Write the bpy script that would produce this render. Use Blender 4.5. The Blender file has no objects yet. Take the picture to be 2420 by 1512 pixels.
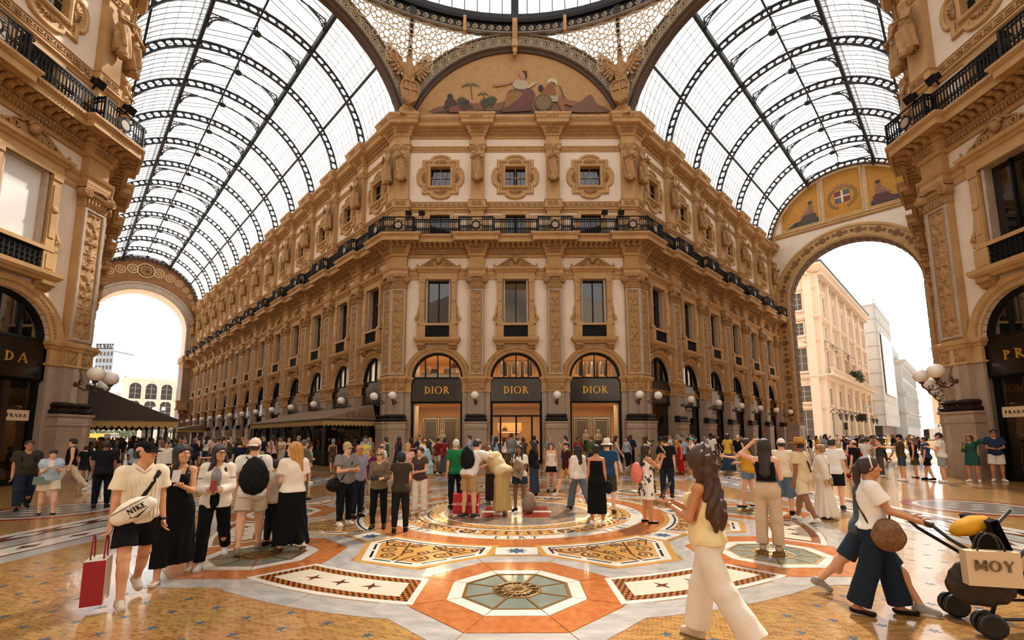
import bpy, bmesh, math, random
import numpy as np
from mathutils import Matrix, Vector
random.seed(7)
PI = math.pi
SC = bpy.context.scene
COL = SC.collection
# ------------------------------------------------------------------ camera, sky, sun, exposure
CF, CT, CCY, CCX, CH = 1071.7, .1239, 897.44, 1220.0, 1.62     # focal (px), tilt, principal point, height
cam_d = bpy.data.cameras.new('camera'); cam_o = bpy.data.objects.new('camera', cam_d); COL.objects.link(cam_o)
cam_d.sensor_width = 36.0; cam_d.lens = 36.0 * CF / 2420.0
cam_d.shift_x = -(CCX - 1210.0) / 2420.0; cam_d.shift_y = (CCY - 756.0) / 2420.0
cam_d.clip_start = .05; cam_d.clip_end = 2000
cam_o.location = (0, 0, CH); cam_o.rotation_euler = (PI / 2 + CT, math.radians(.2), 0)
SC.camera = cam_o
SC.view_settings.view_transform = 'Standard'; SC.view_settings.look = 'None'
SC.view_settings.gamma = 1.0; SC.view_settings.use_curve_mapping = False
SC.view_settings.exposure = -.72
try:
 SC.cycles.use_denoising = True; SC.cycles.max_bounces = 7; SC.cycles.diffuse_bounces = 4; SC.cycles.glossy_bounces = 3
 SC.cycles.transmission_bounces = 6; SC.cycles.transparent_max_bounces = 14; SC.cycles.caustics_reflective = False; SC.cycles.caustics_refractive = False
 SC.cycles.sample_clamp_indirect = 6
except Exception: pass
W = bpy.data.worlds.new('sky'); SC.world = W; W.use_nodes = True
_bg = W.node_tree.nodes['Background']; _bg.inputs[0].default_value = (1.0, .975, .95, 1); _bg.inputs[1].default_value = 3.2
sun_d = bpy.data.lights.new('sun', 'SUN'); sun_o = bpy.data.objects.new('sun', sun_d); COL.objects.link(sun_o)
sun_d.energy = 19.0; sun_d.color = (1.0, .9, .78); sun_d.angle = math.radians(3.0)
SUN_AZ, SUN_EL = math.radians(31), math.radians(48)
_sv = Vector((math.sin(SUN_AZ) * math.cos(SUN_EL), math.cos(SUN_AZ) * math.cos(SUN_EL), math.sin(SUN_EL)))
sun_o.rotation_euler = _sv.to_track_quat('Z', 'Y').to_euler(); sun_o.location = (60, 90, 90)
def ray(px, py):
 X = (px - CCX) / CF; V = (CCY - py) / CF; c, s = math.cos(CT), math.sin(CT)
 return (X, c - V * s, s + V * c)
def ground(px, py, z=0.0):
 r = ray(px, py); k = (z - CH) / r[2]; return (r[0] * k, r[1] * k)
def at_depth(px, py, Y):
 r = ray(px, py); k = Y / r[1]; return (r[0] * k, Y, r[2] * k + CH)
# ------------------------------------------------------------------ mesh helpers
def lin(h):
 if isinstance(h, (tuple, list)): return tuple(h)
 h = h.lstrip('#'); h = ''.join(c * 2 for c in h) if len(h) == 3 else h; v = [int(h[i:i + 2], 16) / 255 for i in (0, 2, 4)]
 return tuple(c / 12.92 if c <= .04045 else ((c + .055) / 1.055) ** 2.4 for c in v)
class MB:
 """collects geometry for one mesh"""
 def __init__(s): s.v = []; s.f = []; s.m = []; s.sm = []
 def add(s, vs, fs, m=0, sm=False):
  o = len(s.v); s.v += [tuple(p) for p in vs]
  for f in fs: s.f.append([o + i for i in f]); s.m.append(m); s.sm.append(sm)
  return s
 def box(s, x0, x1, y0, y1, z0, z1, m=0):
  return s.add([(x0, y0, z0), (x1, y0, z0), (x1, y1, z0), (x0, y1, z0), (x0, y0, z1), (x1, y0, z1), (x1, y1, z1), (x0, y1, z1)],
      [(0, 3, 2, 1), (4, 5, 6, 7), (0, 1, 5, 4), (1, 2, 6, 5), (2, 3, 7, 6), (3, 0, 4, 7)], m)
 def prism(s, pts, z0, z1, m=0, sm=False):           # polygon in xy
  n = len(pts)
  return s.add([(p[0], p[1], z0) for p in pts] + [(p[0], p[1], z1) for p in pts],
      [tuple(range(n - 1, -1, -1)), tuple(range(n, 2 * n))] + [(i, (i + 1) % n, n + (i + 1) % n, n + i) for i in range(n)], m, sm)
 def plate(s, pts, n0, n1, m=0):                      # polygon in (u,z), thickness along y (negative y is outward)
  k = len(pts)
  return s.add([(p[0], -n0, p[1]) for p in pts] + [(p[0], -n1, p[1]) for p in pts],
      [tuple(range(k)), tuple(range(2 * k - 1, k - 1, -1))] + [(i, k + i, k + (i + 1) % k, (i + 1) % k) for i in range(k)], m)
 def tube(s, pts, r, n=6, m=0, cap=True, sm=True):
  pts = [Vector(p) for p in pts]; rs = r if isinstance(r, (list, tuple)) else [r] * len(pts)
  vs = []; fs = []; up = None
  for i, p in enumerate(pts):
   t = (pts[min(i + 1, len(pts) - 1)] - pts[max(i - 1, 0)])
   if t.length < 1e-9: t = Vector((0, 0, 1))
   t.normalize()
   if up is None:
    up = Vector((0, 0, 1)) if abs(t.z) < .9 else Vector((1, 0, 0))
   a = t.cross(up)
   if a.length < 1e-6: a = t.cross(Vector((0, 1, 0)))
   a.normalize(); b = a.cross(t); up = b
   for k in range(n):
    w = 2 * PI * k / n; vs.append(p + (a * math.cos(w) + b * math.sin(w)) * rs[i])
  for i in range(len(pts) - 1):
   for k in range(n):
    fs.append((i * n + k, i * n + (k + 1) % n, (i + 1) * n + (k + 1) % n, (i + 1) * n + k))
  if cap: fs += [tuple(range(n - 1, -1, -1)), tuple((len(pts) - 1) * n + k for k in range(n))]
  return s.add(vs, fs, m, sm)
 def bar(s, a, b, w, h=None, m=0, up=(0, 0, 1)):      # rectangular bar from a to b
  a = Vector(a); b = Vector(b); t = (b - a).normalized(); u = Vector(up)
  x = t.cross(u)
  if x.length < 1e-5: x = t.cross(Vector((0, 1, 0)))
  x.normalize(); y = x.cross(t); h = h or w; x = x * w / 2; y = y * h / 2
  return s.add([a - x - y, a + x - y, a + x + y, a - x + y, b - x - y, b + x - y, b + x + y, b - x + y],
      [(3, 2, 1, 0), (4, 5, 6, 7), (0, 1, 5, 4), (1, 2, 6, 5), (2, 3, 7, 6), (3, 0, 4, 7)], m)
 def lathe(s, prof, n=16, c=(0, 0, 0), m=0, sm=True, sx=1, sy=1):   # prof: (r, z)
  vs = []; fs = []
  for r, z in prof:
   for k in range(n):
    w = 2 * PI * k / n; vs.append((c[0] + sx * r * math.cos(w), c[1] + sy * r * math.sin(w), c[2] + z))
  for i in range(len(prof) - 1):
   for k in range(n): fs.append((i * n + k, i * n + (k + 1) % n, (i + 1) * n + (k + 1) % n, (i + 1) * n + k))
  fs += [tuple(range(n - 1, -1, -1)), tuple((len(prof) - 1) * n + k for k in range(n))]
  return s.add(vs, fs, m, sm)
 def ball(s, c, r, n=12, k=8, m=0, sx=1, sy=1, sz=1):
  pr = [(max(r * math.sin(PI * i / k), 1e-4), -r * sz * math.cos(PI * i / k)) for i in range(k + 1)]
  return s.lathe(pr, n, c, m, True, sx, sy)
 def sweep(s, prof, path, closed=False, m=0, sm=False, rng=None):
  """prof: (d, z) offsets; path: plan points with the outward normal to the RIGHT of travel; mitred."""
  n = len(path); P = [Vector((p[0], p[1])) for p in path]; nv = []
  for i in range(n):
   def nrm(a, b):
    t = (P[b] - P[a]).normalized(); return Vector((t.y, -t.x))
   if closed: n1, n2 = nrm(i - 1, i), nrm(i, (i + 1) % n)
   else:
    n2 = nrm(i, i + 1) if i < n - 1 else nrm(i - 1, i); n1 = nrm(i - 1, i) if i > 0 else n2
   nv.append((n1 + n2) / max(.35, 1 + n1.dot(n2)))
  i0, i1 = rng or (0, n - 1 if not closed else n); k = len(prof)
  idx = list(range(i0, i1 + 1)) if not closed else list(range(n)) + [0]
  vs = [(P[i].x + nv[i].x * d, P[i].y + nv[i].y * d, z) for i in idx for d, z in prof]
  fs = [(j * k + a, (j + 1) * k + a, (j + 1) * k + a + 1, j * k + a + 1) for j in range(len(idx) - 1) for a in range(k - 1)]
  if not closed: fs += [tuple(range(k)), tuple((len(idx) - 1) * k + a for a in range(k - 1, -1, -1))]
  return s.add(vs, fs, m, sm)
 def wallsweep(s, prof, path, closed=True, m=0, sm=False):
  """path in the (u, z) plane of a wall; prof (d, n): d outward in plane (right of travel), n towards the viewer (-y)"""
  t = MB(); t.sweep(prof, path, closed, m, sm)
  return s.add([(x, -z, y) for x, y, z in t.v], [tuple(reversed(f)) for f in t.f], m, sm)
 def height(s, nu, nv, fn, m=0):                      # fn(i,j)->point ; smooth grid
  vs = [fn(i / nu, j / nv) for j in range(nv + 1) for i in range(nu + 1)]
  fs = [(j * (nu + 1) + i, j * (nu + 1) + i + 1, (j + 1) * (nu + 1) + i + 1, (j + 1) * (nu + 1) + i) for j in range(nv) for i in range(nu)]
  return s.add(vs, fs, m, True)
 def arr(s, V, F, m=0, sm=True):
  return s.add(V.tolist() if hasattr(V, 'tolist') else V, F.tolist() if hasattr(F, 'tolist') else F, m, sm)
 def xf(s, M):
  s.v = [tuple(M @ Vector(p)) for p in s.v]; return s
 def mesh(s, name, mats):
  me = bpy.data.meshes.new(name); me.from_pydata(s.v, [], s.f)
  for x in (mats if isinstance(mats, (list, tuple)) else [mats]): me.materials.append(x)
  if s.f:
   me.polygons.foreach_set('material_index', s.m); me.polygons.foreach_set('use_smooth', s.sm)
  me.update(); return me
 def build(s, name, mats, parent=None, M=None, kind=None, label=None):
  return place(name, s.mesh(name, mats), parent, M, kind, label)
def place(name, me, parent=None, M=None, kind=None, label=None):
 o = bpy.data.objects.new(name, me); COL.objects.link(o)
 if parent is not None: o.parent = parent
 if M is not None: o.matrix_local = M
 if kind: o['kind'] = kind
 if label: o['label'] = label
 return o
def empty(name, loc=(0, 0, 0), rz=0.0):
 o = bpy.data.objects.new(name, None); COL.objects.link(o); o.location = loc; o.rotation_euler = (0, 0, rz); o.empty_display_size = .2
 return o
def tag(o, label, cat, group=None):
 o['label'] = label; o['category'] = cat
 if group: o['group'] = group
 return o
def struct(o): o['kind'] = 'structure'; return o
def copy_tree(o, parent=None, M=None):
 kids = KIDS.get(o.name, None)
 c = o.copy(); COL.objects.link(c); c.parent = parent
 if M is not None: c.matrix_local = M
 for ch in o.children: copy_tree(ch, c)
 return c
KIDS = {}
def T(x=0, y=0, z=0): return Matrix.Translation((x, y, z))
def RZ(a): return Matrix.Rotation(a, 4, 'Z')
def RX(a): return Matrix.Rotation(a, 4, 'X')
def RY(a): return Matrix.Rotation(a, 4, 'Y')
def SCL(x, y=None, z=None):
 y = x if y is None else y; z = x if z is None else z
 return Matrix.Diagonal((x, y, z, 1))
def arc(cx, cz, r, a0, a1, n): return [(cx + r * math.cos(a0 + (a1 - a0) * i / n), cz + r * math.sin(a0 + (a1 - a0) * i / n)) for i in range(n + 1)]
# ------------------------------------------------------------------ materials
MC = {}
def mat(name, col, rough=.6, metal=0.0, noise=None, bump=0.0, bscale=30.0, spec=.5, emit=0.0, coat=0.0, stretch=None):
 """noise: (scale, second colour, amount) mixes a second colour by a procedural noise"""
 key = (name,)
 if key in MC: return MC[key]
 m = bpy.data.materials.new(name); m.use_nodes = True; nt = m.node_tree; b = nt.nodes['Principled BSDF']; c = lin(col)
 b.inputs['Base Color'].default_value = (*c, 1); b.inputs['Roughness'].default_value = rough; b.inputs['Metallic'].default_value = metal
 b.inputs['Specular IOR Level'].default_value = spec; b.inputs['Coat Weight'].default_value = coat
 if emit: b.inputs['Emission Color'].default_value = (*c, 1); b.inputs['Emission Strength'].default_value = emit
 if noise or bump:
  tc = nt.nodes.new('ShaderNodeTexCoord'); vec = tc.outputs['Object']
  if stretch:
   mp = nt.nodes.new('ShaderNodeMapping'); mp.inputs['Scale'].default_value = stretch; nt.links.new(vec, mp.inputs['Vector']); vec = mp.outputs[0]
 if noise:
  n = nt.nodes.new('ShaderNodeTexNoise'); n.inputs['Scale'].default_value = noise[0]; n.inputs['Detail'].default_value = 6; n.inputs['Roughness'].default_value = .65
  nt.links.new(vec, n.inputs['Vector'])
  r = nt.nodes.new('ShaderNodeValToRGB'); r.color_ramp.elements[0].position = .5 - .22; r.color_ramp.elements[1].position = .5 + .22
  c2 = lin(noise[1]); k = noise[2]
  r.color_ramp.elements[0].color = (*c, 1); r.color_ramp.elements[1].color = (*[a * (1 - k) + d * k for a, d in zip(c, c2)], 1)
  nt.links.new(n.outputs['Fac'], r.inputs[0]); nt.links.new(r.outputs[0], b.inputs['Base Color'])
 if bump:
  n2 = nt.nodes.new('ShaderNodeTexNoise'); n2.inputs['Scale'].default_value = bscale; n2.inputs['Detail'].default_value = 5; nt.links.new(vec, n2.inputs['Vector'])
  bp = nt.nodes.new('ShaderNodeBump'); bp.inputs['Strength'].default_value = bump; bp.inputs['Distance'].default_value = .02
  nt.links.new(n2.outputs['Fac'], bp.inputs['Height']); nt.links.new(bp.outputs[0], b.inputs['Normal'])
 MC[key] = m; return m
def glassmat(name, tint, trans=.8, gloss=.08, rough=.02, dirt_or_dark=None, translucent=0.0):
 """thin pane: transparent + a mirror coat, optionally dusty, or darkened in place of an unlit room behind"""
 key = (name,)
 if key in MC: return MC[key]
 m = bpy.data.materials.new(name); m.use_nodes = True; nt = m.node_tree; nt.nodes.clear()
 out = nt.nodes.new('ShaderNodeOutputMaterial'); tr = nt.nodes.new('ShaderNodeBsdfTransparent'); tr.inputs[0].default_value = (*lin(tint), 1)
 gl = nt.nodes.new('ShaderNodeBsdfGlossy'); gl.inputs['Roughness'].default_value = rough
 df = nt.nodes.new('ShaderNodeBsdfTranslucent' if translucent else 'ShaderNodeBsdfDiffuse'); df.inputs[0].default_value = (*lin(dirt_or_dark or '#cfc8bd'), 1)
 m1 = nt.nodes.new('ShaderNodeMixShader'); m2 = nt.nodes.new('ShaderNodeMixShader')
 if dirt_or_dark:
  tc = nt.nodes.new('ShaderNodeTexCoord'); n = nt.nodes.new('ShaderNodeTexNoise'); n.inputs['Scale'].default_value = .8; n.inputs['Detail'].default_value = 5
  nt.links.new(tc.outputs['Object'], n.inputs['Vector']); mr = nt.nodes.new('ShaderNodeMapRange')
  mr.inputs['From Min'].default_value = .3; mr.inputs['From Max'].default_value = .75; mr.inputs['To Min'].default_value = (1 - trans) * .6; mr.inputs['To Max'].default_value = min(1, (1 - trans) * 1.6)
  nt.links.new(n.outputs['Fac'], mr.inputs['Value']); nt.links.new(mr.outputs[0], m1.inputs[0])
 else: m1.inputs[0].default_value = 1 - trans
 lw = nt.nodes.new('ShaderNodeFresnel'); lw.inputs[0].default_value = 1.45
 mm = nt.nodes.new('ShaderNodeMath'); mm.operation = 'MULTIPLY_ADD'; mm.inputs[1].default_value = .2 if translucent else .45; mm.inputs[2].default_value = gloss - .04
 mm.use_clamp = True; nt.links.new(lw.outputs[0], mm.inputs[0])
 nt.links.new(tr.outputs[0], m1.inputs[1]); nt.links.new(df.outputs[0], m1.inputs[2])
 nt.links.new(mm.outputs[0], m2.inputs[0]); nt.links.new(m1.outputs[0], m2.inputs[1]); nt.links.new(gl.outputs[0], m2.inputs[2])
 nt.links.new(m2.outputs[0], out.inputs[0]); MC[key] = m; return m
def emat(name, col, s):
 key = (name,)
 if key in MC: return MC[key]
 m = mat(name, col, .5, emit=s); return m
M_STONE = mat('ochre_stone', '#bd9765', .75, noise=(1.7, '#9a7548', .75), bump=.35, bscale=22)
M_STONE2 = mat('carved_ochre_stone', '#b48d5c', .8, noise=(4.0, '#7d5a36', .8), bump=.45, bscale=40)
M_PLASTER = mat('cream_plaster', '#e2d3c2', .85, noise=(.9, '#cbb8a2', .6), bump=.15, bscale=60)
M_GREY = mat('grey_marble_trim', '#b3a08c', .5, noise=(2.2, '#8d7a68', .8))
M_PIER = mat('pale_grey_pier_stone', '#a89480', .55, noise=(1.2, '#84705e', .8), bump=.1, bscale=50)
M_DKBASE = mat('dark_base_marble', '#24160f', .5, noise=(3, '#120b07', .8), spec=.25)
M_IRON = mat('dark_iron', '#0e0d0d', .6, spec=.25)
M_IRON2 = mat('blue_grey_iron', '#2a2d30', .6, noise=(4, '#1a1d20', .7), spec=.3)
M_BRONZE = mat('brown_iron', '#4a3320', .45, .4)
M_BLACK = mat('black_gloss_panel', '#0b0a09', .12, spec=.6)
M_FRAME = mat('black_frame', '#080706', .5, spec=.2)
M_GOLD = mat('gold_letters', '#c9983c', .35, .6, emit=.05)  # slight glow put into the letters to brighten them
M_WINGL = glassmat('dark_window_glass', '#4a443c', .75, .12, dirt_or_dark='#1a1712')  # dark colour in the pane stands in for the unlit room behind
M_SHOPGL = glassmat('shop_glass', '#f2ede4', .97, .05)
M_VGLASS = glassmat('roof_glass', '#f6f7f8', .78, .045, dirt_or_dark='#f8f8f6', translucent=1)
M_DARK = mat('shade_black', '#0c0907', .9)  # near-black colour standing in for shade in unlit hollows
M_WHITE = mat('white_paint', '#e8e4dc', .6)
# ================================================================== octagon and arms: plan
FH, D, RW = 7.51, 27.33, 17.25
YC = D - RW
Q = math.sqrt(.5)
AW = (RW - FH) * 2 ** .5                       # arm width 13.77
LR, LL = 28.75, 60.9                           # right arm, left arm lengths
BA, BF = 4.647, 4.8
cL, cR = (-FH, D), (FH, D)
eL = (-FH - LL * Q, D + LL * Q); eR = (FH + LR * Q, D + LR * Q)
nL = (-RW, YC + FH); nR = (RW, YC + FH)
oL = (nL[0] - LL * Q, nL[1] + LL * Q); oR = (nR[0] + LR * Q, nR[1] + LR * Q)
# wall: start point, travel angle (x axis of the wall frame), pilaster positions s, bay centres s
class Wall: pass
def mkwall(name, a, b, pil, bays, kid=None):
 w = Wall(); w.a, w.b = a, b; w.len = math.dist(a, b); w.rz = math.atan2(b[1] - a[1], b[0] - a[0]); w.pil, w.bays = pil, bays
 w.M = T(a[0], a[1], 0) @ RZ(w.rz)
 w.name = name
 return w
armp = lambda n: [.31] + [.12 + BA * (k + 1) for k in range(n)]
def armbays(n):
 p = armp(n); return [(p[i] + p[i + 1]) / 2 for i in range(n)]
rev = lambda l, L: sorted(L - x for x in l)
WF = mkwall('wall_front', cL, cR, [.31, FH - 2.4, FH + 2.4, 2 * FH - .31], [FH - 4.8, FH, FH + 4.8])
WLA = mkwall('wall_left_arm', eL, cL, rev(armp(13), LL), rev(armbays(13), LL))
WRA = mkwall('wall_right_arm', cR, eR, armp(6), armbays(6))
WNL = mkwall('wall_left', (-RW, YC - FH), nL, [.31, FH - 2.4, FH + 2.4, 2 * FH - .31], [FH - 4.8, FH, FH + 4.8])
WLO = mkwall('wall_left_outer', nL, oL, armp(13), armbays(13))
WRO = mkwall('wall_right_outer', oR, nR, rev(armp(6), LR), rev(armbays(6), LR))
WNR = mkwall('wall_right', nR, (RW, YC - FH), [.31, FH - 2.4, FH + 2.4, 2 * FH - .31], [FH - 4.8, FH, FH + 4.8])
PW, PP = .45, .33                               # pilaster half width and projection
def chain_path(walls, p=PP, hw=PW):
 """plan path with a step forward at each pilaster, and for each wall the index range of its points"""
 path = []; rng = []
 for wi, w in enumerate(walls):
  t = Vector((w.b[0] - w.a[0], w.b[1] - w.a[1])).normalized(); n = Vector((t.y, -t.x)); A = Vector(w.a)
  def pt(s, d): v = A + t * s + n * d; return (v.x, v.y)
  i0 = len(path)
  for s in w.pil:
   first = s < .5 and wi > 0; last = s > w.len - .5 and wi < len(walls) - 1
   if first:      # the corner pier: its arris was added by the wall before
    path += [pt(s + hw, p), pt(s + hw, 0)]
   elif last:
    t2 = Vector((walls[wi + 1].b[0] - walls[wi + 1].a[0], walls[wi + 1].b[1] - walls[wi + 1].a[1])).normalized(); n2 = Vector((t2.y, -t2.x))
    c = Vector(w.b) + (n + n2) / (1 + n.dot(n2)) * p
    path += [pt(s - hw, 0), pt(s - hw, p), (c.x, c.y)]
   else:
    if s - hw < .05: path += [pt(0, p), pt(s + hw, p), pt(s + hw, 0)]
    elif s + hw > w.len - .05: path += [pt(s - hw, 0), pt(s - hw, p), pt(w.len, p)]
    else: path += [pt(s - hw, 0), pt(s - hw, p), pt(s + hw, p), pt(s + hw, 0)]
  if wi == 0 and w.pil[0] > 1: path.insert(0, pt(0, 0))
  if wi == len(walls) - 1 and w.pil[-1] < w.len - 1: path.append(pt(w.len, 0))
  i1 = len(path) - 1
  rng.append((max(0, i0 - 1) if wi else 0, i1))
 return path, rng
CH_B = [WLA, WF, WRA]; CH_A = [WNL, WLO]; CH_C = [WRO, WNR]
# ------------------------------------------------------------------ mouldings that run along whole walls
PROFILES = {
 'string_course': ([(-.02, 11.32), (.05, 11.32), (.05, 11.55), (.09, 11.6), (.09, 11.8), (.16, 11.88), (.2, 12.0), (-.02, 12.05)], 'stone'),
 'bed_moulding': ([(-.02, 12.72), (.08, 12.75), (.08, 12.9), (.14, 12.95), (.14, 13.08), (.22, 13.12), (.22, 13.22), (-.02, 13.24)], 'stone'),
 'balcony_slab': ([(-.02, 13.22), (.24, 13.24), (.3, 13.3), (.34, 13.46), (.8, 13.48), (.84, 13.42), (.9, 13.42), (.9, 13.66), (.95, 13.7), (1.02, 13.8), (1.02, 13.88), (-.02, 13.9)], 'stone'),
 'attic_dado': ([(-.02, 13.88), (.04, 13.9), (.04, 14.12), (-.02, 14.14)], 'stone'),
 'key_band': ([(-.02, 15.72), (.05, 15.74), (.08, 15.84), (.16, 15.9), (.16, 15.98), (.09, 16.02), (.09, 16.38), (.13, 16.42), (-.02, 16.46)], 'stone'),
 'attic_band': ([(-.02, 19.86), (.05, 19.88), (.05, 20.14), (.1, 20.17), (.1, 20.25), (-.02, 20.27)], 'stone'),
 'attic_cornice': ([(-.02, 20.78), (.06, 20.8), (.06, 20.92), (.12, 20.96), (.16, 21.1), (.2, 21.12), (.3, 21.3), (.5, 21.34), (.52, 21.38), (.56, 21.38), (.56, 21.58), (.62, 21.64), (.66, 21.8), (.7, 21.84), (.7, 21.98), (-.3, 22.05)], 'stone'),
 'parapet': ([(-.3, 22.0), (.12, 22.0), (.12, 22.28), (-.3, 22.3)], 'stone'),
}
for w in (WF, WLA, WRA, WNL, WLO, WRO, WNR):
 # the wall itself: a core slab behind the bays
 core = MB().box(0, w.len, 1.6, 1.9, 0, 22.2)
 if w is WF: core = MB().box(0, w.len, 5.4, 5.7, 0, 22.2)
 w.o = struct(core.build(w.name, M_PLASTER, None, w.M))
 w.inv = w.M.inverted()
def put(w, name, me, s, z=0.0, d=0.0, parent=None, kind=None, extra=None):
 """a part of wall w (or of a part of it) standing at s along it, d in front of the plane"""
 M = T(s, -d, z)
 if extra is not None: M = M @ extra
 return place(name, me, parent or w.o, M, kind)
for chain in (CH_B, CH_A, CH_C):
 path, rng = chain_path(chain)
 for name, (prof, m) in PROFILES.items():
  for w, r in zip(chain, rng):
   b = MB().sweep(prof, path, rng=r); b.xf(w.inv); b.build(name, M_STONE, w.o)
# ------------------------------------------------------------------ bay wall with its openings
AR, SPR = 1.56, 5.16
def bay_wall(hb, hole=True):
 b = MB()
 def rect(u0, u1, z0, z1): b.add([(u0, 0, z0), (u1, 0, z0), (u1, 0, z1), (u0, 0, z1)], [(0, 1, 2, 3)])
 rect(-hb, -AR, 0, SPR); rect(AR, hb, 0, SPR)
 n = 24; ins = arc(0, SPR, AR, PI, 0, n)
 L = [(-hb, SPR), (-hb, 7.4), (hb, 7.4), (hb, SPR)]
 seg = [2.24, 2 * hb, 2.24]; tot = sum(seg); outs = []
 for i in range(n + 1):
  q = tot * i / n; k = 0
  while k < 2 and q > seg[k]: q -= seg[k]; k += 1
  f = q / seg[k]; outs.append((L[k][0] * (1 - f) + L[k + 1][0] * f, L[k][1] * (1 - f) + L[k + 1][1] * f))
 b.add([(x, 0, z) for x, z in ins] + [(x, 0, z) for x, z in outs], [(i, i + 1, n + 2 + i, n + 1 + i) for i in range(n)])
 for u, z in ((L[1][0], 7.4), (L[2][0], 7.4)):   # the two top corners that the fan cuts off
  k = [i for i in range(n) if (outs[i][0] - u) * (outs[i + 1][0] - u) <= 0 and abs(outs[i][0] - outs[i + 1][0]) + abs(outs[i][1] - outs[i + 1][1]) > 0 and min(outs[i][1], outs[i + 1][1]) < 7.4 < max(outs[i][1], outs[i + 1][1]) + 1e-6]
  for i in k: b.add([(outs[i][0], 0, outs[i][1]), (u, 0, z), (outs[i + 1][0], 0, outs[i + 1][1])], [(0, 1, 2)])
 def strip(z0, z1, h=None):
  if h is None: rect(-hb, hb, z0, z1)
  else:
   rect(-hb, -h, z0, z1); rect(h, hb, z0, z1); dp = .32
   b.add([(-h, 0, z0), (h, 0, z0), (h, 0, z1), (-h, 0, z1), (-h, dp, z0), (h, dp, z0), (h, dp, z1), (-h, dp, z1)],
     [(0, 4, 5, 1), (1, 5, 6, 2), (2, 6, 7, 3), (3, 7, 4, 0)])
 strip(7.4, 8.5); strip(8.5, 11.35, .72); strip(11.35, 14.0); strip(14.0, 15.62, .66); strip(15.62, 17.45); strip(17.45, 18.85, .7); strip(18.85, 21.2)
 dp = .5
 prof = [(AR, 0)] + [(x, z) for x, z in arc(0, SPR, AR, 0, PI, 20)] + [(-AR, 0)]
 b.add([(x, 0, z) for x, z in prof] + [(x, dp, z) for x, z in prof], [(i, i + 1, len(prof) + i + 1, len(prof) + i) for i in range(len(prof) - 1)], 0)
 return b
ME_BAY_F = bay_wall(BF / 2 + .15).mesh('bay_wall', M_PLASTER); ME_BAY_A = bay_wall(BA / 2 + .1).mesh('bay_wall', M_PLASTER)
# ------------------------------------------------------------------ carved relief (heights from scrolls, leaves, masks)
def relief_fn(seed):
 rnd = random.Random(seed)
 items = []
 y = .02; k = 0
 while y < .97:
  kind = ('urn', 'scroll', 'mask', 'leaf', 'scroll', 'bird')[k % 6]; h = {'urn': .085, 'scroll': .075, 'mask': .06, 'leaf': .065, 'bird': .07}[kind]
  items.append((kind, y + h / 2, h)); y += h; k += 1
 def H(x, y, asp):
  # x in -1..1, y in 0..1 ; asp: height / half width
  X = abs(x); v = 0.0
  for kind, cy, h in items:
   dy = (y - cy) * asp; R = h * asp / 2
   if abs(dy) > R * 1.35: continue
   if kind == 'urn':
    prof = .18 + .5 * max(0, math.cos(dy / R * 1.5)) ** 1.5
    v = max(v, .9 * max(0, 1 - (X / prof) ** 4)); r = math.hypot(X - .7, dy); v = max(v, .6 * max(0, 1 - (r / .2) ** 2))
   elif kind == 'scroll':
    r = math.hypot(X - .5, dy); th = math.atan2(dy, X - .5)
    if r < .5: v = max(v, max(0, 1 - (r / .5) ** 6) * (.45 + .45 * math.sin(th + 12 * r)))
    v = max(v, .8 * max(0, 1 - (X / .14) ** 2))
   elif kind == 'mask':
    r = math.hypot(X / .38, dy / (R * .9)); v = max(v, 1.05 * max(0, 1 - r ** 3) - (.35 if math.hypot(X - .14, dy - .08) < .07 else 0))
    th = math.atan2(dy, X); rr = math.hypot(X, dy); v = max(v, .5 * max(0, 1 - abs(rr - .55) / .2) * (.6 + .4 * math.cos(9 * th)))
   elif kind == 'leaf':
    th = math.atan2(X, dy + R); rr = math.hypot(X, dy + R); lob = (.62 + .25 * math.cos(8 * th)) * R * 2
    v = max(v, .85 * max(0, 1 - (rr / max(lob, .01)) ** 3) * (.75 + .25 * math.cos(16 * th)))
   else:
    r = math.hypot((X - .42) / .3, (dy + .1) / .55); v = max(v, .9 * max(0, 1 - r ** 3)); r2 = math.hypot(X - .3, dy - .45); v = max(v, .8 * max(0, 1 - (r2 / .17) ** 2))
    r3 = math.hypot((X - .72) / .16, (dy - .05) / .5); v = max(v, .6 * max(0, 1 - r3 ** 2))
  return v
 return H
def relief(w, h, depth, nu, nv, seed, name, m):
 Hf = relief_fn(seed); asp = h / (w / 2)
 b = MB().height(nu, nv, lambda a, c: (-w / 2 + w * a, -depth * Hf(-1 + 2 * a, c, asp) if 0 < a < 1 and 0 < c < 1 else 0, h * c))
 return b.mesh(name, m)
def frieze(w, h, depth, nu, nv, name, m, n=3):
 def f(a, c):
  x = a * n; k = math.floor(x); u = (x - k - .5) * 2; X = u * w / n / 2; Y = (c - .5) * h; R = h * .42
  r = math.hypot(X, Y); th = math.atan2(Y, X)
  v = max(0, 1 - (r / R) ** 4) * (.5 + .4 * math.sin(2 * th + 14 * r / R * .5)) if k % 2 else max(0, 1 - (r / (R * (.75 + .25 * math.cos(8 * th)))) ** 4)
  v = max(v, .7 * max(0, 1 - (math.hypot(abs(X) - w / n / 2, abs(Y) - h * .22) / (h * .2)) ** 2))
  return (-w / 2 + w * a, -depth * v if 0 < a < 1 and 0 < c < 1 else 0, h * c)
 return MB().height(nu, nv, f).mesh(name, m)
ME_RELIEF = [relief(.6, 5.06, .075, 22, 170, s, 'relief_panel', M_STONE2) for s in (1,)]
ME_IMPF = frieze(1.0, .52, .05, 40, 20, 'impost_relief', M_STONE2, 3); ME_PEDF = frieze(1.26, .2, .02, 64, 8, 'pedestal_relief', M_GREY, 9)
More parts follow.
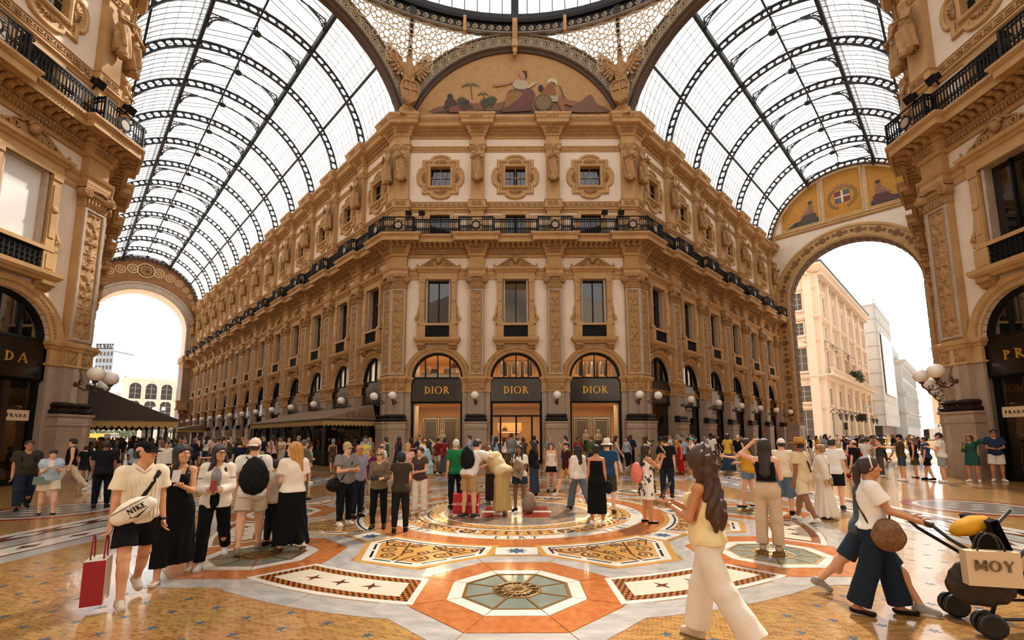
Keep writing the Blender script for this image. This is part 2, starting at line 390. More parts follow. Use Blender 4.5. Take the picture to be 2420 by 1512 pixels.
# ------------------------------------------------------------------ pilaster
def spiral(c, r0, r1, turns, side=1, n=26, a0=PI / 2):
 return [(c[0] + side * (r0 + (r1 - r0) * i / n) * math.cos(a0 - 2 * PI * turns * i / n), c[1], c[2] + (r0 + (r1 - r0) * i / n) * math.sin(a0 - 2 * PI * turns * i / n)) for i in range(n + 1)]
def volute(b, u, y, z, r, side, tube=.035):
 b.lathe([(r * 1.02, 0), (r * .98, .1), (.01, .12)], 14, m=0) if False else None
 n = 14; b.add([(u + r * math.cos(2 * PI * k / n), y, z + r * math.sin(2 * PI * k / n)) for k in range(n)] + [(u + r * math.cos(2 * PI * k / n), y + .3, z + r * math.sin(2 * PI * k / n)) for k in range(n)],
     [tuple(range(n))] + [(k, k + n, (k + 1) % n + n, (k + 1) % n) for k in range(n)])
 b.tube(spiral((u, y, z), r, r * .15, 2.1, side), tube, 5); b.ball((u, y, z), r * .2, 8, 5)
def pilaster_meshes():
 P = {}
 b = MB()                                            # shaft and strips: from the dark base to the architrave
 b.box(-.84, .84, -.1, .55, 0, 4.34, 1)              # pier body between two openings
 b.box(-.48, .48, -.33, 0, 2.9, 4.34, 1)
 b.box(-.45, .45, -.31, 0, 5.2, 12.75, 0)            # upper pilaster
 b.box(-.42, .42, -.33, 0, 13.9, 20.8, 0)            # attic pilaster
 P['pilaster'] = b.mesh('pilaster', [M_STONE, M_PIER])
 b = MB(); b.box(-.66, .66, -.5, 0, .35, 2.06); b.box(-.7, .7, -.54, 0, 0, .36)
 b.sweep([(0, 2.02), (.04, 2.08), (.04, 2.12), (.02, 2.13), (.02, 2.38), (.07, 2.42), (.07, 2.5), (-.2, 2.5)], [(-.66, 0), (-.66, -.5), (.66, -.5), (.66, 0)][::1])
 P['pedestal'] = b.mesh('pedestal', M_PIER)
 b = MB(); b.sweep([(.08, 2.5), (.12, 2.56), (.12, 2.64), (.06, 2.68), (.03, 2.74), (.08, 2.8), (.08, 2.86), (0, 2.94), (-.2, 2.94)], [(-.54, 0), (-.54, -.4), (.54, -.4), (.54, 0)])
 P['base_moulding'] = b.mesh('base_moulding', M_DKBASE)
 b = MB(); b.box(-.86, .86, -.12, 0, 4.3, 4.92); b.box(-.5, .5, -.35, 0, 4.3, 4.92)
 pth = [(-.86, .1), (-.86, -.12), (-.5, -.12), (-.5, -.35), (.5, -.35), (.5, -.12), (.86, -.12), (.86, .1)]
 b.sweep([(0, 4.26), (.03, 4.28), (.03, 4.34), (0, 4.36)], pth); b.sweep([(0, 4.86), (.04, 4.9), (.06, 4.98), (.12, 5.04), (.14, 5.16), (-.1, 5.24)], pth)
 P['impost'] = b.mesh('impost', M_STONE)
 b = MB()                                            # grey frame of the relief
 b.sweep([(0, 0), (.04, 0)], [(0, 0), (1, 0)]) if False else None
 b.wallsweep([(-.1, .0), (-.1, .05), (-.06, .07), (0, .07), (.02, .04), (.02, 0)], [(-.43, 5.32), (.43, 5.32), (.43, 10.62), (-.43, 10.62)])
 P['panel_frame'] = b.mesh('panel_frame', M_GREY)
 b = MB()                                            # capital
 b.box(-.47, .47, -.36, 0, 10.68, 11.05); b.box(-.58, .58, -.45, 0, 11.42, 11.56); b.box(-.5, .5, -.4, 0, 11.05, 11.42)
 for s in (-1, 1): volute(b, s * .5, -.5, 11.2, .19, s)
 for k in range(7): b.ball((-.33 + .11 * k, -.42, 11.2), .055, 8, 5, sz=1.4)
 b.tube([(-.4, -.44, 11.32), (-.2, -.5, 11.38), (0, -.52, 11.4), (.2, -.5, 11.38), (.4, -.44, 11.32)], .05, 6)
 for k in range(6): b.tube([(-.36 + .144 * k, -.37, 10.72), (-.36 + .144 * k, -.39, 11.0)], .03, 5)
 P['capital'] = b.mesh('capital', M_STONE2)
 return P
PM = pilaster_meshes()
def add_pilaster(w, s, detail=2):
 p = put(w, 'pilaster', PM['pilaster'], s)
 for nm in ('pedestal', 'base_moulding', 'impost', 'panel_frame', 'capital'):
  place(nm, PM[nm], p, T(0, -.31, 0) if nm == 'panel_frame' else None)
 place('relief_panel', ME_RELIEF[0], p, T(0, -.33, 5.42))
 place('impost_relief', ME_IMPF, p, T(0, -.35, 4.35))
 place('pedestal_relief', ME_PEDF, p, T(0, -.522, 2.15))
 return p
# ------------------------------------------------------------------ first floor window
def window_meshes():
 P = {}
 b = MB()
 for s in (-1, 1):
  b.box(s * .98 - .16, s * .98 + .16, -.2, 0, 8.62, 11.2); b.box(s * .98 - .1, s * .98 + .1, -.23, -.19, 8.9, 10.9)
  b.lathe([(.12, 0), (.12, .03), (.07, .05), (.02, .045)], 12); k = len(b.v) - 48
  for i in range(k, len(b.v)): x, y, z = b.v[i]; b.v[i] = (s * .98 + x, -.23 - z, 9.98 + y)
  b.tube([(s * 1.14, -.1, 9.7), (s * 1.2, -.1, 9.5), (s * 1.19, -.1, 9.2), (s * 1.3, -.1, 8.95), (s * 1.36, -.1, 8.78)], [.03, .05, .07, .08, .09], 6)
  b.tube(spiral((s * 1.28, -.16, 8.8), .11, .03, 1.3, s), .03, 5)
  b.box(s * 1.0 - .24, s * 1.0 + .24, -.26, 0, 8.46, 8.64)
  b.box(s * .98 - .18, s * .98 + .18, -.24, 0, 11.12, 11.3)
 # lintel entablature
 b.sweep([(0, 11.28), (.04, 11.3), (.04, 11.42), (.0, 11.46), (.0, 11.72), (.06, 11.76), (.1, 11.84), (.2, 11.9), (.24, 12.02), (-.2, 12.06)], [(-1.18, 0), (-1.18, -.2), (1.18, -.2), (1.18, 0)])
 for k in range(22): b.box(-1.15 + .105 * k, -1.09 + .105 * k, -.27, -.2, 11.76, 11.83)
 P['window_surround'] = b.mesh('window_surround', M_STONE)
 b = MB()                                            # grey inner frame
 b.wallsweep([(-.02, -.25), (-.02, .1), (.06, .12), (.13, .06), (.13, 0)], [(-.68, 8.5), (.68, 8.5), (.68, 11.3), (-.68, 11.3)])
 P['window_frame'] = b.mesh('window_frame', M_GREY)
 P['window_pane'] = MB().box(-.7, .7, .2, .22, 8.5, 11.35).mesh('window_pane', M_WINGL)
 P['window_mullion'] = MB().box(-.035, .035, .14, .2, 8.5, 11.35).mesh('window_mullion', M_FRAME)
 b = MB()                                            # scrolled pediment
 top = [(-1.3, 12.06)]
 for i in range(25):
  u = -1.28 + 2.56 * i / 24; top.append((u, 12.1 + .62 * math.cos(u / 1.32 * PI / 2) ** 1.6))
 top.append((1.3, 12.06)); b.plate(top[::-1], 0, .1)
 b.tube([(u, -.14, z) for u, z in top[1:-1]], .045, 6)
 for s in (-1, 1):
  b.tube(spiral((s * .52, -.15, 12.32), .22, .04, 2.0, s), .04, 5); b.tube(spiral((s * .98, -.15, 12.2), .11, .03, 1.6, -s), .03, 5)
  b.tube([(s * 1.22, -.13, 12.12), (s * 1.32, -.16, 12.22), (s * 1.34, -.14, 12.34)], [.06, .05, .02], 5)
  for q in range(3): b.ball((s * (.2 + .08 * q), -.14, 12.62 + .06 * (2 - q)), .07, 6, 5)
 b.ball((0, -.2, 12.5), .17, 10, 8, sz=1.25); b.ball((0, -.36, 12.49), .03, 6, 4); b.tube([(-.2, -.2, 12.55), (-.12, -.22, 12.72), (0, -.22, 12.78), (.12, -.22, 12.72), (.2, -.2, 12.55)], .06, 6)
 for q in range(5): b.tube([(-.12 + .06 * q, -.2, 12.74), (-.2 + .1 * q, -.2, 12.95 - .03 * abs(q - 2))], [.05, .02], 5)
 P['pediment'] = b.mesh('pediment', M_STONE2)
 b = MB()                                            # sill, parapet and ledge
 b.box(-1.1, 1.1, -.3, 0, 8.36, 8.5)
 for s in (-1, 1): b.box(s * .98 - .24, s * .98 + .24, -.28, 0, 7.6, 8.36); b.box(s * .98 - .15, s * .98 + .15, -.3, -.27, 7.72, 8.26)
 b.sweep([(-.2, 7.22), (0, 7.24), (.06, 7.32), (.12, 7.36), (.18, 7.46), (.2, 7.6), (-.2, 7.62)], [(-1.22, 0), (-1.22, -.28), (1.22, -.28), (1.22, 0)])
 P['window_sill'] = b.mesh('window_sill', M_STONE)
 P['corbel'] = MB().add([(x, y, z) for x in (-.24, .24) for y, z in ((0, 7.24), (-.4, 7.24), (-.38, 7.12), (-.26, 7.04), (-.2, 6.94), (-.08, 6.88), (0, 6.88))],
       [(0, 1, 2, 3, 4, 5, 6), (13, 12, 11, 10, 9, 8, 7)] + [(i, i + 7, i + 8, i + 1) for i in range(6)]).mesh('corbel', M_STONE2)
 b = MB()                                            # iron grille before the parapet
 b.box(-.74, .74, -.2, -.02, 7.62, 8.36)
 for k in range(9):
  u = -.66 + .165 * k; b.bar((u, -.23, 7.64), (u, -.23, 8.34), .025)
  for z in (7.8, 8.0, 8.2): b.tube([(u + .07 * math.cos(a), -.23, z + .07 * math.sin(a)) for a in [PI / 3 * i for i in range(7)]], .012, 4, cap=False)
 b.bar((-.74, -.24, 8.34), (.74, -.24, 8.34), .04); b.bar((-.74, -.24, 7.66), (.74, -.24, 7.66), .04)
 P['parapet_grille'] = b.mesh('parapet_grille', M_IRON)
 return P
WM = window_meshes()
def add_window(w, s, pane=None):
 o = put(w, 'window_surround', WM['window_surround'], s)
 for nm in ('window_frame', 'window_mullion', 'pediment', 'window_sill', 'parapet_grille'): place(nm, WM[nm], o)
 place('window_pane', pane or WM['window_pane'], o)
 for q in (-1, 1): place('corbel', WM['corbel'], o, T(q * .95, 0, 0))
 return o
ME_WPANE = MB().box(-.7, .7, .1, .13, 8.5, 11.35).mesh('white_pane', mat('white_pane', '#dcdcda', .7))  # opaque white sheet in place of the glass, imitating its bright reflection
# ------------------------------------------------------------------ attic window, mezzanine window, arch, key band
def attic_meshes():
 P = {}; a, l, e = 1.05, .56, .16
 out = []
 for k in range(4):
  loc = [(a, -a), (a, -l), (a + .1, -l)] + [(a + .1 + e * 1.6 * math.cos(t), l * math.sin(t)) for t in [(-PI / 2 + PI * i / 10) * .93 for i in range(11)]] + [(a + .1, l), (a, l)]
  c, s = math.cos(k * PI / 2), math.sin(k * PI / 2); out += [(x * c - y * s, x * s + y * c) for x, y in loc]
 b = MB(); ctr = 18.15
 pth = [(x, z + ctr) for x, z in out]
 b.wallsweep([(-.06, .0), (-.06, .09), (.0, .13), (.07, .13), (.12, .08), (.12, 0)], pth)
 inn = []
 for x, z in pth:
  x0, z0 = x, z - ctr; k = .66 / max(abs(x0), abs(z0)); inn.append((x0 * k, ctr + z0 * k))
 nn = len(pth); b.add([(x, -.05, z) for x, z in pth] + [(x, -.05, z) for x, z in inn], [(i, (i + 1) % nn, nn + (i + 1) % nn, nn + i) for i in range(nn)])
 b.wallsweep([(-.02, -.3), (-.02, .16), (.05, .2), (.13, .17), (.17, .1), (.2, .05)], [(-.66, ctr - .66), (.66, ctr - .66), (.66, ctr + .66), (-.66, ctr + .66)])
 P['attic_surround'] = b.mesh('attic_surround', M_STONE)
 b = MB()                                            # shells and beads of the four lobes
 for k in range(4):
  c, s = math.cos(k * PI / 2), math.sin(k * PI / 2)
  for q in range(7):
   t = -PI / 2 * .85 + PI * .85 * q / 6; x0, z0 = .92, 0; x1, z1 = .92 + .26 * math.cos(t), .4 * math.sin(t)
   b.tube([(x0 * c - z0 * s, -.06, ctr + x0 * s + z0 * c), (x1 * c - z1 * s, -.09, ctr + x1 * s + z1 * c)], [.02, .05], 5)
  for q in range(13):
   z = -.94 + 1.88 * q / 12
   if abs(z) < .5: continue
   b.ball((.96 * c - z * s, -.07, ctr + .96 * s + z * c), .035, 6, 4)
 P['shell_ornament'] = b.mesh('shell_ornament', M_STONE2)
 P['attic_pane'] = MB().box(-.68, .68, .16, .18, ctr - .68, ctr + .68).mesh('window_pane', M_WINGL)
 P['attic_bars'] = MB().box(-.016, .016, .1, .16, ctr - .66, ctr + .66).box(-.66, .66, .1, .16, ctr - .016, ctr + .016).mesh('window_bars', M_GREY)
 b = MB()                                            # mezzanine window behind the railing and two panels
 b.wallsweep([(-.02, -.25), (-.02, .08), (.2, .08), (.2, 0)], [(-.66, 14.0), (.66, 14.0), (.66, 15.6), (-.66, 15.6)])
 for s in (-1, 1):
  c = s * 1.36
  b.wallsweep([(-.02, 0), (-.02, .06), (.12, .06), (.12, 0)], [(c - .36, 14.1), (c + .36, 14.1), (c + .36, 15.45), (c - .36, 15.45)])
 P['mezzanine_surround'] = b.mesh('mezzanine_surround', M_STONE)
 P['mezz_pane'] = MB().box(-.66, .66, .16, .18, 14.0, 15.62).mesh('window_pane', M_WINGL)
 P['mezz_bars'] = MB().box(-.02, .02, .1, .16, 14, 15.6).mesh('window_bars', M_FRAME)
 b = MB()                                            # archivolt
 pth = arc(0, SPR, AR, 0, PI, 32)
 b.wallsweep([(0, -.3), (0, .04), (.1, .08), (.14, .05), (.2, .05), (.24, .1), (.34, .12), (.4, .15), (.44, .1), (.46, 0)], pth, closed=False)
 P['archivolt'] = b.mesh('archivolt', M_STONE)
 b = MB()
 for k in range(41):
  t = PI * (k + .5) / 41; b.ball(((AR + .17) * math.cos(t), -.06, SPR + (AR + .17) * math.sin(t)), .035, 6, 4)
 P['bead_row'] = b.mesh('bead_row', M_STONE2)
 return P
AM = attic_meshes()
def key_mesh(L):
 b = MB(); n = int(L / .36); u0 = -n * .36 / 2
 for k in range(n):
  x = u0 + .36 * k; t = .035; y0, y1 = -.13, -.09
  for (xa, xb, za, zb) in ((0, .36, 0, t), (0, t, 0, .25), (0, .27, .215, .25), (.235, .27, .1, .25), (.1, .27, .1, .135), (.1, .135, .1, .18)):
   b.box(x + xa, x + xb, y0, y1, 16.06 + za, 16.06 + zb)
 return b.mesh('greek_key', M_STONE2)
ME_KEY_F, ME_KEY_A, ME_KEY_P = key_mesh(3.8), key_mesh(3.6), key_mesh(.8)
def dentil_mesh(L, z0, z1, d, pitch, wd, name='dentils', eggs=False):
 b = MB(); n = int(L / pitch)
 for k in range(n):
  u = -L / 2 + pitch * (k + .5)
  if eggs: b.ball((u, -d, (z0 + z1) / 2), (z1 - z0) / 2, 6, 4, sx=.8, sy=.7)
  else: b.box(u - wd / 2, u + wd / 2, -d - .05, -d + .05, z0, z1)
 return b.mesh(name, M_STONE2)
DENT = {L: [dentil_mesh(L, 12.93, 13.06, .17, .12, .07), dentil_mesh(L, 13.1, 13.22, .25, .17, .1, 'egg_moulding', True), dentil_mesh(L, 13.72, 13.82, 1.0, .12, .1, 'bead_moulding', True),
   dentil_mesh(L, 20.98, 21.08, .17, .12, .07), dentil_mesh(L, 21.12, 21.28, .3, .15, .09, 'leaf_moulding', True), dentil_mesh(L, 21.66, 21.8, .67, .2, .13, 'egg_moulding', True),
   dentil_mesh(L, 19.94, 20.08, .06, .16, .1, 'bead_moulding', True)] for L in (3.8, 3.6, .9)}
def mod_mesh():                                           # scrolled bracket under the balcony
 pr = [(0, 13.24), (-.1, 13.22), (-.22, 13.26), (-.3, 13.34), (-.42, 13.37), (-.52, 13.34), (-.58, 13.38), (-.58, 13.46), (0, 13.46)]
 n = len(pr)
 return MB().add([(x, y, z) for x in (-.09, .09) for y, z in pr], [tuple(range(n)), tuple(range(2 * n - 1, n - 1, -1))] + [(i, i + n, i + 1 + n, i + 1) for i in range(n - 1)]).mesh('modillion', M_STONE2)
ME_MOD = mod_mesh()
# ------------------------------------------------------------------ iron railing of the balcony
def railing(L, medal=False):
 b = MB(); z0, z1 = 13.92, 14.86
 b.bar((-L / 2, 0, z1), (L / 2, 0, z1), .06, .05); b.bar((-L / 2, 0, z0 + .05), (L / 2, 0, z0 + .05), .04); b.bar((-L / 2, 0, z1 - .2), (L / 2, 0, z1 - .2), .025)
 n = max(2, int(L / .12))
 for k in range(n + 1):
  u = -L / 2 + L * k / n
  if medal and abs(u) < .3: continue
  b.bar((u, 0, z0), (u, 0, z1), .034)
  for z, r in ((z1 - .1, .06), (z0 + .2, .07), (z0 + .34, .05)):
   b.tube([(u + .075 + r * math.cos(a), 0, z + r * math.sin(a)) for a in [PI / 3 * i for i in range(7)]], .026, 4, cap=False)
 for u in (-L / 2, L / 2): b.bar((u, 0, z0), (u, 0, z1 + .04), .07)
 if medal:
  zc = (z0 + z1) / 2 - .05
  for r in (.2, .26): b.tube([(r * math.cos(a), 0, zc + r * math.sin(a)) for a in [PI / 8 * i for i in range(17)]], .03, 5, cap=False)
  for k in range(8): a = PI / 4 * k; b.tube([(.26 * math.cos(a), 0, zc + .26 * math.sin(a)), (.42 * math.cos(a), 0, zc + .36 * math.sin(a))], .025, 4)
 return b
ME_RAIL = {}
for L in (2.4, 2.6): ME_RAIL[L] = railing(L).mesh('railing', M_IRON)
ME_RAILP = railing(2.0, True).mesh('railing', M_IRON); ME_RAILC = railing(1.8, True).mesh('railing', M_IRON); ME_RAIL4 = railing(.3).mesh('railing', M_IRON)
ME_MEDAL = MB().add([(.19 * math.cos(PI / 8 * i), y, .19 * math.sin(PI / 8 * i)) for y in (-.03, .02) for i in range(16)], [tuple(range(16)), tuple(range(31, 15, -1))] + [(i, i + 16, (i + 1) % 16 + 16, (i + 1) % 16) for i in range(16)]).mesh('medallion', M_PIER)
def add_bay(w, s, front, detail=True, mods=True, light_pane=None):
 L = 3.8 if front else 3.6
 put(w, 'bay_wall', ME_BAY_F if front else ME_BAY_A, s)
 add_window(w, s, light_pane)
 a = put(w, 'attic_surround', AM['attic_surround'], s); place('shell_ornament', AM['shell_ornament'], a); place('window_pane', AM['attic_pane'], a); place('window_bars', AM['attic_bars'], a)
 m = put(w, 'mezzanine_surround', AM['mezzanine_surround'], s); place('window_pane', AM['mezz_pane'], m); place('window_bars', AM['mezz_bars'], m)
 v = put(w, 'archivolt', AM['archivolt'], s); place('bead_row', AM['bead_row'], v, kind='stuff')
 put(w, 'greek_key', ME_KEY_F if front else ME_KEY_A, s)
 for me in DENT[L]: put(w, me.name.split('.')[0], me, s, kind='stuff')
 n = 12 if front else 11
 for k in range(n): put(w, 'modillion', ME_MOD, s - L / 2 + L * (k + .5) / n, d=.22)
 rl = put(w, 'railing', ME_RAIL[2.6 if front else 2.4], s, d=.9, kind='stuff')
def add_pier_extras(w, s, corner=0):
 p = add_pilaster(w, s)
 for me in DENT[.9]: put(w, me.name.split('.')[0], me, s, d=PP, kind='stuff')
 put(w, 'greek_key', ME_KEY_P, s, d=PP)
 for k in range(3): put(w, 'modillion', ME_MOD, s - .36 + .36 * k, d=PP + .22)
 if corner == 0:
  rl = put(w, 'railing', ME_RAILP, s, d=PP + .9, kind='stuff'); place('medallion', ME_MEDAL, rl, T(0, 0, 14.34))
  for q in (-1, 1): place('railing_return', ME_RAIL4, rl, T(q * 1.02, .16, 0) @ RZ(PI / 2))
 else:
  sc = s - corner * .09; rl = put(w, 'railing', ME_RAILC, sc, d=PP + .9, kind='stuff'); place('medallion', ME_MEDAL, rl, T(0, 0, 14.34))
  place('railing_return', ME_RAIL4, rl, T(-corner * .91, .16, 0) @ RZ(PI / 2))
for w, front in ((WF, True), (WLA, False), (WRA, False)):
 for s in w.bays: add_bay(w, s, front)
 for s in w.pil:
  c = 0
  if w is WF: c = -1 if s < 1 else (1 if s > w.len - 1 else 0)
  if w is WLA and s > w.len - 1: c = 1
  if w is WRA and s < 1: c = -1
  add_pier_extras(w, s, c)
for w, sb, sp in ((WNL, [WNL.bays[2]], [WNL.pil[3], WNL.pil[2]]), (WNR, [WNR.bays[0]], [WNR.pil[0], WNR.pil[1]])):
 for s in sb: add_bay(w, s, True, light_pane=ME_WPANE if w is WNL else None)
 for s in sp: add_pier_extras(w, s, 0 if s in (WNL.pil[2], WNR.pil[1]) else (1 if w is WNL else -1))
# the far side of each arm shows edge-on: plain wall with pilasters, brackets and capitals; its lower front joins the bays nobody sees
for w, c0 in ((WLO, .31), (WRO, WRO.pil[-1])):
 MB().box(0, w.len, 0, 1.6, 0, 22.2).build('bay_wall', M_PLASTER, w.o)
 for s in w.pil:
  p = put(w, 'pilaster', PM['pilaster'], s); place('capital', PM['capital'], p); place('impost', PM['impost'], p); place('relief_panel', ME_RELIEF[0], p, T(0, -.33, 5.42)); place('panel_frame', PM['panel_frame'], p, T(0, -.31, 0))
  place('pedestal', PM['pedestal'], p); place('base_moulding', PM['base_moulding'], p)
  for k in range(3): put(w, 'modillion', ME_MOD, s - .36 + .36 * k, d=PP + .22)
  for me in DENT[.9]: put(w, me.name.split('.')[0], me, s, d=PP, kind='stuff')
 for s in w.bays:
  for k in range(9): put(w, 'modillion', ME_MOD, s - 1.8 + 3.6 * (k + .5) / 9, d=.22)
  for me in DENT[3.6]: put(w, me.name.split('.')[0], me, s, kind='stuff')
  put(w, 'railing', ME_RAIL[2.4], s, d=.9, kind='stuff')
# plain wall where no bay is built (outside the frame) and the hall's near side, so that the hall is closed
for w, a, b in ((WNL, 0, WNL.bays[2] - 2.55), (WNR, WNR.bays[0] + 2.55, WNR.len)): MB().box(a, b, 0, 1.6, 0, 22.2).build('bay_wall', M_PLASTER, w.o)
# ================================================================== glass vaults over the arms
VR, VZ = 6.9, 21.5
G0 = math.radians(24); G1 = math.radians(84)
def vpt(t, r=VR): return (r * math.sin(t), VZ + r * math.cos(t))     # t from the crown
def rib_mesh():
 b = MB(); n = 56
 for r0, r1, wd in ((6.42, 6.5, .16), (6.86, 6.95, .16)):
  pr = [(-wd / 2, r0), (wd / 2, r0), (wd / 2, r1), (-wd / 2, r1)]; vs = []; fs = []
  for i in range(n + 1):
   t = -G1 + 2 * G1 * i / n
   for y, r in pr: x, z = vpt(t, r); vs.append((x, y, z))
  for i in range(n):
   for k in range(4): fs.append((i * 4 + k, i * 4 + (k + 1) % 4, i * 4 + 4 + (k + 1) % 4, i * 4 + 4 + k))
  b.add(vs, fs)
 m = 36
 for i in range(m + 1):
  t = -G1 + 2 * G1 * i / m
  for dt, w in ((0, .13), (-.012, .06), (.012, .06)):
   p0 = vpt(t + dt * 1.6, 6.48); p1 = vpt(t - dt * 0, 6.68); p2 = vpt(t + dt * 1.6, 6.88)
   b.bar((p0[0], 0, p0[1]), (p1[0], 0, p1[1]), .07, w, up=(0, 1, 0)); b.bar((p1[0], 0, p1[1]), (p2[0], 0, p2[1]), .07, w, up=(0, 1, 0))
 for s in (-1, 1):
  x, z = vpt(s * G1, 6.68); b.box(x - .22, x + .22, -.14, .14, z - .15, z + .1); b.box(x - .1 + s * .06, x + .1 + s * .06, -.1, .1, z - .75, z - .1); b.ball((x + s * .03, 0, z - .8), .1, 8, 5)
 return b.mesh('roof_rib', M_IRON2)
ME_RIB = rib_mesh()
def arc_sheet(t0, t1, y0, y1, r=VR, n=4):
 b = MB(); vs = []
 for i in range(n + 1):
  x, z = vpt(t0 + (t1 - t0) * i / n, r); vs += [(x, y0, z), (x, y1, z)]
 return b.add(vs, [(2 * i, 2 * i + 2, 2 * i + 3, 2 * i + 1) for i in range(n)], 0, True)
def truss_mesh():                                        # arched tie under the lantern with fretted brackets
 b = MB(); xe, ze = 2.72, VZ + VR * math.cos(G0)
 b.tube([(xe * math.cos(a), 0, ze - .15 + 1.0 * math.sin(a)) for a in [PI * i / 18 for i in range(19)]], .04, 5)
 b.ball((0, 0, ze + .82), .3, 8, 5, sz=.45); b.bar((0, 0, ze + .85), (0, 0, ze + 1.5), .06)
 for s in (-1, 1):
  b.bar((s * xe, 0, ze - .6), (s * xe, 0, ze + .5), .08); b.bar((s * xe, 0, ze + .45), (s * (xe - 1.1), 0, ze + .72), .05)
  b.tube([(s * xe, 0, ze - .6), (s * (xe - .15), 0, ze - .1), (s * (xe - .5), 0, ze + .3), (s * (xe - 1.1), 0, ze + .62)], .045, 5)
  for x, z, r in ((.22, .22, .17), (.5, .45, .12), (.75, .56, .08), (.12, -.1, .1), (.07, -.32, .07)):
   b.tube([(s * (xe - x) + r * math.cos(a), 0, ze + z + r * math.sin(a)) for a in [PI / 5 * i for i in range(11)]], .03, 4, cap=False)
  b.bar((0, 0, ze + .85), (s * xe, 0, ze + .5), .05)
 return b.mesh('lantern_bracket', M_IRON2)
ME_TRUSS = truss_mesh()
def vault(name, M, L, pil, nparts):
 o = struct(empty(name)); o.matrix_world = M
 ys = [.1] + list(pil) + [L]; ys = [y for i, y in enumerate(ys) if i == 0 or y - ys[i - 1] > .3]
 for y in pil: place('roof_rib', ME_RIB, o, T(0, y, 0))
 zg = VZ + VR * math.cos(G0); xg = VR * math.sin(G0); ridge = zg + 1.75; eave = zg + .5
 for s in (-1, 1):
  MB().box(s * xg - .1, s * xg + .1, 0, L, zg - .28, zg + .12).build('roof_girder', M_IRON2, o)
  x, z = vpt(s * math.radians(53)); MB().bar((x, 0, z - .02), (x, L, z - .02), .12, .14).build('roof_purlin', M_IRON2, o)
  x, z = vpt(s * G1); MB().bar((x, 0, z), (x, L, z), .14, .2).build('roof_purlin', M_IRON2, o)
  MB().bar((s * (xg + .25), 0, eave), (s * (xg + .25), L, eave), .09).build('lantern_eave', M_IRON2, o)
 MB().bar((0, 0, ridge), (0, L, ridge), .1, .16).build('lantern_ridge', M_IRON2, o)
 count = 0; pm = {}
 for bi in range(len(ys) - 1):
  y0, y1 = ys[bi], ys[bi + 1]; nb = max(2, round((y1 - y0) / .5)); bars = MB(); gl = MB(); lb = MB(); lg = MB(); laps = MB()
  st = (y1 - y0) / nb
  edges = [G0 + (G1 - G0) * k / 3 for k in range(4)]
  for k in range(nb + 1):
   y = y0 + st * k
   if 0 < k < nb:
    for s in (-1, 1):
     pts = [vpt(s * (G0 + (G1 - G0) * i / 12), VR + .02) for i in range(13)]; bars.tube([(x, y, z) for x, z in pts], .026, 4)
   if k % 2 == 0:
    for s in (-1, 1): lb.bar((s * (xg + .25), y, eave), (0, y, ridge), .035); lb.bar((s * xg, y, zg), (s * (xg + .25), y, eave), .03)
   if k < nb:
    for s in (-1, 1):
     for q in range(3):
      if count < nparts:
       key = (round(st, 3), s, q)
       if key not in pm: pm[key] = arc_sheet(s * edges[q], s * edges[q + 1], 0, st - .02).mesh('glass_pane', M_VGLASS)
       place('glass_pane', pm[key], o, T(0, y + .01, 0)); count += 1
      else:
       a = arc_sheet(s * edges[q], s * edges[q + 1], y + .01, y + st - .01); gl.add(a.v, a.f, 0, True)
     lg.add([(s * (xg + .25), y, eave), (s * (xg + .25), y + st, eave), (0, y + st, ridge), (0, y, ridge)], [(0, 1, 2, 3)])
  for s in (-1, 1):
   for q in range(1, 9):
    x, z = vpt(s * (G0 + (G1 - G0) * q / 9), VR + .01); laps.bar((x, y0, z), (x, y1, z), .02)
   laps.bar((s * xg * .5, y0, (eave + ridge) / 2 + .05), (s * xg * .5, y1, (eave + ridge) / 2 + .05), .014)
  bars.build('glazing_bars', M_IRON2, o, kind='stuff'); lb.build('lantern_bars', M_IRON2, o, kind='stuff'); laps.build('pane_laps', mat('rusty_lap', '#6b5a48', .7), o, kind='stuff')
  if gl.v: gl.build('glazing', M_VGLASS, o, kind='stuff')
  lg.build('lantern_glazing', M_VGLASS, o, kind='stuff')
  place('lantern_bracket', ME_TRUSS, o, T(0, (y0 + y1) / 2, 0))
 return o
MIDR = ((cR[0] + nR[0]) / 2, (cR[1] + nR[1]) / 2); MIDL = (-MIDR[0], MIDR[1])
M_VR = T(MIDR[0], MIDR[1], 0) @ RZ(-PI / 4); M_VL = T(MIDL[0], MIDL[1], 0) @ RZ(PI / 4)
V_R = vault('ceiling_right', M_VR, LR - .2, [.12 + BA * (k + 1) for k in range(6)], 290)
V_L = vault('ceiling_left', M_VL, LL, [.12 + BA * (k + 1) for k in range(13)], 290)
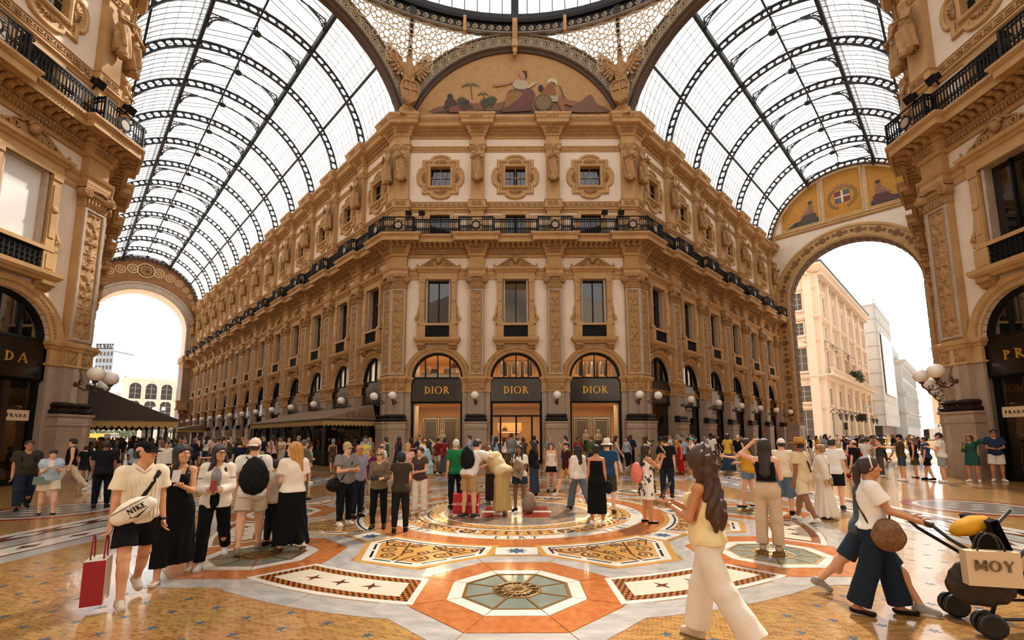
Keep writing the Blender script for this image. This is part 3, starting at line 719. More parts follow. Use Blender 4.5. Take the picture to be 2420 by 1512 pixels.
# ------------------------------------------------------------------ end walls of the arms
def end_wall(name, M, r, zc, depth, jamb):
 """arch of radius r centred at height zc in a wall that fills the arm under the vault; local x across, y outward along the arm"""
 o = struct(empty(name)); o.matrix_world = M; hw = AW / 2
 n = 40; ins = [(r, 0)] + arc(0, zc, r, 0, PI, n) + [(-r, 0)]
 outs = [(hw, 0)]
 for i in range(n + 1):
  t = PI * i / n
  if t < PI * .08: outs.append((hw, zc + (22.1 - zc) * t / (PI * .08)))
  elif t > PI * .92: outs.append((-hw, zc + (22.1 - zc) * (PI - t) / (PI * .08)))
  else:
   f = (t - PI * .08) / (PI * .84); a = -math.radians(85) + math.radians(170) * f; outs.append((VR * 1.02 * math.sin(-a), VZ + VR * 1.02 * math.cos(a)))
 outs.append((-hw, 0)); k = len(ins); b = MB()
 b.add([(x, 0, z) for x, z in ins] + [(x, 0, z) for x, z in outs] + [(x, depth, z) for x, z in ins] + [(x, depth, z) for x, z in outs],
   [(i, i + 1, k + i + 1, k + i) for i in range(k - 1)] + [(i + 1, i, 2 * k + i, 2 * k + i + 1) for i in range(k - 1)] + [(2 * k + i + 1, 2 * k + i, 3 * k + i, 3 * k + i + 1) for i in range(k - 1)])
 b.build('arch_wall', M_PLASTER, o)
 return o
EWR = end_wall('wall_right_end', M_VR @ T(0, LR, 0), 5.3, 15.6, 1.7, 1.6)
EWL = end_wall('wall_left_end', M_VL @ T(0, LL, 0), 5.5, 18.0, 3.2, 1.4)
def ring(b, r0, r1, zc, d0, d1, a0=0, a1=PI, n=48, prof=None):
 b.wallsweep(prof or [(r0, d0), (r0, d1), (r1, d1), (r1, d0)], [(1e-4 * math.cos(t), zc + 1e-4 * math.sin(t)) for t in [a0 + (a1 - a0) * i / n for i in range(n + 1)]], closed=False)
def arch_band(o, name, r0, r1, zc, m, d=.08, legs=0.0, z0=0.0):
 b = MB(); n = 48; pth = arc(0, zc, r0, 0, PI, n)
 if legs: pth = [(r0, z0)] + pth + [(-r0, z0)]
 w = r1 - r0; b.wallsweep([(0, -.2), (0, d * .6), (w * .1, d), (w * .2, d), (w * .24, d * .5), (w * .76, d * .5), (w * .8, d), (w * .92, d), (w, d * .5), (w, 0)], pth, closed=False)
 return b.build(name, m, o)
M_ROUND = mat('carved_brown_stone', '#8d673e', .8, noise=(5, '#5f4022', .8), bump=.3)
a = arch_band(EWR, 'archivolt', 5.3, 6.72, 15.6, M_STONE, .14, 1, 2.6)
ME_ROUNDEL = MB().lathe([(.3, 0), (.3, .06), (.22, .08), (.2, .04), (.12, .04), (.08, .08), (.01, .09)], 14).xf(RX(PI / 2)).mesh('roundel', M_ROUND)
for i in range(37):
 t = PI * (i + .5) / 37; place('roundel', ME_ROUNDEL, a, T(6.0 * math.cos(t), -.05, 15.6 + 6.0 * math.sin(t)) @ SCL(1 if i % 3 == 1 else .6))
for s in (-1, 1):
 for i in range(20): place('roundel', ME_ROUNDEL, a, T(s * 6.0, -.05, 3.2 + .62 * i) @ SCL(1 if i % 3 == 1 else .6))
 MB().box(s * 6.1 - .8, s * 6.1 + .8, -.22, 1.9, 0, 2.7).box(s * 6.1 - .85, s * 6.1 + .85, -.27, 1.95, 2.3, 2.62).build('plinth', M_PIER, EWR)
# coffers of the soffit: dark sunk frames
cof = MB()
for i in range(26):
 t0, t1 = PI * (i + .12) / 26, PI * (i + .88) / 26
 for y0, y1 in ((.16, .78), (.92, 1.54)):
  P = [(5.27 * math.cos(t), y, 15.6 + 5.27 * math.sin(t)) for t in (t0, t1) for y in (y0, y1)]
  cof.bar(P[0], P[1], .05); cof.bar(P[2], P[3], .05); cof.bar(P[0], P[2], .05); cof.bar(P[1], P[3], .05)
for s in (-1, 1):
 for i in range(14):
  for y0, y1 in ((.16, .78), (.92, 1.54)):
   z0, z1 = 2.9 + .9 * i, 3.6 + .9 * i; x = s * 5.27; cof.bar((x, y0, z0), (x, y1, z0), .05); cof.bar((x, y0, z1), (x, y1, z1), .05); cof.bar((x, y0, z0), (x, y0, z1), .05); cof.bar((x, y1, z0), (x, y1, z1), .05)
cof.build('soffit_coffers', M_ROUND, EWR, kind='stuff')
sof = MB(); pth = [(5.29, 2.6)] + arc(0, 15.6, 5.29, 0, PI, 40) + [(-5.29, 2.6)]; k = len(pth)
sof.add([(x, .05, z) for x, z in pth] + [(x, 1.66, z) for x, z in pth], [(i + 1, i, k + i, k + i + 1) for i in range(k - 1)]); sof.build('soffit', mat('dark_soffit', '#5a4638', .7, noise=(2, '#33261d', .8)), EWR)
# right lunette: three mosaic panels in stone frames, plaster below
def mosaic_mat(name, c1, c2):
 m = mat(name, c1, .35, .25, noise=(9, c2, .8), bump=.3, bscale=90); return m
M_GOLDMOS = mosaic_mat('gold_mosaic', '#b87d14', '#7d4f0c')
lun = []
def vz(x): return VZ + math.sqrt(max(0, (VR - .45) ** 2 - x * x))
for x0, x1, nm in ((-5.4, -2.0, 'left'), (-1.55, 1.55, 'crest'), (2.0, 5.4, 'right')):
 top = [(x1 + (x0 - x1) * i / 10, vz(x1 + (x0 - x1) * i / 10)) for i in range(11)]; pts = [(x0, 23.35), (x1, 23.35)] + top
 b = MB(); b.plate(pts, .04, .06); p = b.build('mosaic_panel', M_GOLDMOS, EWR)
 MB().wallsweep([(-.06, 0), (-.06, .12), (.04, .16), (.14, .12), (.16, 0)], pts).build('panel_frame', M_STONE, p)
 lun.append(p)
MB().wallsweep([(0, 0), (0, .12), (.12, .2), (.25, .12), (.3, 0)], [(-6.6, 22.95), (6.6, 22.95), (6.6, 22.97), (-6.6, 22.97)]).build('string_course', M_STONE, EWR)
ring_b = MB(); ring_b.wallsweep([(-.35, .0), (-.35, .1), (0, .14), (0, 0)], [(vpt(math.radians(88) - math.radians(176) * i / 40, 6.86)) for i in range(41)], closed=False); ring_b.build('lunette_rim', M_STONE, EWR)
# plates of flat colour set on the mosaic, as its tesserae are
def mosa(parent, name, pts, col, d=.075, sx=1, ox=0, oz=0):
 return MB().plate([(ox + sx * x, oz + z) for x, z in pts], d - .012, d).build(name, mat('tessera_' + col[1:], col, .5, noise=(14, '#000000', .25), bump=.2, bscale=90), parent)
def ell(cx, cz, a, b, n=14, a0=0, a1=2 * PI): return [(cx + a * math.cos(a0 + (a1 - a0) * i / n), cz + b * math.sin(a0 + (a1 - a0) * i / n)) for i in range(n)]
crest = lun[1]
for q in range(4):
 i, j = q % 2, q // 2
 mosa(crest, 'shield_quarter', [(-.62 + .62 * i, 24.7 + .62 * j), (0 + .62 * i, 24.7 + .62 * j), (0 + .62 * i, 25.32 + .62 * j), (-.62 + .62 * i, 25.32 + .62 * j)], '#6f1f1a' if (i + j) % 2 else '#4b4a4e')
mosa(crest, 'shield_cross', [(-.08, 24.7), (.08, 24.7), (.08, 25.26), (.62, 25.26), (.62, 25.38), (.08, 25.38), (.08, 25.94), (-.08, 25.94), (-.08, 25.38), (-.62, 25.38), (-.62, 25.26), (-.08, 25.26)], '#d8c9a4', .09)
mosa(crest, 'crown', [(-.5, 26.1), (.5, 26.1), (.62, 26.5), (.4, 26.45), (.35, 26.62), (.15, 26.5), (0, 26.7), (-.15, 26.5), (-.35, 26.62), (-.4, 26.45), (-.62, 26.5)], '#8a5a1c')
for s in (-1, 1):
 for q in range(12):
  t = -PI / 2 + s * (.3 + .19 * q); x, z = 1.12 * math.cos(t) * (1 if s > 0 else 1), 25.25 + 1.12 * math.sin(t)
  for w in (-.6, .6):
   aa = t + s * PI / 2 + w; mosa(crest, 'laurel_leaf', [(x, z), (x + .16 * math.cos(aa) - .04 * math.sin(aa), z + .16 * math.sin(aa) + .04 * math.cos(aa)), (x + .3 * math.cos(aa), z + .3 * math.sin(aa)), (x + .16 * math.cos(aa) + .04 * math.sin(aa), z + .16 * math.sin(aa) - .04 * math.cos(aa))], '#23301f')
for p, s, c0, rob in ((lun[0], 1, -3.2, '#3b2a1e'), (lun[2], -1, 3.3, '#4a1c18')):
 mosa(p, 'dark_ground', [(c0 + s * x, z) for x, z in ((-1.9, 23.4), (1.1, 23.4), (1.1, 23.9), (.6, 24.1), (-.3, 24.0), (-1.0, 23.95))][::s], '#1c1612')
 mosa(p, 'robe', [(c0 + s * x, z) for x, z in ((-1.0, 23.5), (.9, 23.5), (.95, 24.3), (.55, 24.7), (0, 24.55), (-.5, 24.1))][::s], rob, .085)
 mosa(p, 'torso', [(c0 + s * x, z) for x, z in ((0, 24.45), (.6, 24.5), (.75, 25.15), (.5, 25.4), (.2, 25.3))][::s], '#7d5333', .095)
 mosa(p, 'arm', [(c0 + s * x, z) for x, z in ((.25, 25.2), (-.2, 24.7), (-.5, 24.4), (-.4, 24.3), (-.05, 24.5), (.4, 24.95))][::s], '#8a5d3a', .105)
 mosa(p, 'head', ell(c0 + s * .42, 25.58, .16, .2), '#7a5032', .1); mosa(p, 'hair', ell(c0 + s * .47, 25.7, .2, .15), '#1d130d', .11)
# left end wall: plain grey archivolt, ornamented frieze with a clock
arch_band(EWL, 'archivolt', 5.5, 6.6, 18.0, M_GREY, .2, 1, 13.2)
for s in (-1, 1):
 MB().box(s * 6.2 - .75, s * 6.2 + .75, -.5, 3.2, 0, 12.2).box(s * 6.2 - .85, s * 6.2 + .85, -.6, 3.3, 0, 2.4).build('pier', mat('brown_pier', '#8a6f58', .6, noise=(1, '#6b523e', .7)), EWL)
 b = MB(); b.box(s * 6.2 - .95, s * 6.2 + .95, -.75, 3.3, 13.6, 14.1); b.box(s * 6.2 - .8, s * 6.2 + .8, -.6, 3.2, 12.2, 13.2); b.box(s * 6.2 - 1.0, s * 6.2 + 1.0, -.85, 3.3, 13.2, 13.6)
 b.build('pier_capital', M_STONE2, EWL)
 b = MB(); b.box(s * 5.7 - .9, s * 5.7 + .6, -1.6, -.4, 5.7, 6.0); b.box(s * 5.7 - .8, s * 5.7 + .5, -1.5, -1.4, 6.0, 7.0); b.box(s * 5.7 - .8, s * 5.7 - .7, -1.5, -.4, 6.0, 7.0); b.box(s * 5.7 - .9, s * 5.7 + .6, -1.55, -.4, 7.0, 7.15); b.box(s * 5.7 - .5, s * 5.7 + .2, -1.2, -.4, 5.2, 5.7)
 if s > 0: b.build('small_balcony', M_STONE2, EWL)
fr = MB(); k = 40; M_FRZ = mat('brown_frieze', '#8a5a2c', .7, noise=(2, '#5f3a18', .8))
oo = [vpt(math.radians(-80) + math.radians(160) * i / k, 6.84) for i in range(k + 1)]; ii = [(6.7 * math.sin(math.radians(-76) + math.radians(152) * i / k), 18.0 + 6.7 * math.cos(math.radians(-76) + math.radians(152) * i / k)) for i in range(k + 1)]
fr.add([(x, -.12, z) for x, z in oo] + [(x, -.12, z) for x, z in ii], [(i, i + 1, k + 2 + i, k + 1 + i) for i in range(k)]); FRZ = fr.build('ornament_frieze', M_FRZ, EWL)
M_CLK = mat('cream_ring', '#c9a878', .6)
def flat_ring(b, c, r0, r1, d, n=20):
 b.wallsweep([(0, .1), (0, d), (r1 - r0, d), (r1 - r0, .1)], [(c[0] + r0 * math.cos(2 * PI * i / n), c[1] + r0 * math.sin(2 * PI * i / n)) for i in range(n)])
for i in range(13):
 if i == 6: continue
 t = math.radians(-66 + 11 * i); rr = 6.7 + (6 - abs(i - 6)) / 6 * 1.7; c = (rr * math.sin(t), 18.35 + rr * math.cos(t))
 c = (c[0] * .99, (oo[round((t / math.radians(160) + .5) * k)][1] + ii[round((t / math.radians(152) + .5) * k)][1]) / 2); h = .22 + .55 * (1 - abs(i - 6) / 6.5)
 b = MB(); flat_ring(b, c, h * .82, h, .16)
 for q in range(8): flat_ring(b, (c[0] + h * .4 * math.cos(q * PI / 4), c[1] + h * .4 * math.sin(q * PI / 4)), h * .1, h * .17, .16, 8)
 b.build('frieze_roundel', M_CLK, FRZ)
clk = MB(); cc = (0, 26.45); flat_ring(clk, cc, .95, 1.08, .18, 28); flat_ring(clk, cc, .62, .68, .18, 24); clk = clk.build('clock_ring', M_CLK, FRZ)
def numeral(b, txt, M):
 seg = {'I': [((0, -.5), (0, .5))], 'V': [((-.28, .5), (0, -.5)), ((0, -.5), (.28, .5))], 'X': [((-.28, .5), (.28, -.5)), ((-.28, -.5), (.28, .5))]}
 wd = {'I': .28, 'V': .62, 'X': .62}; x = -sum(wd[c] for c in txt) / 2
 for c in txt:
  x += wd[c] / 2
  for p, q in seg[c]: b.bar(M @ Vector((x + p[0], 0, p[1])), M @ Vector((x + q[0], 0, q[1])), .03, .03)
  x += wd[c] / 2
nb = MB()
for i, tx in enumerate(('XII', 'I', 'II', 'III', 'IIII', 'V', 'VI', 'VII', 'VIII', 'IX', 'X', 'XI')):
 t = PI / 2 - i * PI / 6; numeral(nb, tx, T(.81 * math.cos(t), -.17, cc[1] + .81 * math.sin(t)) @ RY(-(t - PI / 2)) @ SCL(.22, .22, .2))
nb.build('clock_numerals', M_FRAME, clk)
hb = MB(); hb.bar((0, -.2, cc[1]), (.42, -.2, cc[1] - .34), .07, .04); hb.bar((0, -.2, cc[1]), (.36, -.2, cc[1] - .12), .08, .04); hb.build('clock_hands', M_FRAME, clk)
# ================================================================== octagon: eight arches, pendentives, ring and dome
M_LACE = mat('pale_iron_lace', '#c9b699', .6); M_LACED = mat('grey_iron_lace', '#7e7468', .6)
AZ, A0, A1, A2 = 19.9, 7.05, 7.32, 8.3
HALF = math.acos((22.25 - AZ) / A2)
def oct_arch_meshes():
 P = {}
 ang = lambda r: (math.asin(min(1, max(-1, (22.2 - AZ) / r))))
 b = MB(); a0 = ang(A0); pth = arc(0, AZ, A0, a0, PI - a0, 44)
 b.wallsweep([(0, -.3), (0, .12), (.1, .2), (.27, .16), (.27, -.3)], pth, closed=False); P['arch_moulding'] = b.mesh('arch_moulding', M_DKBASE if False else mat('dark_arch_moulding', '#4a3626', .6))
 b = MB(); hx = FH - .02; lim = lambda r: math.acos(min(1, hx / r)) if r > hx else ang(r)
 a1 = max(ang(A1), lim(A1 + .1)); pth = arc(0, AZ, A1, a1, PI - a1, 44)
 b.wallsweep([(0, 0), (0, .34), (.06, .36), (.1, .3), (.1, 0)], pth, closed=False)
 a2 = lim(A2); pth = arc(0, AZ, A2 - .12, a2 + .01, PI - a2 - .01, 44); b.wallsweep([(0, 0), (0, .34), (.06, .36), (.12, .3), (.12, 0)], pth, closed=False)
 P['arch_rims'] = b.mesh('arch_rim', M_LACED)
 b = MB(); ab = lim((A1 + A2) / 2); pth = arc(0, AZ, A1 + .05, ab, PI - ab, 44); b.wallsweep([(0, .02), (0, .06), (A2 - A1 - .1, .06), (A2 - A1 - .1, .02)], pth, closed=False); P['arch_back'] = b.mesh('arch_web', M_IRON2)
 b = MB(); rm = (A1 + A2) / 2; n = 27; am = lim(rm) + .05
 for i in range(n):
  t = am + (PI - 2 * am) * (i + .5) / n; cx, cz = rm * math.cos(t), AZ + rm * math.sin(t); r = .3
  b.tube([(cx + r * math.cos(q), -.22, cz + r * math.sin(q)) for q in [PI / 6 * k for k in range(13)]], .035, 4, cap=False)
  for k in range(8): q = PI / 4 * k; b.tube([(cx + .15 * math.cos(q) + .075 * math.cos(w), -.22, cz + .15 * math.sin(q) + .075 * math.sin(w)) for w in [PI / 3 * z for z in range(7)]], .02, 4, cap=False)
  t2 = am + (PI - 2 * am) * (i + 1) / n
  for rr in (rm - .32, rm + .32): b.tube([(rr * math.cos(t2) + .11 * math.cos(w), -.22, AZ + rr * math.sin(t2) + .11 * math.sin(w)) for w in [PI / 4 * z for z in range(9)]], .03, 4, cap=False)
  b.bar(((rm - .42) * math.cos(t2), -.22, AZ + (rm - .42) * math.sin(t2)), ((rm + .42) * math.cos(t2), -.22, AZ + (rm + .42) * math.sin(t2)), .03)
 P['rosettes'] = b.mesh('rosette_band', M_LACE)
 b = MB(); b.box(-.16, .16, -.62, -.2, 27.2, 29.0); b.box(-.2, .2, -.7, -.2, 26.9, 27.25); b.box(-.13, .13, -.6, -.2, 26.55, 26.9); b.ball((0, -.45, 26.5), .13, 8, 6)
 for u in (-.08, 0, .08): b.box(u - .02, u + .02, -.66, -.6, 27.5, 28.7)
 P['keystone'] = b.mesh('keystone', M_STONE)
 return P
OA = oct_arch_meshes()
DOME = struct(empty('ceiling_dome', (0, YC, 0)))
OCT = []
for k in range(8):
 rz = -k * PI / 4                                      # face 0 is the front; clockwise to the right
 M = RZ(rz) @ T(0, RW, 0)
 a = place('octagon_arch', OA['arch_moulding'], DOME, M); OCT.append(a)
 for nm in ('arch_rims', 'arch_back', 'keystone'): place(OA[nm].name.split('.')[0], OA[nm], a)
 place('rosette_band', OA['rosettes'], a, kind='stuff')
def pend_pt(q, z):
 """pendentive between face 0 and face 1: q in 0..1 across from arch to arch at height z"""
 r = A2 - .05; x = math.sqrt(max(0, r * r - (z - AZ) ** 2)); x = min(x, FH)
 p0 = Vector((x, RW)); c, s = math.cos(PI / 4), math.sin(PI / 4); p1 = Vector((-x * c + RW * s, x * s + RW * c))
 p = p0 * (1 - q) + p1 * q
 f = max(0, (z - 24.5) / 3.7); Rr = p.length; tgt = RW + .0
 p = p * (1 + f * (tgt / Rr - 1) * .9)
 return p, (p1 - p0).length
def pend_mesh():
 lace = MB(); z = 24.1; row = 0
 def ringp(c, zc, rad, tube, n=10):
  pts = []
  for i in range(n + 1):
   w = 2 * PI * i / n; zz = min(28.25, max(23.6, zc + rad * math.sin(w))); p, L = pend_pt(.5, zz); _, L = pend_pt(.5, zz)
   p, _ = pend_pt(.5 + (c + rad * math.cos(w)) / max(L, .2), zz); pts.append((p.x * .997, p.y * .997, zz))
  lace.tube(pts, tube, 4, cap=False)
 pitch = 1.02
 while z < 28.6:
  _, L = pend_pt(.5, min(28.2, z)); n = int(L / pitch) + 1
  for i in range(-n, n + 1):
   c = (i + .5 * (row % 2)) * pitch
   if abs(c) > L / 2 + .25: continue
   for rad, tb in ((.5, .045), (.2, .045)):
    if abs(c) + rad * .6 < L / 2 + .1: ringp(c, z, rad, tb, 12)
   for k in range(6):
    w = PI / 3 * k + PI / 6
    if abs(c + .34 * math.cos(w)) < L / 2 and z + .34 * math.sin(w) < 28.2: ringp(c + .34 * math.cos(w), z + .34 * math.sin(w), .15, .036, 8)
  z += .88; row += 1
 edge = MB()
 for q in (0.0, 1.0):
  edge.tube([(*pend_pt(q, 23.45 + 4.75 * i / 16)[0], 23.45 + 4.75 * i / 16) for i in range(17)], .06, 5)
 gl = MB(); nz = 14; nq = 10; vs = []
 for j in range(nz + 1):
  zz = 23.5 + 4.72 * j / nz
  for i in range(nq + 1): p, _ = pend_pt(i / nq, zz); vs.append((p.x * 1.004, p.y * 1.004, zz))
 gl.add(vs, [(j * (nq + 1) + i, j * (nq + 1) + i + 1, (j + 1) * (nq + 1) + i + 1, (j + 1) * (nq + 1) + i) for j in range(nz) for i in range(nq)], 0, True)
 return lace.mesh('pendentive_lace', M_LACE), edge.mesh('pendentive_rim', M_LACED), gl.mesh('pendentive_glass', M_VGLASS)
ME_PEND = pend_mesh()
for k in range(8):
 M = RZ(-k * PI / 4)
 p = place('pendentive', ME_PEND[1], DOME, M); place('pendentive_lace', ME_PEND[0], p, kind='stuff'); place('pendentive_glass', ME_PEND[2], p)
# ring beam with running scrolls
def band(r0, r1, z0, z1, m, name, n=96, parent=None):
 b = MB(); vs = []
 for i in range(n):
  t = 2 * PI * i / n
  for r, z in ((r0, z0), (r1, z0), (r1, z1), (r0, z1)): vs.append((r * math.sin(t), r * math.cos(t), z))
 b.add(vs, [(i * 4 + k, i * 4 + (k + 1) % 4, ((i + 1) % n) * 4 + (k + 1) % 4, ((i + 1) % n) * 4 + k) for i in range(n) for k in range(4)])
 return b.build(name, m, parent or DOME)
RB = band(16.95, 17.3, 28.12, 28.8, M_IRON2, 'ring_beam'); band(16.75, 17.35, 28.8, 29.06, M_IRON, 'ring_cornice'); band(16.85, 17.3, 29.16, 29.5, M_IRON2, 'dome_rail'); band(16.8, 17.0, 28.06, 28.14, M_LACED, 'ring_lip')
sc = MB(); R = 16.9; n = 200
for i in range(n):
 t = 2 * PI * i / n
 pts = [(a, z) for a, _, z in spiral((0, 0, 28.46), .2, .05, 1.6, 1, 12)]
 sc.tube([(R * math.sin(t + x / R), R * math.cos(t + x / R), z) for x, z in pts], .032, 4)
sc.build('running_scrolls', M_LACE, RB, kind='stuff')
for k in range(16):
 t = (k + .5) * PI / 8; M = RZ(-t) @ T(0, 16.85, 0)
 place('ring_bracket', OA['keystone'].copy() if False else MB().box(-.1, .1, -.12, .2, 27.9, 29.0).mesh('ring_bracket', M_STONE), DOME, M)
ribm = MB(); pr = []
for i in range(21):
 a = PI / 2 * i / 21; pr.append((0, 17.05 * math.cos(a), 29.5 + 16.5 * math.sin(a)))
for i in range(20): ribm.bar(pr[i], pr[i + 1], .3, .5, up=(1, 0, 0))
ribm.bar((0, 16.95, 28.1), (0, 17.05, 29.6), .32, .4, up=(1, 0, 0)); ribm = ribm.mesh('dome_rib', M_IRON2)
ME_POST = MB().bar((0, 0, 25.2), (0, -.9, 28.2), .26, .26, up=(1, 0, 0)).mesh('ring_post', M_IRON2)
for k in range(16):
 place('dome_rib', ribm, DOME, RZ(-k * PI / 8))
 if k % 2: place('ring_post', ME_POST, DOME, RZ(-k * PI / 8) @ T(0, math.hypot(FH, RW) - .75, 0))
gb = MB(); dg = MB(); NB = 128
def dpt(t, a, r=17.1): return (r * math.cos(a) * math.sin(t), r * math.cos(a) * math.cos(t), 29.5 + 16.5 * r / 17.1 * math.sin(a))
for k in range(NB):
 t = 2 * PI * k / NB
 if k % 8: gb.tube([dpt(t, PI / 2 * .86 * i / 12) for i in range(13)], .03, 4)
for j in range(1, 10): gb.tube([dpt(2 * PI * i / 96, PI / 2 * .09 * j) for i in range(97)], .02, 4, cap=False)
gb.build('dome_glazing_bars', M_IRON2, DOME, kind='stuff')
ME_DP = {}
vs = []; nj = 14
for k in range(NB + 1):
 for j in range(nj + 1): vs.append(dpt(2 * PI * k / NB, PI / 2 * .97 * j / nj, 17.15))
low = MB().add([dpt(-PI / NB * .96, PI / 2 * .97 * j / nj, 17.15) for j in range(0, 5)] + [dpt(PI / NB * .96, PI / 2 * .97 * j / nj, 17.15) for j in range(0, 5)], [(j, j + 1, 6 + j, 5 + j) for j in range(4)], 0, True).mesh('glass_pane', M_VGLASS)
for k in range(-28, 28): place('glass_pane', low, DOME, RZ(-(k + .5) * 2 * PI / NB))
for k in range(NB):
 kk = k if k < NB // 2 else k - NB
 for j in range(nj):
  if j < 4 and -28 <= kk < 28: continue
  dg.add([vs[k * (nj + 1) + j], vs[k * (nj + 1) + j + 1], vs[(k + 1) * (nj + 1) + j + 1], vs[(k + 1) * (nj + 1) + j]], [(0, 1, 2, 3)], 0, True)
dg.build('dome_glazing', M_VGLASS, DOME, kind='stuff')
# tympanum walls behind the four mural arches; the rear arms and rear front close the hall behind the viewer
for k in (0, 2, 4, 6):
 M = T(0, YC, 0) @ RZ(-k * PI / 4) @ T(0, RW, 0); a0 = math.asin((22.2 - AZ) / A0)
 pts = arc(0, AZ, A0 + .3, a0 * .9, PI - a0 * .9, 36)
 MB().plate(pts, -.3, -.05).build('tympanum', M_STONE, DOME, RZ(-k * PI / 4) @ T(0, RW, 0))
wr = struct(MB().box(-FH, FH, -1.9, 0, 0, 22.2).build('wall_rear', M_PLASTER, None, T(0, YC - RW, 0)))
for s in (-1, 1):
 c = Vector((s * FH, YC - RW, 0)); e = Vector((s * RW, YC - FH, 0)); d = Vector((s * Q, -Q, 0)) * 30
 b = MB(); b.bar(c + Vector((0, 0, 11)), c + d + Vector((0, 0, 11)), .5, 22); b.bar(e + Vector((0, 0, 11)), e + d + Vector((0, 0, 11)), .5, 22)
 b.build('arm_side', M_PLASTER, wr, wr.matrix_world.inverted() if False else T(0, -(YC - RW), 0))
 m = (c + e) / 2; g = MB()
 g.height(1, 16, lambda a, q: tuple(m + d * a + Vector((s * Q, Q, 0)) * (7 * math.sin((q - .5) * PI)) + Vector((0, 0, 22 + 6.6 * math.cos((q - .5) * PI))))); g.build('arm_roof', M_VGLASS, wr, T(0, -(YC - RW), 0))
# ================================================================== floor
def tilemat(name, c1, c2, mortar, scale=1.0, rough=.16, bw=.05, rh=.022):
 if (name,) in MC: return MC[(name,)]
 m = mat(name, c1, rough, coat=.25); nt = m.node_tree; b = nt.nodes['Principled BSDF']
 tc = nt.nodes.new('ShaderNodeTexCoord'); mp = nt.nodes.new('ShaderNodeMapping'); mp.inputs['Rotation'].default_value = (0, 0, .32)
 nt.links.new(tc.outputs['Object'], mp.inputs[0])
 wv = nt.nodes.new('ShaderNodeTexNoise'); wv.inputs['Scale'].default_value = 6; nt.links.new(mp.outputs[0], wv.inputs['Vector'])
 vm = nt.nodes.new('ShaderNodeVectorMath'); vm.operation = 'MULTIPLY_ADD'; vm.inputs[1].default_value = (.05, .05, 0); nt.links.new(wv.outputs['Color'], vm.inputs[0]); nt.links.new(mp.outputs[0], vm.inputs[2])
 br = nt.nodes.new('ShaderNodeTexBrick'); br.inputs['Scale'].default_value = scale; br.inputs['Brick Width'].default_value = bw; br.inputs['Row Height'].default_value = rh
 br.inputs['Mortar Size'].default_value = .0022; br.inputs['Color1'].default_value = (*lin(c1), 1); br.inputs['Color2'].default_value = (*lin(c2), 1); br.inputs['Mortar'].default_value = (*lin(mortar), 1)
 nt.links.new(vm.outputs[0], br.inputs['Vector'])
 n = nt.nodes.new('ShaderNodeTexNoise'); n.inputs['Scale'].default_value = 1.3; n.inputs['Detail'].default_value = 4; nt.links.new(tc.outputs['Object'], n.inputs['Vector'])
 mx = nt.nodes.new('ShaderNodeMix'); mx.data_type = 'RGBA'; mx.blend_type = 'MULTIPLY'; mx.inputs[0].default_value = .35
 nt.links.new(br.outputs['Color'], mx.inputs[6]); nt.links.new(n.outputs['Color'], mx.inputs[7]); nt.links.new(mx.outputs[2], b.inputs['Base Color'])
 bp = nt.nodes.new('ShaderNodeBump'); bp.inputs['Strength'].default_value = .12; bp.inputs['Distance'].default_value = .004; nt.links.new(br.outputs['Fac'], bp.inputs['Height']); nt.links.new(bp.outputs[0], b.inputs['Normal'])
 return m
M_TESS = tilemat('tan_tesserae', '#b98a4c', '#8f6230', '#c2a578', bw=.075, rh=.032)
M_MARB = mat('grey_veined_marble', '#b9b4ae', .14, noise=(2.5, '#86837f', .9), coat=.2, stretch=(1, 3, 1))
M_WMARB = mat('white_marble', '#d8d2c8', .16, noise=(5, '#b8b0a4', .7), coat=.2)
M_ORNG = mat('orange_red_marble', '#b87340', .15, noise=(11, '#94491f', .85), coat=.2)
M_OCH = mat('ochre_mosaic', '#c0924e', .2, noise=(30, '#9a6a30', .7), coat=.2)
M_BRN = mat('brown_inlay', '#5a2e16', .2, noise=(20, '#3a1a0c', .6))
M_BLK = mat('black_inlay', '#1a1613', .2)
M_BLUE = mat('blue_inlay', '#2f4a63', .22, noise=(8, '#4b6478', .7))
M_RED = mat('red_inlay', '#8a2f1a', .2, noise=(14, '#5f1d10', .6))
M_FGLASS = mat('green_floor_glass', '#7d857a', .08, noise=(2, '#5c675f', .7), spec=.7)
M_BRASS = mat('worn_brass', '#8a6a36', .35, .7)
def chk():
 m = mat('checker_mosaic', '#7a3f1c', .2); nt = m.node_tree; b = nt.nodes['Principled BSDF']
 tc = nt.nodes.new('ShaderNodeTexCoord'); c = nt.nodes.new('ShaderNodeTexChecker'); c.inputs['Scale'].default_value = 24; c.inputs['Color1'].default_value = (*lin('#1d1410'), 1); c.inputs['Color2'].default_value = (*lin('#a8622a'), 1)
 nt.links.new(tc.outputs['Object'], c.inputs['Vector']); nt.links.new(c.outputs['Color'], b.inputs['Base Color']); return m
M_CHK = chk()
M_PAVE = mat('pale_paving', '#cfc4b4', .6, noise=(1, '#b5a894', .6))
FL = struct(MB().prism([(-130, -24), (130, -24), (130, 250), (-130, 250)], -.25, 0).build('floor', M_TESS))
CEN = T(0, YC, 0)
def pol(r, deg): a = math.radians(deg); return (r * math.sin(a), -r * math.cos(a))      # 0 deg points to the viewer
def sector(r0, r1, a0, a1, n=6): return [pol(r0, a0 + (a1 - a0) * i / n) for i in range(n + 1)] + [pol(r1, a1 - (a1 - a0) * i / n) for i in range(n + 1)]
def slab(name, pts, m, M=None, z=.004, z0=-.01, kind=None): return MB().prism(pts, z0, z).build(name, m, FL, M, kind)
def slab_me(name, pts, m, z=.004): return MB().prism(pts, -.01, z).mesh(name, m)
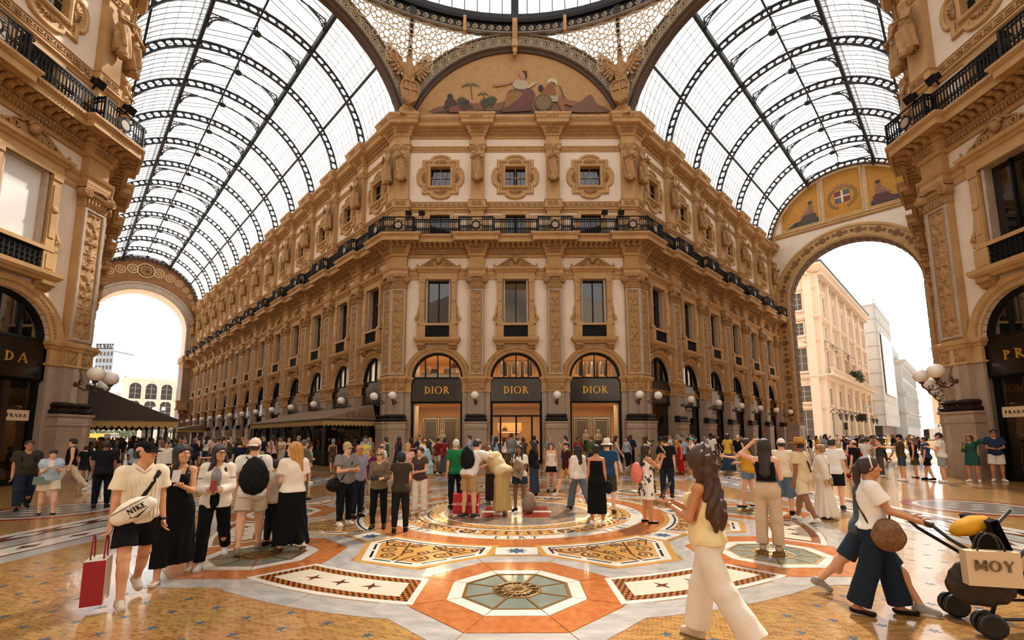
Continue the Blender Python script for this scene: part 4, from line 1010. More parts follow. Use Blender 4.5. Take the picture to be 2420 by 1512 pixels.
def inset(pts, d):
 n = len(pts); out = []; A = sum(pts[i][0] * pts[(i + 1) % n][1] - pts[(i + 1) % n][0] * pts[i][1] for i in range(n)); sg = 1 if A > 0 else -1
 for i in range(n):
  p0, p1, p2 = Vector(pts[i - 1]), Vector(pts[i]), Vector(pts[(i + 1) % n]); t1 = (p1 - p0).normalized(); t2 = (p2 - p1).normalized()
  n1, n2 = Vector((-t1.y, t1.x)) * sg, Vector((-t2.y, t2.x)) * sg; q = (n1 + n2) / max(.4, 1 + n1.dot(n2)) * d; out.append((p1.x + q.x, p1.y + q.y))
 return out
def ring_pts(po, pi, b, z, m=0):
 n = len(po); b.add([(x, y, z) for x, y in po] + [(x, y, z) for x, y in pi] + [(x, y, -.01) for x, y in po] + [(x, y, -.01) for x, y in pi],
      [(i, (i + 1) % n, n + (i + 1) % n, n + i) for i in range(n)] + [(2 * n + i, 2 * n + (i + 1) % n, (i + 1) % n, i) for i in range(n)] + [(n + i, n + (i + 1) % n, 3 * n + (i + 1) % n, 3 * n + i) for i in range(n)], m)
# eight glazed rosettes
RR = 5.03
def oct_v(R, k, off=22.5): a = math.radians(off + 45 * k); return (R * math.sin(a), R * math.cos(a))
def trap(R0, R1, k, g=.006):
 return inset([oct_v(R0, k), oct_v(R1, k), oct_v(R1, k + 1), oct_v(R0, k + 1)], g)
ME_W = [slab_me('marble_slab', trap(.6, .765, k), M_WMARB, .006) for k in range(8)]; ME_O = [slab_me('orange_slab', trap(.765, 1.15, k), M_ORNG, .005) for k in range(8)]
ME_G = [slab_me('marble_slab', trap(1.15, 1.47, k), M_MARB, .0042) for k in range(8)]
ME_GP = [slab_me('glass_pane', trap(.26, .575, k, .016), M_FGLASS, .004) for k in range(8)]
fb = MB(); ring_pts([oct_v(.6, k) for k in range(8)], [oct_v(.572, k) for k in range(8)], fb, .008); ring_pts([oct_v(.275, k) for k in range(8)], [oct_v(.25, k) for k in range(8)], fb, .008)
for k in range(8): a = oct_v(.26, k); c = oct_v(.6, k); fb.bar((*a, .002), (*c, .002), .022, .014)
ME_BF = fb.mesh('pane_frame', M_BRASS)
gt = MB()
for r in (.24, .16, .09): gt.tube([(r * math.cos(PI / 10 * i), r * math.sin(PI / 10 * i), .006) for i in range(21)], .008, 4, cap=False)
for k in range(12):
 a = PI / 6 * k; gt.tube([(.19 * math.cos(a) + .055 * math.cos(w), .19 * math.sin(a) + .055 * math.sin(w), .006) for w in [PI / 4 * z for z in range(9)]], .007, 4, cap=False)
 gt.tube([(.1 * math.cos(a) + .04 * math.cos(w), .1 * math.sin(a) + .04 * math.sin(w), .006) for w in [PI / 3 * z for z in range(7)]], .007, 4, cap=False)
 gt.bar((0, 0, .005), (.24 * math.cos(a), .24 * math.sin(a), .005), .01, .008)
ME_GT = gt.mesh('vent_grate', mat('gilt_grate', '#7d5c2c', .4, .6)); ME_VENT_SHADE = MB().prism([oct_v(.26, k) for k in range(8)], -.01, .001).mesh('vent_shade', M_DARK)  # flat dark plate in place of the shaded shaft under the grate
for k in range(8):
 c = pol(RR, 45 * k); M = T(c[0], c[1] + YC, 0) @ RZ(math.radians(45 * k))
 for lst in (ME_W, ME_O, ME_G, ME_GP):
  for me in lst: place(me.name.split('.')[0], me, FL, M)
 place('pane_frame', ME_BF, FL, M); place('vent_shade', ME_VENT_SHADE, FL, M); place('vent_grate', ME_GT, FL, M)
# three-star panels between the rosettes, marble bands, scrolled cartouches
def star4(r): return [((r if i % 2 == 0 else r * .3) * math.cos(PI / 4 * i + .3), (r if i % 2 == 0 else r * .3) * math.sin(PI / 4 * i + .3)) for i in range(8)]
def pan(r0, r1, h0, h1, n=6): return [pol(r0, -h0 + 2 * h0 * i / n) for i in range(n + 1)] + [pol(r1, h1 - 2 * h1 * i / n) for i in range(n + 1)]
p0 = pan(4.75, 5.55, 10.3, 12.0); p1 = inset(p0, .07); p2 = inset(p0, .19)
b = MB(); ring_pts(p0, p1, b, .006); ME_PB = b.mesh('panel_border', M_WMARB); b = MB(); ring_pts(p1, p2, b, .0055); ME_PC = b.mesh('checker_band', M_CHK)
ME_PF = slab_me('panel_field', p2, mat('cream_crackle', '#d9cdb8', .18, noise=(40, '#a89a84', .7)), .005)
ME_S4 = slab_me('star_inlay', star4(.11), M_BRN, .0075)
ME_MI = [slab_me('marble_slab', sector(4.44, 4.73, a, a + 9.9, 4), M_MARB, .0036) for a in (-10, 0)]; ME_MO = [slab_me('marble_slab', sector(5.57, 5.9, a, a + 11.9, 4), M_MARB, .0036) for a in (-12, 0)]
cart = [pol(3.14, -16 + 32 * i / 8) for i in range(9)] + [pol(3.62, 15.8), pol(4.36, 5.6), pol(4.36, -5.6), pol(3.62, -15.8)]
c1 = inset(cart, .05); c2 = inset(cart, .16)
b = MB(); ring_pts(inset(cart, -.09), cart, b, .005); ME_CO = b.mesh('cartouche_border', M_OCH); b = MB(); ring_pts(cart, c2, b, .0055); ME_CW = b.mesh('cartouche_border', M_WMARB)
b = MB()
cm = inset(cart, .1)
for i in range(len(cm)):
 p, q = Vector(cm[i]), Vector(cm[(i + 1) % len(cm)]); L = (q - p).length
 if L > .35: b.bar((*(p + (q - p) * .08), .004), (*(p + (q - p) * .46), .004), .035, .006); b.bar((*(p + (q - p) * .54), .004), (*(p + (q - p) * .92), .004), .035, .006)
 else: b.bar((*p, .004), (*q, .004), .035, .006)
ME_CB = b.mesh('black_dashes', M_BLK)
ME_CF = slab_me('cartouche_field', c2, M_OCH, .004)
b = MB()
for s in (-1, 1):
 for (r, ang, R, tr) in ((3.4, 3, .12, 1.5), (3.45, 8, .13, 1.4), (3.75, 6.5, .15, 1.6), (4.0, 3.5, .13, 1.5), (3.38, 12.5, .09, 1.4), (3.72, 1.7, .1, 1.3)):
  c = pol(r, s * ang); pts = [(x, y, .005) for x, _, y in spiral((c[0], 0, c[1]), R, .02, tr, s, 18)]; b.tube(pts, .016, 4)
 b.tube([(*pol(3.3, s * 1), .005), (*pol(3.5, s * 5), .005), (*pol(3.6, s * 10), .005), (*pol(3.4, s * 14), .005)], .016, 4); b.tube([(*pol(4.2, s * .5), .005), (*pol(3.9, s * 1.5), .005), (*pol(3.6, s * 4), .005), (*pol(3.3, s * 7), .005)], .016, 4)
ME_CS = b.xf(T(0, 0, .0055) @ SCL(1, 1, .12) @ T(0, 0, -.005)).mesh('scroll_inlay', M_BRN)
ME_ST = slab_me('star_tile', [((.16 if i % 2 == 0 else .09) * math.cos(PI / 8 * i), (.16 if i % 2 == 0 else .09) * math.sin(PI / 8 * i)) for i in range(16)], M_BLUE, .007)
ME_STB = slab_me('star_tile_bed', [(-.3, -.2), (.3, -.2), (.3, .2), (-.3, .2)], M_WMARB, .0058)
for k in range(8):
 M = T(0, YC, 0) @ RZ(math.radians(45 * k + 22.5))
 for me in (ME_PB, ME_PC, ME_PF, *ME_MI, *ME_MO, ME_CO, ME_CW, ME_CF): place(me.name.split('.')[0], me, FL, M)
 place('black_dashes', ME_CB, FL, M, 'stuff'); place('scroll_inlay', ME_CS, FL, M, 'stuff')
 for a in (-4.6, 0, 4.6): c = pol(5.15, a); place('star_inlay', ME_S4, FL, M @ T(c[0], c[1], 0) @ RZ(math.radians(a)))
 c = pol(3.38, 0); M2 = T(0, YC, 0) @ RZ(math.radians(45 * k)) @ T(c[0], c[1], 0); place('star_tile_bed', ME_STB, FL, M2); place('star_tile', ME_ST, FL, M2)
# central medallion: rings from outside in
for r0, r1, m, n, nm in ((2.66, 3.1, M_ORNG, 16, 'orange_slab'), (2.4, 2.64, M_WMARB, 16, 'marble_slab'), (1.98, 2.38, M_OCH, 16, 'ochre_ring'), (1.9, 1.97, M_WMARB, 8, 'marble_ring'), (1.86, 1.9, M_BLK, 8, 'black_ring'), (1.62, 1.86, M_OCH, 16, 'ochre_ring'), (1.55, 1.62, M_WMARB, 8, 'marble_ring')):
 me = slab_me(nm, sector(r0, r1, -180 / n + .06, 180 / n - .06, max(2, 48 // n)), m)
 for k in range(n): place(nm, me, FL, T(0, YC, 0) @ RZ(2 * PI * k / n))
slab('blue_field', [(1.55 * math.cos(PI / 24 * i), 1.55 * math.sin(PI / 24 * i) + YC) for i in range(48)], mat('blue_mosaic_field', '#3c5a70', .2, noise=(3.0, '#b98a45', .75), coat=.2))
slab('field_band', [(-.75, YC - .1), (.75, YC - .1), (.75, YC + .1), (-.75, YC + .1)], M_WMARB, z=.008); slab('field_band', [(-.1, YC - .75), (.1, YC - .75), (.1, YC + .75), (-.1, YC + .75)], M_WMARB, z=.0075)
for i, j in ((-1, -1), (1, -1), (-1, 1), (1, 1)): slab('field_quarter', [(i * .1, YC + j * .1), (i * .7, YC + j * .1), (i * .7, YC + j * .7), (i * .1, YC + j * .7)][::(1 if i * j > 0 else -1)], M_RED, z=.0065)
ME_MED = [slab_me('medallion_ring', [(.2 * math.cos(PI / 10 * i), .2 * math.sin(PI / 10 * i)) for i in range(20)], M_WMARB, .006), slab_me('medallion_disc', [(.15 * math.cos(PI / 10 * i), .15 * math.sin(PI / 10 * i)) for i in range(20)], M_BLK, .0068),
   slab_me('star_inlay', [((.14 if i % 2 == 0 else .05) * math.cos(PI / 8 * i), (.14 if i % 2 == 0 else .05) * math.sin(PI / 8 * i)) for i in range(16)], M_OCH, .0078)]
lf = MB(); arcm = MB()
for k in range(8):
 c = pol(2.2, 45 * k + 22.5)
 for me in ME_MED: place(me.name.split('.')[0], me, FL, T(c[0], c[1] + YC, 0))
 for q in range(9):
  a = 45 * k + 8 * (q - 4) * .62 + 0
  for s in (-1, 1): p = pol(2.18 + s * .05, a); lf.tube([(p[0], p[1] + YC, .003), (*[v + (YC if i else 0) for i, v in enumerate(pol(2.18 + s * .12, a + 2.2))], .003)], [.02, .006], 4)
for k in range(48):
 a = 7.5 * k
 for q in range(2): p = pol(1.69 + .1 * q, a + 3 * q); arcm.ball((p[0], p[1] + YC, 0), .035, 6, 4, sz=.2)
lf.build('leaf_inlay', M_BRN, FL, kind='stuff'); arcm.build('bead_inlay', M_BRN, FL, kind='stuff')
# letters (capital serif strokes), also used for the shop signs
def glyph(ch, w=.16, th=.055):
 """list of polygons in a unit-height box, and the advance"""
 P = []
 def st(x0, y0, x1, y1, t):
  d = Vector((x1 - x0, y1 - y0)).normalized(); n = Vector((-d.y, d.x)) * t / 2; P.append([(x0 - n.x, y0 - n.y), (x1 - n.x, y1 - n.y), (x1 + n.x, y1 + n.y), (x0 + n.x, y0 + n.y)])
 def sf(x, y, l=.16): P.append([(x - l, y - .02), (x + l, y - .02), (x + l, y + .02), (x - l, y + .02)])
 def bow(cx, cy, rx, ry, a0, a1, t0, t1, n=14):
  for i in range(n):
   u, v = a0 + (a1 - a0) * i / n, a0 + (a1 - a0) * (i + 1) / n
   def tk(a): return t0 + (t1 - t0) * abs(math.cos(a))
   P.append([(cx + rx * math.cos(u), cy + ry * math.sin(u)), (cx + rx * math.cos(v), cy + ry * math.sin(v)), (cx + (rx - tk(v)) * math.cos(v), cy + (ry - tk(v)) * math.sin(v)), (cx + (rx - tk(u)) * math.cos(u), cy + (ry - tk(u)) * math.sin(u))])
 V = w
 if ch == 'D': st(.18, 0, .18, 1, V); sf(.12, .02); sf(.12, .98); bow(.2, .5, .58, .5, -PI / 2, PI / 2, th, V); return P, .9
 if ch == 'I': st(.16, 0, .16, 1, V); sf(.16, .02); sf(.16, .98); return P, .42
 if ch == 'O': bow(.5, .5, .5, .52, 0, 2 * PI, th, V, 26); return P, 1.1
 if ch == 'C': bow(.5, .5, .5, .52, .7, 2 * PI - .7, th, V, 20); sf(.86, .8, .05); return P, 1.0
 if ch in 'PR':
  st(.18, 0, .18, 1, V); sf(.18, .02); sf(.12, .98); bow(.2, .73, .42, .27, -PI / 2, PI / 2, th, V)
  if ch == 'R': st(.36, .48, .78, .02, V)
  return P, .86 if ch == 'R' else .76
 if ch == 'A': st(.06, 0, .42, 1, th); st(.42, 1, .8, 0, V); st(.2, .36, .64, .36, th); sf(.06, .02, .1); sf(.8, .02, .13); return P, .94
 if ch == 'T': st(.4, 0, .4, 1, V); st(.02, .97, .78, .97, th); st(.03, 1, .03, .8, .04); st(.77, 1, .77, .8, .04); sf(.4, .02); return P, .88
 if ch in 'FE':
  st(.18, 0, .18, 1, V); st(.1, .97, .66, .97, th); st(.18, .52, .54, .52, th); sf(.18, .02); st(.65, 1, .65, .8, .04)
  if ch == 'E': st(.1, .03, .7, .03, th); st(.69, 0, .69, .2, .04)
  return P, .8
 if ch == 'N': st(.1, 0, .1, 1, th); st(.1, 1, .78, 0, V); st(.78, 0, .78, 1, th); sf(.1, .02, .1); sf(.78, .98, .1); return P, 1.0
 if ch == 'Y': st(.4, 0, .4, .48, V); st(.4, .45, .08, 1, V); st(.4, .45, .74, 1, th); sf(.4, .02); sf(.08, .98, .1); sf(.74, .98, .1); return P, .86
 if ch == '&': bow(.36, .74, .22, .25, 0, 2 * PI, th, .1, 16); bow(.34, .26, .32, .28, 0, 2 * PI, th, .12, 18); st(.3, .6, .8, 0, .12); return P, .95
 if ch == 'S': bow(.3, .74, .27, .26, .3, 1.5 * PI, th, .12, 12); bow(.3, .26, .28, .27, -PI * .85, PI / 2, th, .12, 12); return P, .72
 if ch == 'K': st(.16, 0, .16, 1, V); st(.16, .42, .66, 1, th); st(.3, .56, .74, 0, V); return P, .84
 if ch == 'U': st(.14, .3, .14, 1, V); st(.66, .3, .66, 1, th); bow(.4, .3, .3, .31, PI, 2 * PI, th, .13, 12); return P, .84
 if ch == 'L': st(.16, 0, .16, 1, V); st(.1, .03, .62, .03, th); return P, .7
 if ch == 'M': st(.1, 0, .1, 1, V); st(.9, 0, .9, 1, V); st(.1, 1, .5, .2, V); st(.5, .2, .9, 1, V); return P, 1.05
 if ch == 'V': st(.06, 1, .42, 0, V); st(.42, 0, .78, 1, th); return P, .86
 if ch == 'Z': st(.06, .95, .7, .95, th * 1.5); st(.68, .95, .08, .05, V); st(.06, .05, .72, .05, th * 1.5); return P, .8
 if ch == '.': st(.06, 0, .06, .1, .1); return P, .3
 return P, .5
def text_plates(b, txt, h, gap=.1, bold=.16, d0=0.0, d1=.02, th=.055):
 """centred text in the (u, z) plane, facing -y"""
 gs = [glyph(c, bold, th) for c in txt]; tot = sum((a + gap) * h for _, a in gs) - gap * h; x = -tot / 2
 for P, a in gs:
  for poly in P: b.plate([(x + px * h, pz * h) for px, pz in poly], d0, d1)
  x += (a + gap) * h
 return b
tb = MB(); text_plates(tb, 'FERT', .15, .5); ME_FERT = tb.xf(T(0, 0, 0) @ RX(-PI / 2)).mesh('ring_lettering', M_BLK)
for k in range(8):
 p = pol(2.59, 45 * k); place('ring_lettering', ME_FERT, FL, T(0, YC, 0) @ RZ(math.radians(45 * k)) @ T(0, -2.59, -.014) , 'stuff')
# stars in the tesserae of the foreground
ME_S5 = slab_me('star_inlay', [((.052 if i % 2 == 0 else .02) * math.sin(PI / 5 * i), (.052 if i % 2 == 0 else .02) * math.cos(PI / 5 * i)) for i in range(10)], M_BLUE, .0015)
nst = 0
for sx in (-1, 1):
 for i in range(-4, 24):
  for j in range(-16, 18):
   x = -.1 * 0 + 2.79 + .345 * i - .105 * 0 - .095 * j * -1 * 0 + .09 * j; y = 4.23 - .11 * i + .355 * j
   px = sx * x; r = math.hypot(px, y - YC); a = math.degrees(math.atan2(px, YC - y))
   if not (3.5 < y < 8.2 and .2 < x < 6.5 and r > 5.98): continue
   if min(math.hypot(px - pol(RR, 45 * k)[0], y - YC - pol(RR, 45 * k)[1]) for k in range(8)) < 1.5: continue
   q = (px / (y * .98)) * CF
   if abs(q) > 1260: continue
   place('star_inlay', ME_S5, FL, T(px, y, 0) @ RZ(random.uniform(-.2, .2))); nst += 1
# long borders on three sides of the hall
def border(M, L0, L1):
 for a0, a1, m, nm, n in ((6.72, 7.06, M_MARB, 'marble_slab', 8), (7.06, 7.12, M_BRN, 'brown_strip', 1), (7.12, 7.56, M_WMARB, 'white_band', 4), (7.56, 7.62, M_BRN, 'brown_strip', 1), (7.62, 8.06, M_MARB, 'marble_slab', 8), (8.08, 8.4, M_BRN, 'brown_band', 4), (8.4, 8.62, M_WMARB, 'white_band', 4)):
  for i in range(n):
   u0 = L0 + (L1 - L0) * i / n; u1 = L0 + (L1 - L0) * (i + 1) / n; slab(nm, [(u0 + .005, -a1), (u1 - .005, -a1), (u1 - .005, -a0), (u0 + .005, -a0)], m, M, z=.0032)
 n = int((L1 - L0) / .8)
 dia = [(-.2, 0), (-.07, -.06), (0, -.11), (.07, -.06), (.2, 0), (.07, .06), (0, .11), (-.07, .06)]; me = slab_me('diamond_inlay', dia, M_BRN, .005); loz = slab_me('lozenge_inlay', [(-.3, 0), (0, -.13), (.3, 0), (0, .13)], M_WMARB, .005)
 for i in range(n):
  u = L0 + (L1 - L0) * (i + .5) / n; place('diamond_inlay', me, FL, M @ T(u, -7.34, 0)); place('lozenge_inlay', loz, FL, M @ T(u, -8.24, 0))
border(CEN @ RZ(PI / 2), -7.4, 8.6); border(CEN @ RZ(-PI / 2), -8.6, 7.4); border(CEN @ RZ(PI), -6.7, 6.7)
# two round emblems and stripes towards the arms
for s in (-1, 1):
 c = (s * 10.4, 10.5); M = T(*c, 0)
 for r0, r1, m, nm in ((1.15, 1.35, M_RED, 'emblem_ring'), (1.02, 1.13, M_WMARB, 'emblem_ring')):
  me = slab_me(nm, sector(r0, r1, -22.3, 22.3, 6), m)
  for k in range(8): place(nm, me, FL, M @ RZ(k * PI / 4))
 slab('emblem_field', [(1.0 * math.cos(PI / 16 * i), math.sin(PI / 16 * i)) for i in range(32)], mat('blue_grey_mosaic', '#56616b', .2, noise=(6, '#8a7350', .8)), M)
 for i in range(-2, 3):
  for j in range(-2, 3):
   if (i + j) % 2 == 0 and abs(i) + abs(j) < 4: slab('emblem_tile', [(i * .3 - .13, j * .3 - .05), (i * .3 + .13, j * .3 - .05), (i * .3 + .13, j * .3 + .05), (i * .3 - .13, j * .3 + .05)], M_WMARB, M, z=.006)
for Mv, L in ((M_VR, LR), (M_VL, LL)):
 for x0, x1, m in ((-4.4, -4.0, M_MARB), (-4.0, -3.7, M_BRN), (3.7, 4.0, M_BRN), (4.0, 4.4, M_MARB), (-.35, .35, M_WMARB)):
  for i in range(6): slab('marble_strip' if m is M_MARB else 'floor_strip', [(x0, L * i / 6), (x1, L * i / 6), (x1, L * (i + 1) / 6 - .01), (x0, L * (i + 1) / 6 - .01)], m, Mv, z=.003)
 for i in range(7):
  y = 1.5 + i * (L - 3) / 6.5
  sl = [(1.5 * math.cos(PI / 12 * q), y + 1.5 * math.sin(PI / 12 * q)) for q in range(24)]; slab('floor_disc', sl, M_ORNG, Mv, z=.0045); slab('floor_disc', [(1.1 * math.cos(PI / 12 * q), y + 1.1 * math.sin(PI / 12 * q)) for q in range(24)], M_BLUE, Mv, z=.0055)
for x0, x1, y in ((-14, 14, 21.5), (-9, 9, 24.2)):
 slab('marble_strip', [(x0, y), (x1, y), (x1, y + .4), (x0, y + .4)], M_MARB, z=.003); slab('floor_strip', [(x0, y + .45), (x1, y + .45), (x1, y + .75), (x0, y + .75)], M_BRN, z=.003)
 for i in range(int((x1 - x0) / 1.6)): slab('diamond_inlay', [(x0 + 1.6 * i + .3, y + .6), (x0 + 1.6 * i + .8, y + .47), (x0 + 1.6 * i + 1.3, y + .6), (x0 + 1.6 * i + .8, y + .73)], M_WMARB, z=.005)
# ================================================================== smooth solids for bodies and statues (distance field -> one closed surface)
class Solid:
 def __init__(s, lo, hi, vox):
  s.lo = np.array(lo, np.float32) - 3 * vox; s.vox = vox
  n = np.ceil((np.array(hi) - np.array(lo)) / vox + 6).astype(int) + 1
  s.n = n; s.d = np.full(n, 1.0, np.float32)
 def _box(s, lo, hi):
  a = np.maximum(0, np.floor((np.array(lo) - s.lo) / s.vox).astype(int)); b = np.minimum(s.n, np.ceil((np.array(hi) - s.lo) / s.vox).astype(int) + 1)
  if (b <= a).any(): return None
  ax = [s.lo[i] + s.vox * np.arange(a[i], b[i], dtype=np.float32) for i in range(3)]
  sl = tuple(slice(a[i], b[i]) for i in range(3))
  return sl, ax[0][:, None, None], ax[1][None, :, None], ax[2][None, None, :]
 def _merge(s, sl, f, k, sub=False):
  o = s.d[sl]
  if sub:
   h = np.maximum(k - np.abs(o + f), 0) / k if k > 0 else 0; s.d[sl] = np.maximum(o, -f) + h * h * k * .25
  else:
   h = np.maximum(k - np.abs(o - f), 0) / k if k > 0 else 0; s.d[sl] = np.minimum(o, f) - h * h * k * .25
 def cap(s, a, b, ra, rb=None, k=.03, fl=1.0, ax=None, sub=False, cut=None):
  """tapered limb from a to b; fl < 1 flattens it along direction ax; cut='b' / 'ab' ends it flat"""
  rb = ra if rb is None else rb; a = np.array(a, np.float32); b = np.array(b, np.float32); m = max(ra, rb) * max(1, 1 / fl if fl < 1 else 1) + k + 2 * s.vox
  g = s._box(np.minimum(a, b) - m, np.maximum(a, b) + m)
  if g is None: return s
  sl, X, Y, Z = g; d = b - a; L2 = float(d @ d) + 1e-9
  px, py, pz = X - a[0], Y - a[1], Z - a[2]
  t = np.clip((px * d[0] + py * d[1] + pz * d[2]) / L2, 0, 1)
  qx, qy, qz = px - t * d[0], py - t * d[1], pz - t * d[2]
  r = ra + (rb - ra) * t
  if ax is not None:
   u = np.array(ax, np.float32); u = u / np.linalg.norm(u); w = qx * u[0] + qy * u[1] + qz * u[2]
   f2 = (1 / fl) ** 2 - 1; ln = np.sqrt(np.maximum(qx * qx + qy * qy + qz * qz + f2 * w * w, 1e-12)); f = (ln - r) * min(1, (1 + fl) / 2)
  else: f = np.sqrt(qx * qx + qy * qy + qz * qz) - r
  if cut:
   L = math.sqrt(L2)
   pr = (px * d[0] + py * d[1] + pz * d[2]) / L
   if 'b' in cut: f = np.maximum(f, pr - L)
   if 'a' in cut: f = np.maximum(f, -pr)
  s._merge(sl, f, k, sub); return s
 def ell(s, c, r, k=.03, R=None, sub=False):
  c = np.array(c, np.float32); r = np.array(r, np.float32); m = float(r.max()) + k + 2 * s.vox
  g = s._box(c - m, c + m)
  if g is None: return s
  sl, X, Y, Z = g; p = [X - c[0], Y - c[1], Z - c[2]]
  if R is not None: p = [p[0] * R[0][i] + p[1] * R[1][i] + p[2] * R[2][i] for i in range(3)]
  q = [p[i] / r[i] for i in range(3)]; k0 = np.sqrt(q[0] ** 2 + q[1] ** 2 + q[2] ** 2 + 1e-9)
  k1 = np.sqrt((q[0] / r[0]) ** 2 + (q[1] / r[1]) ** 2 + (q[2] / r[2]) ** 2 + 1e-9)
  s._merge(sl, k0 * (k0 - 1) / k1, k, sub); return s
 def plane(s, p, n):
  """keep the side that n points away from"""
  n = np.array(n, np.float32); n = n / np.linalg.norm(n); g = s._box(s.lo, s.lo + s.vox * s.n); sl, X, Y, Z = g
  f = (X - p[0]) * n[0] + (Y - p[1]) * n[1] + (Z - p[2]) * n[2]; s.d = np.maximum(s.d, f[:s.n[0], :s.n[1], :s.n[2]] if f.shape != s.d.shape else f); return s
 def warp(s, fn):
  g = s._box(s.lo, s.lo + s.vox * (s.n - 1)); sl, X, Y, Z = g; near = np.abs(s.d[sl]) < .12
  s.d[sl] = np.where(near, s.d[sl] + fn(X, Y, Z), s.d[sl]); return s
 def surf(s):
  d = s.d; d[0] = d[-1] = 1; d[:, 0] = d[:, -1] = 1; d[:, :, 0] = d[:, :, -1] = 1
  i = d < 0; c = np.zeros(tuple(x - 1 for x in d.shape), np.uint8)
  for dx in (0, 1):
   for dy in (0, 1):
    for dz in (0, 1): c += i[dx:d.shape[0] - 1 + dx, dy:d.shape[1] - 1 + dy, dz:d.shape[2] - 1 + dz]
  act = np.argwhere((c > 0) & (c < 8));
  if len(act) == 0: return np.zeros((0, 3)), np.zeros((0, 4), int)
  idx = np.full(c.shape, -1, np.int64); idx[tuple(act.T)] = np.arange(len(act))
  acc = np.zeros((len(act), 3), np.float32); cnt = np.zeros(len(act), np.float32)
  cor = [(0, 0, 0), (1, 0, 0), (0, 1, 0), (1, 1, 0), (0, 0, 1), (1, 0, 1), (0, 1, 1), (1, 1, 1)]
  vals = [d[act[:, 0] + o[0], act[:, 1] + o[1], act[:, 2] + o[2]] for o in cor]
  for a in range(8):
   for b in range(a + 1, 8):
    if sum(abs(cor[a][k] - cor[b][k]) for k in range(3)) != 1: continue
    va, vb = vals[a], vals[b]; x = (va < 0) != (vb < 0); t = np.where(x, va / np.where(x, va - vb, 1), 0)
    for k in range(3): acc[:, k] += np.where(x, cor[a][k] + (cor[b][k] - cor[a][k]) * t, 0)
    cnt += x
  V = s.lo + s.vox * (act + acc / cnt[:, None]); F = []
  for ax in range(3):
   o1, o2 = [(1, 2), (2, 0), (0, 1)][ax]
   sh = [slice(0, -1)] * 3; lo = i[tuple(slice(0, -1) if k == ax else slice(1, -1) for k in range(3))]; hi = i[tuple(slice(1, None) if k == ax else slice(1, -1) for k in range(3))]
   e = np.argwhere(lo != hi)
   if len(e) == 0: continue
   inside = lo[tuple(e.T)]; p = e.copy()
   for k in (o1, o2): p[:, k] += 1
   def cell(a, b): q = p.copy(); q[:, o1] -= a; q[:, o2] -= b; return idx[tuple(q.T)]
   q = np.stack([cell(1, 1), cell(0, 1), cell(0, 0), cell(1, 0)], 1); q[~inside] = q[~inside][:, ::-1]; F.append(q)
  return V, np.concatenate(F)
def solid_mesh(name, parts, m):
 """parts: list of (V, F) joined into one mesh"""
 me = bpy.data.meshes.new(name); V = np.concatenate([p[0] for p in parts]) if parts else np.zeros((0, 3)); o = 0; loops = []; starts = []; tot = 0
 tots = []
 for v, f in parts:
  f = np.asarray(f);
  if len(f): loops.append((f + o).ravel()); tots.append(np.full(len(f), f.shape[1]))
  o += len(v)
 L = np.concatenate(loops).astype(np.int32); tt = np.concatenate(tots).astype(np.int32); st = np.concatenate([[0], np.cumsum(tt)[:-1]]).astype(np.int32)
 me.vertices.add(len(V)); me.vertices.foreach_set('co', V.astype(np.float32).ravel()); me.loops.add(len(L)); me.loops.foreach_set('vertex_index', L)
 me.polygons.add(len(tt)); me.polygons.foreach_set('loop_start', st); me.polygons.foreach_set('loop_total', tt); me.polygons.foreach_set('use_smooth', np.ones(len(tt), bool))
 me.materials.append(m); me.update(calc_edges=True); return me
def mbparts(b):
 """an MB as (V, F) with quads only (triangles and polygons are fanned)"""
 F = []
 for f in b.f:
  if len(f) == 4: F.append(f)
  else:
   for i in range(1, len(f) - 1): F.append([f[0], f[i], f[i + 1], f[i + 1]]) if False else F.append([f[0], f[i], f[i + 1]])
 q = [f for f in F if len(f) == 4]; t = [f for f in F if len(f) == 3]; V = np.array(b.v); out = []
 if q: out.append((V, np.array(q)))
 if t: out.append((V if not q else V, np.array(t)))
 return out
# ================================================================== people
def V3(*a): return np.array(a, float)
def unit(v): v = np.array(v, float); return v / (np.linalg.norm(v) + 1e-9)
SKIN = {'light': '#d9a584', 'fair': '#e0b295', 'tan': '#b97f57', 'asian': '#c99470', 'brown': '#8a5a3a', 'dark': '#4a2e20'}
def skin(n): return mat('skin_' + n, SKIN[n], .5, noise=(14, '#a0603f' if n not in ('brown', 'dark') else '#3a2216', .18), bump=.05, bscale=160)
def cloth(c, rough=.9): return mat('cloth_' + c[1:], c, rough, spec=.15, noise=(22, '#000000', .1), bump=.12, bscale=120)
def hairm(c): return mat('hair_' + c[1:], c, .45, noise=(9, '#000000', .45), bump=.35, bscale=90, stretch=(6, 6, 1))
ARMS = {'down': ((.14, -.03, -1), (.06, .16, -1)), 'swingf': ((.12, .35, -1), (.02, .6, -1)), 'swingb': ((.14, -.4, -1), (.05, -.1, -1)), 'phone': ((.1, .32, -1), (-.42, .95, .42)), 'phone1': ((.08, .45, -1), (-.25, .8, .8)),
  'cross': ((.2, .34, -1), (-1, .42, .12)), 'photo': ((.2, .75, -.6), (-.32, .5, .9)), 'hold': ((.12, .15, -1), (-.5, .9, -.1)), 'push': ((.1, .55, -1), (.0, 1, -.35)), 'head': ((.75, .45, .3), (-.75, .1, .75)),
  'hip': ((.55, -.25, -1), (-.75, .45, -.5)), 'fwd': ((.1, .8, -.55), (-.05, 1, .1)), 'back': ((.25, -.45, -1), (-.4, .1, -1)), 'hug': ((.35, .9, .05), (-.5, .85, .2)), 'carry': ((.16, .02, -1), (.1, .05, -1)), 'chin': ((.1, .4, -1), (-.35, .55, 1)), 'bagstrap': ((.2, .2, -1), (-.45, .5, .75)), 'reach': ((.15, .75, -.75), (-.2, .95, -.1))}
class Rig: pass
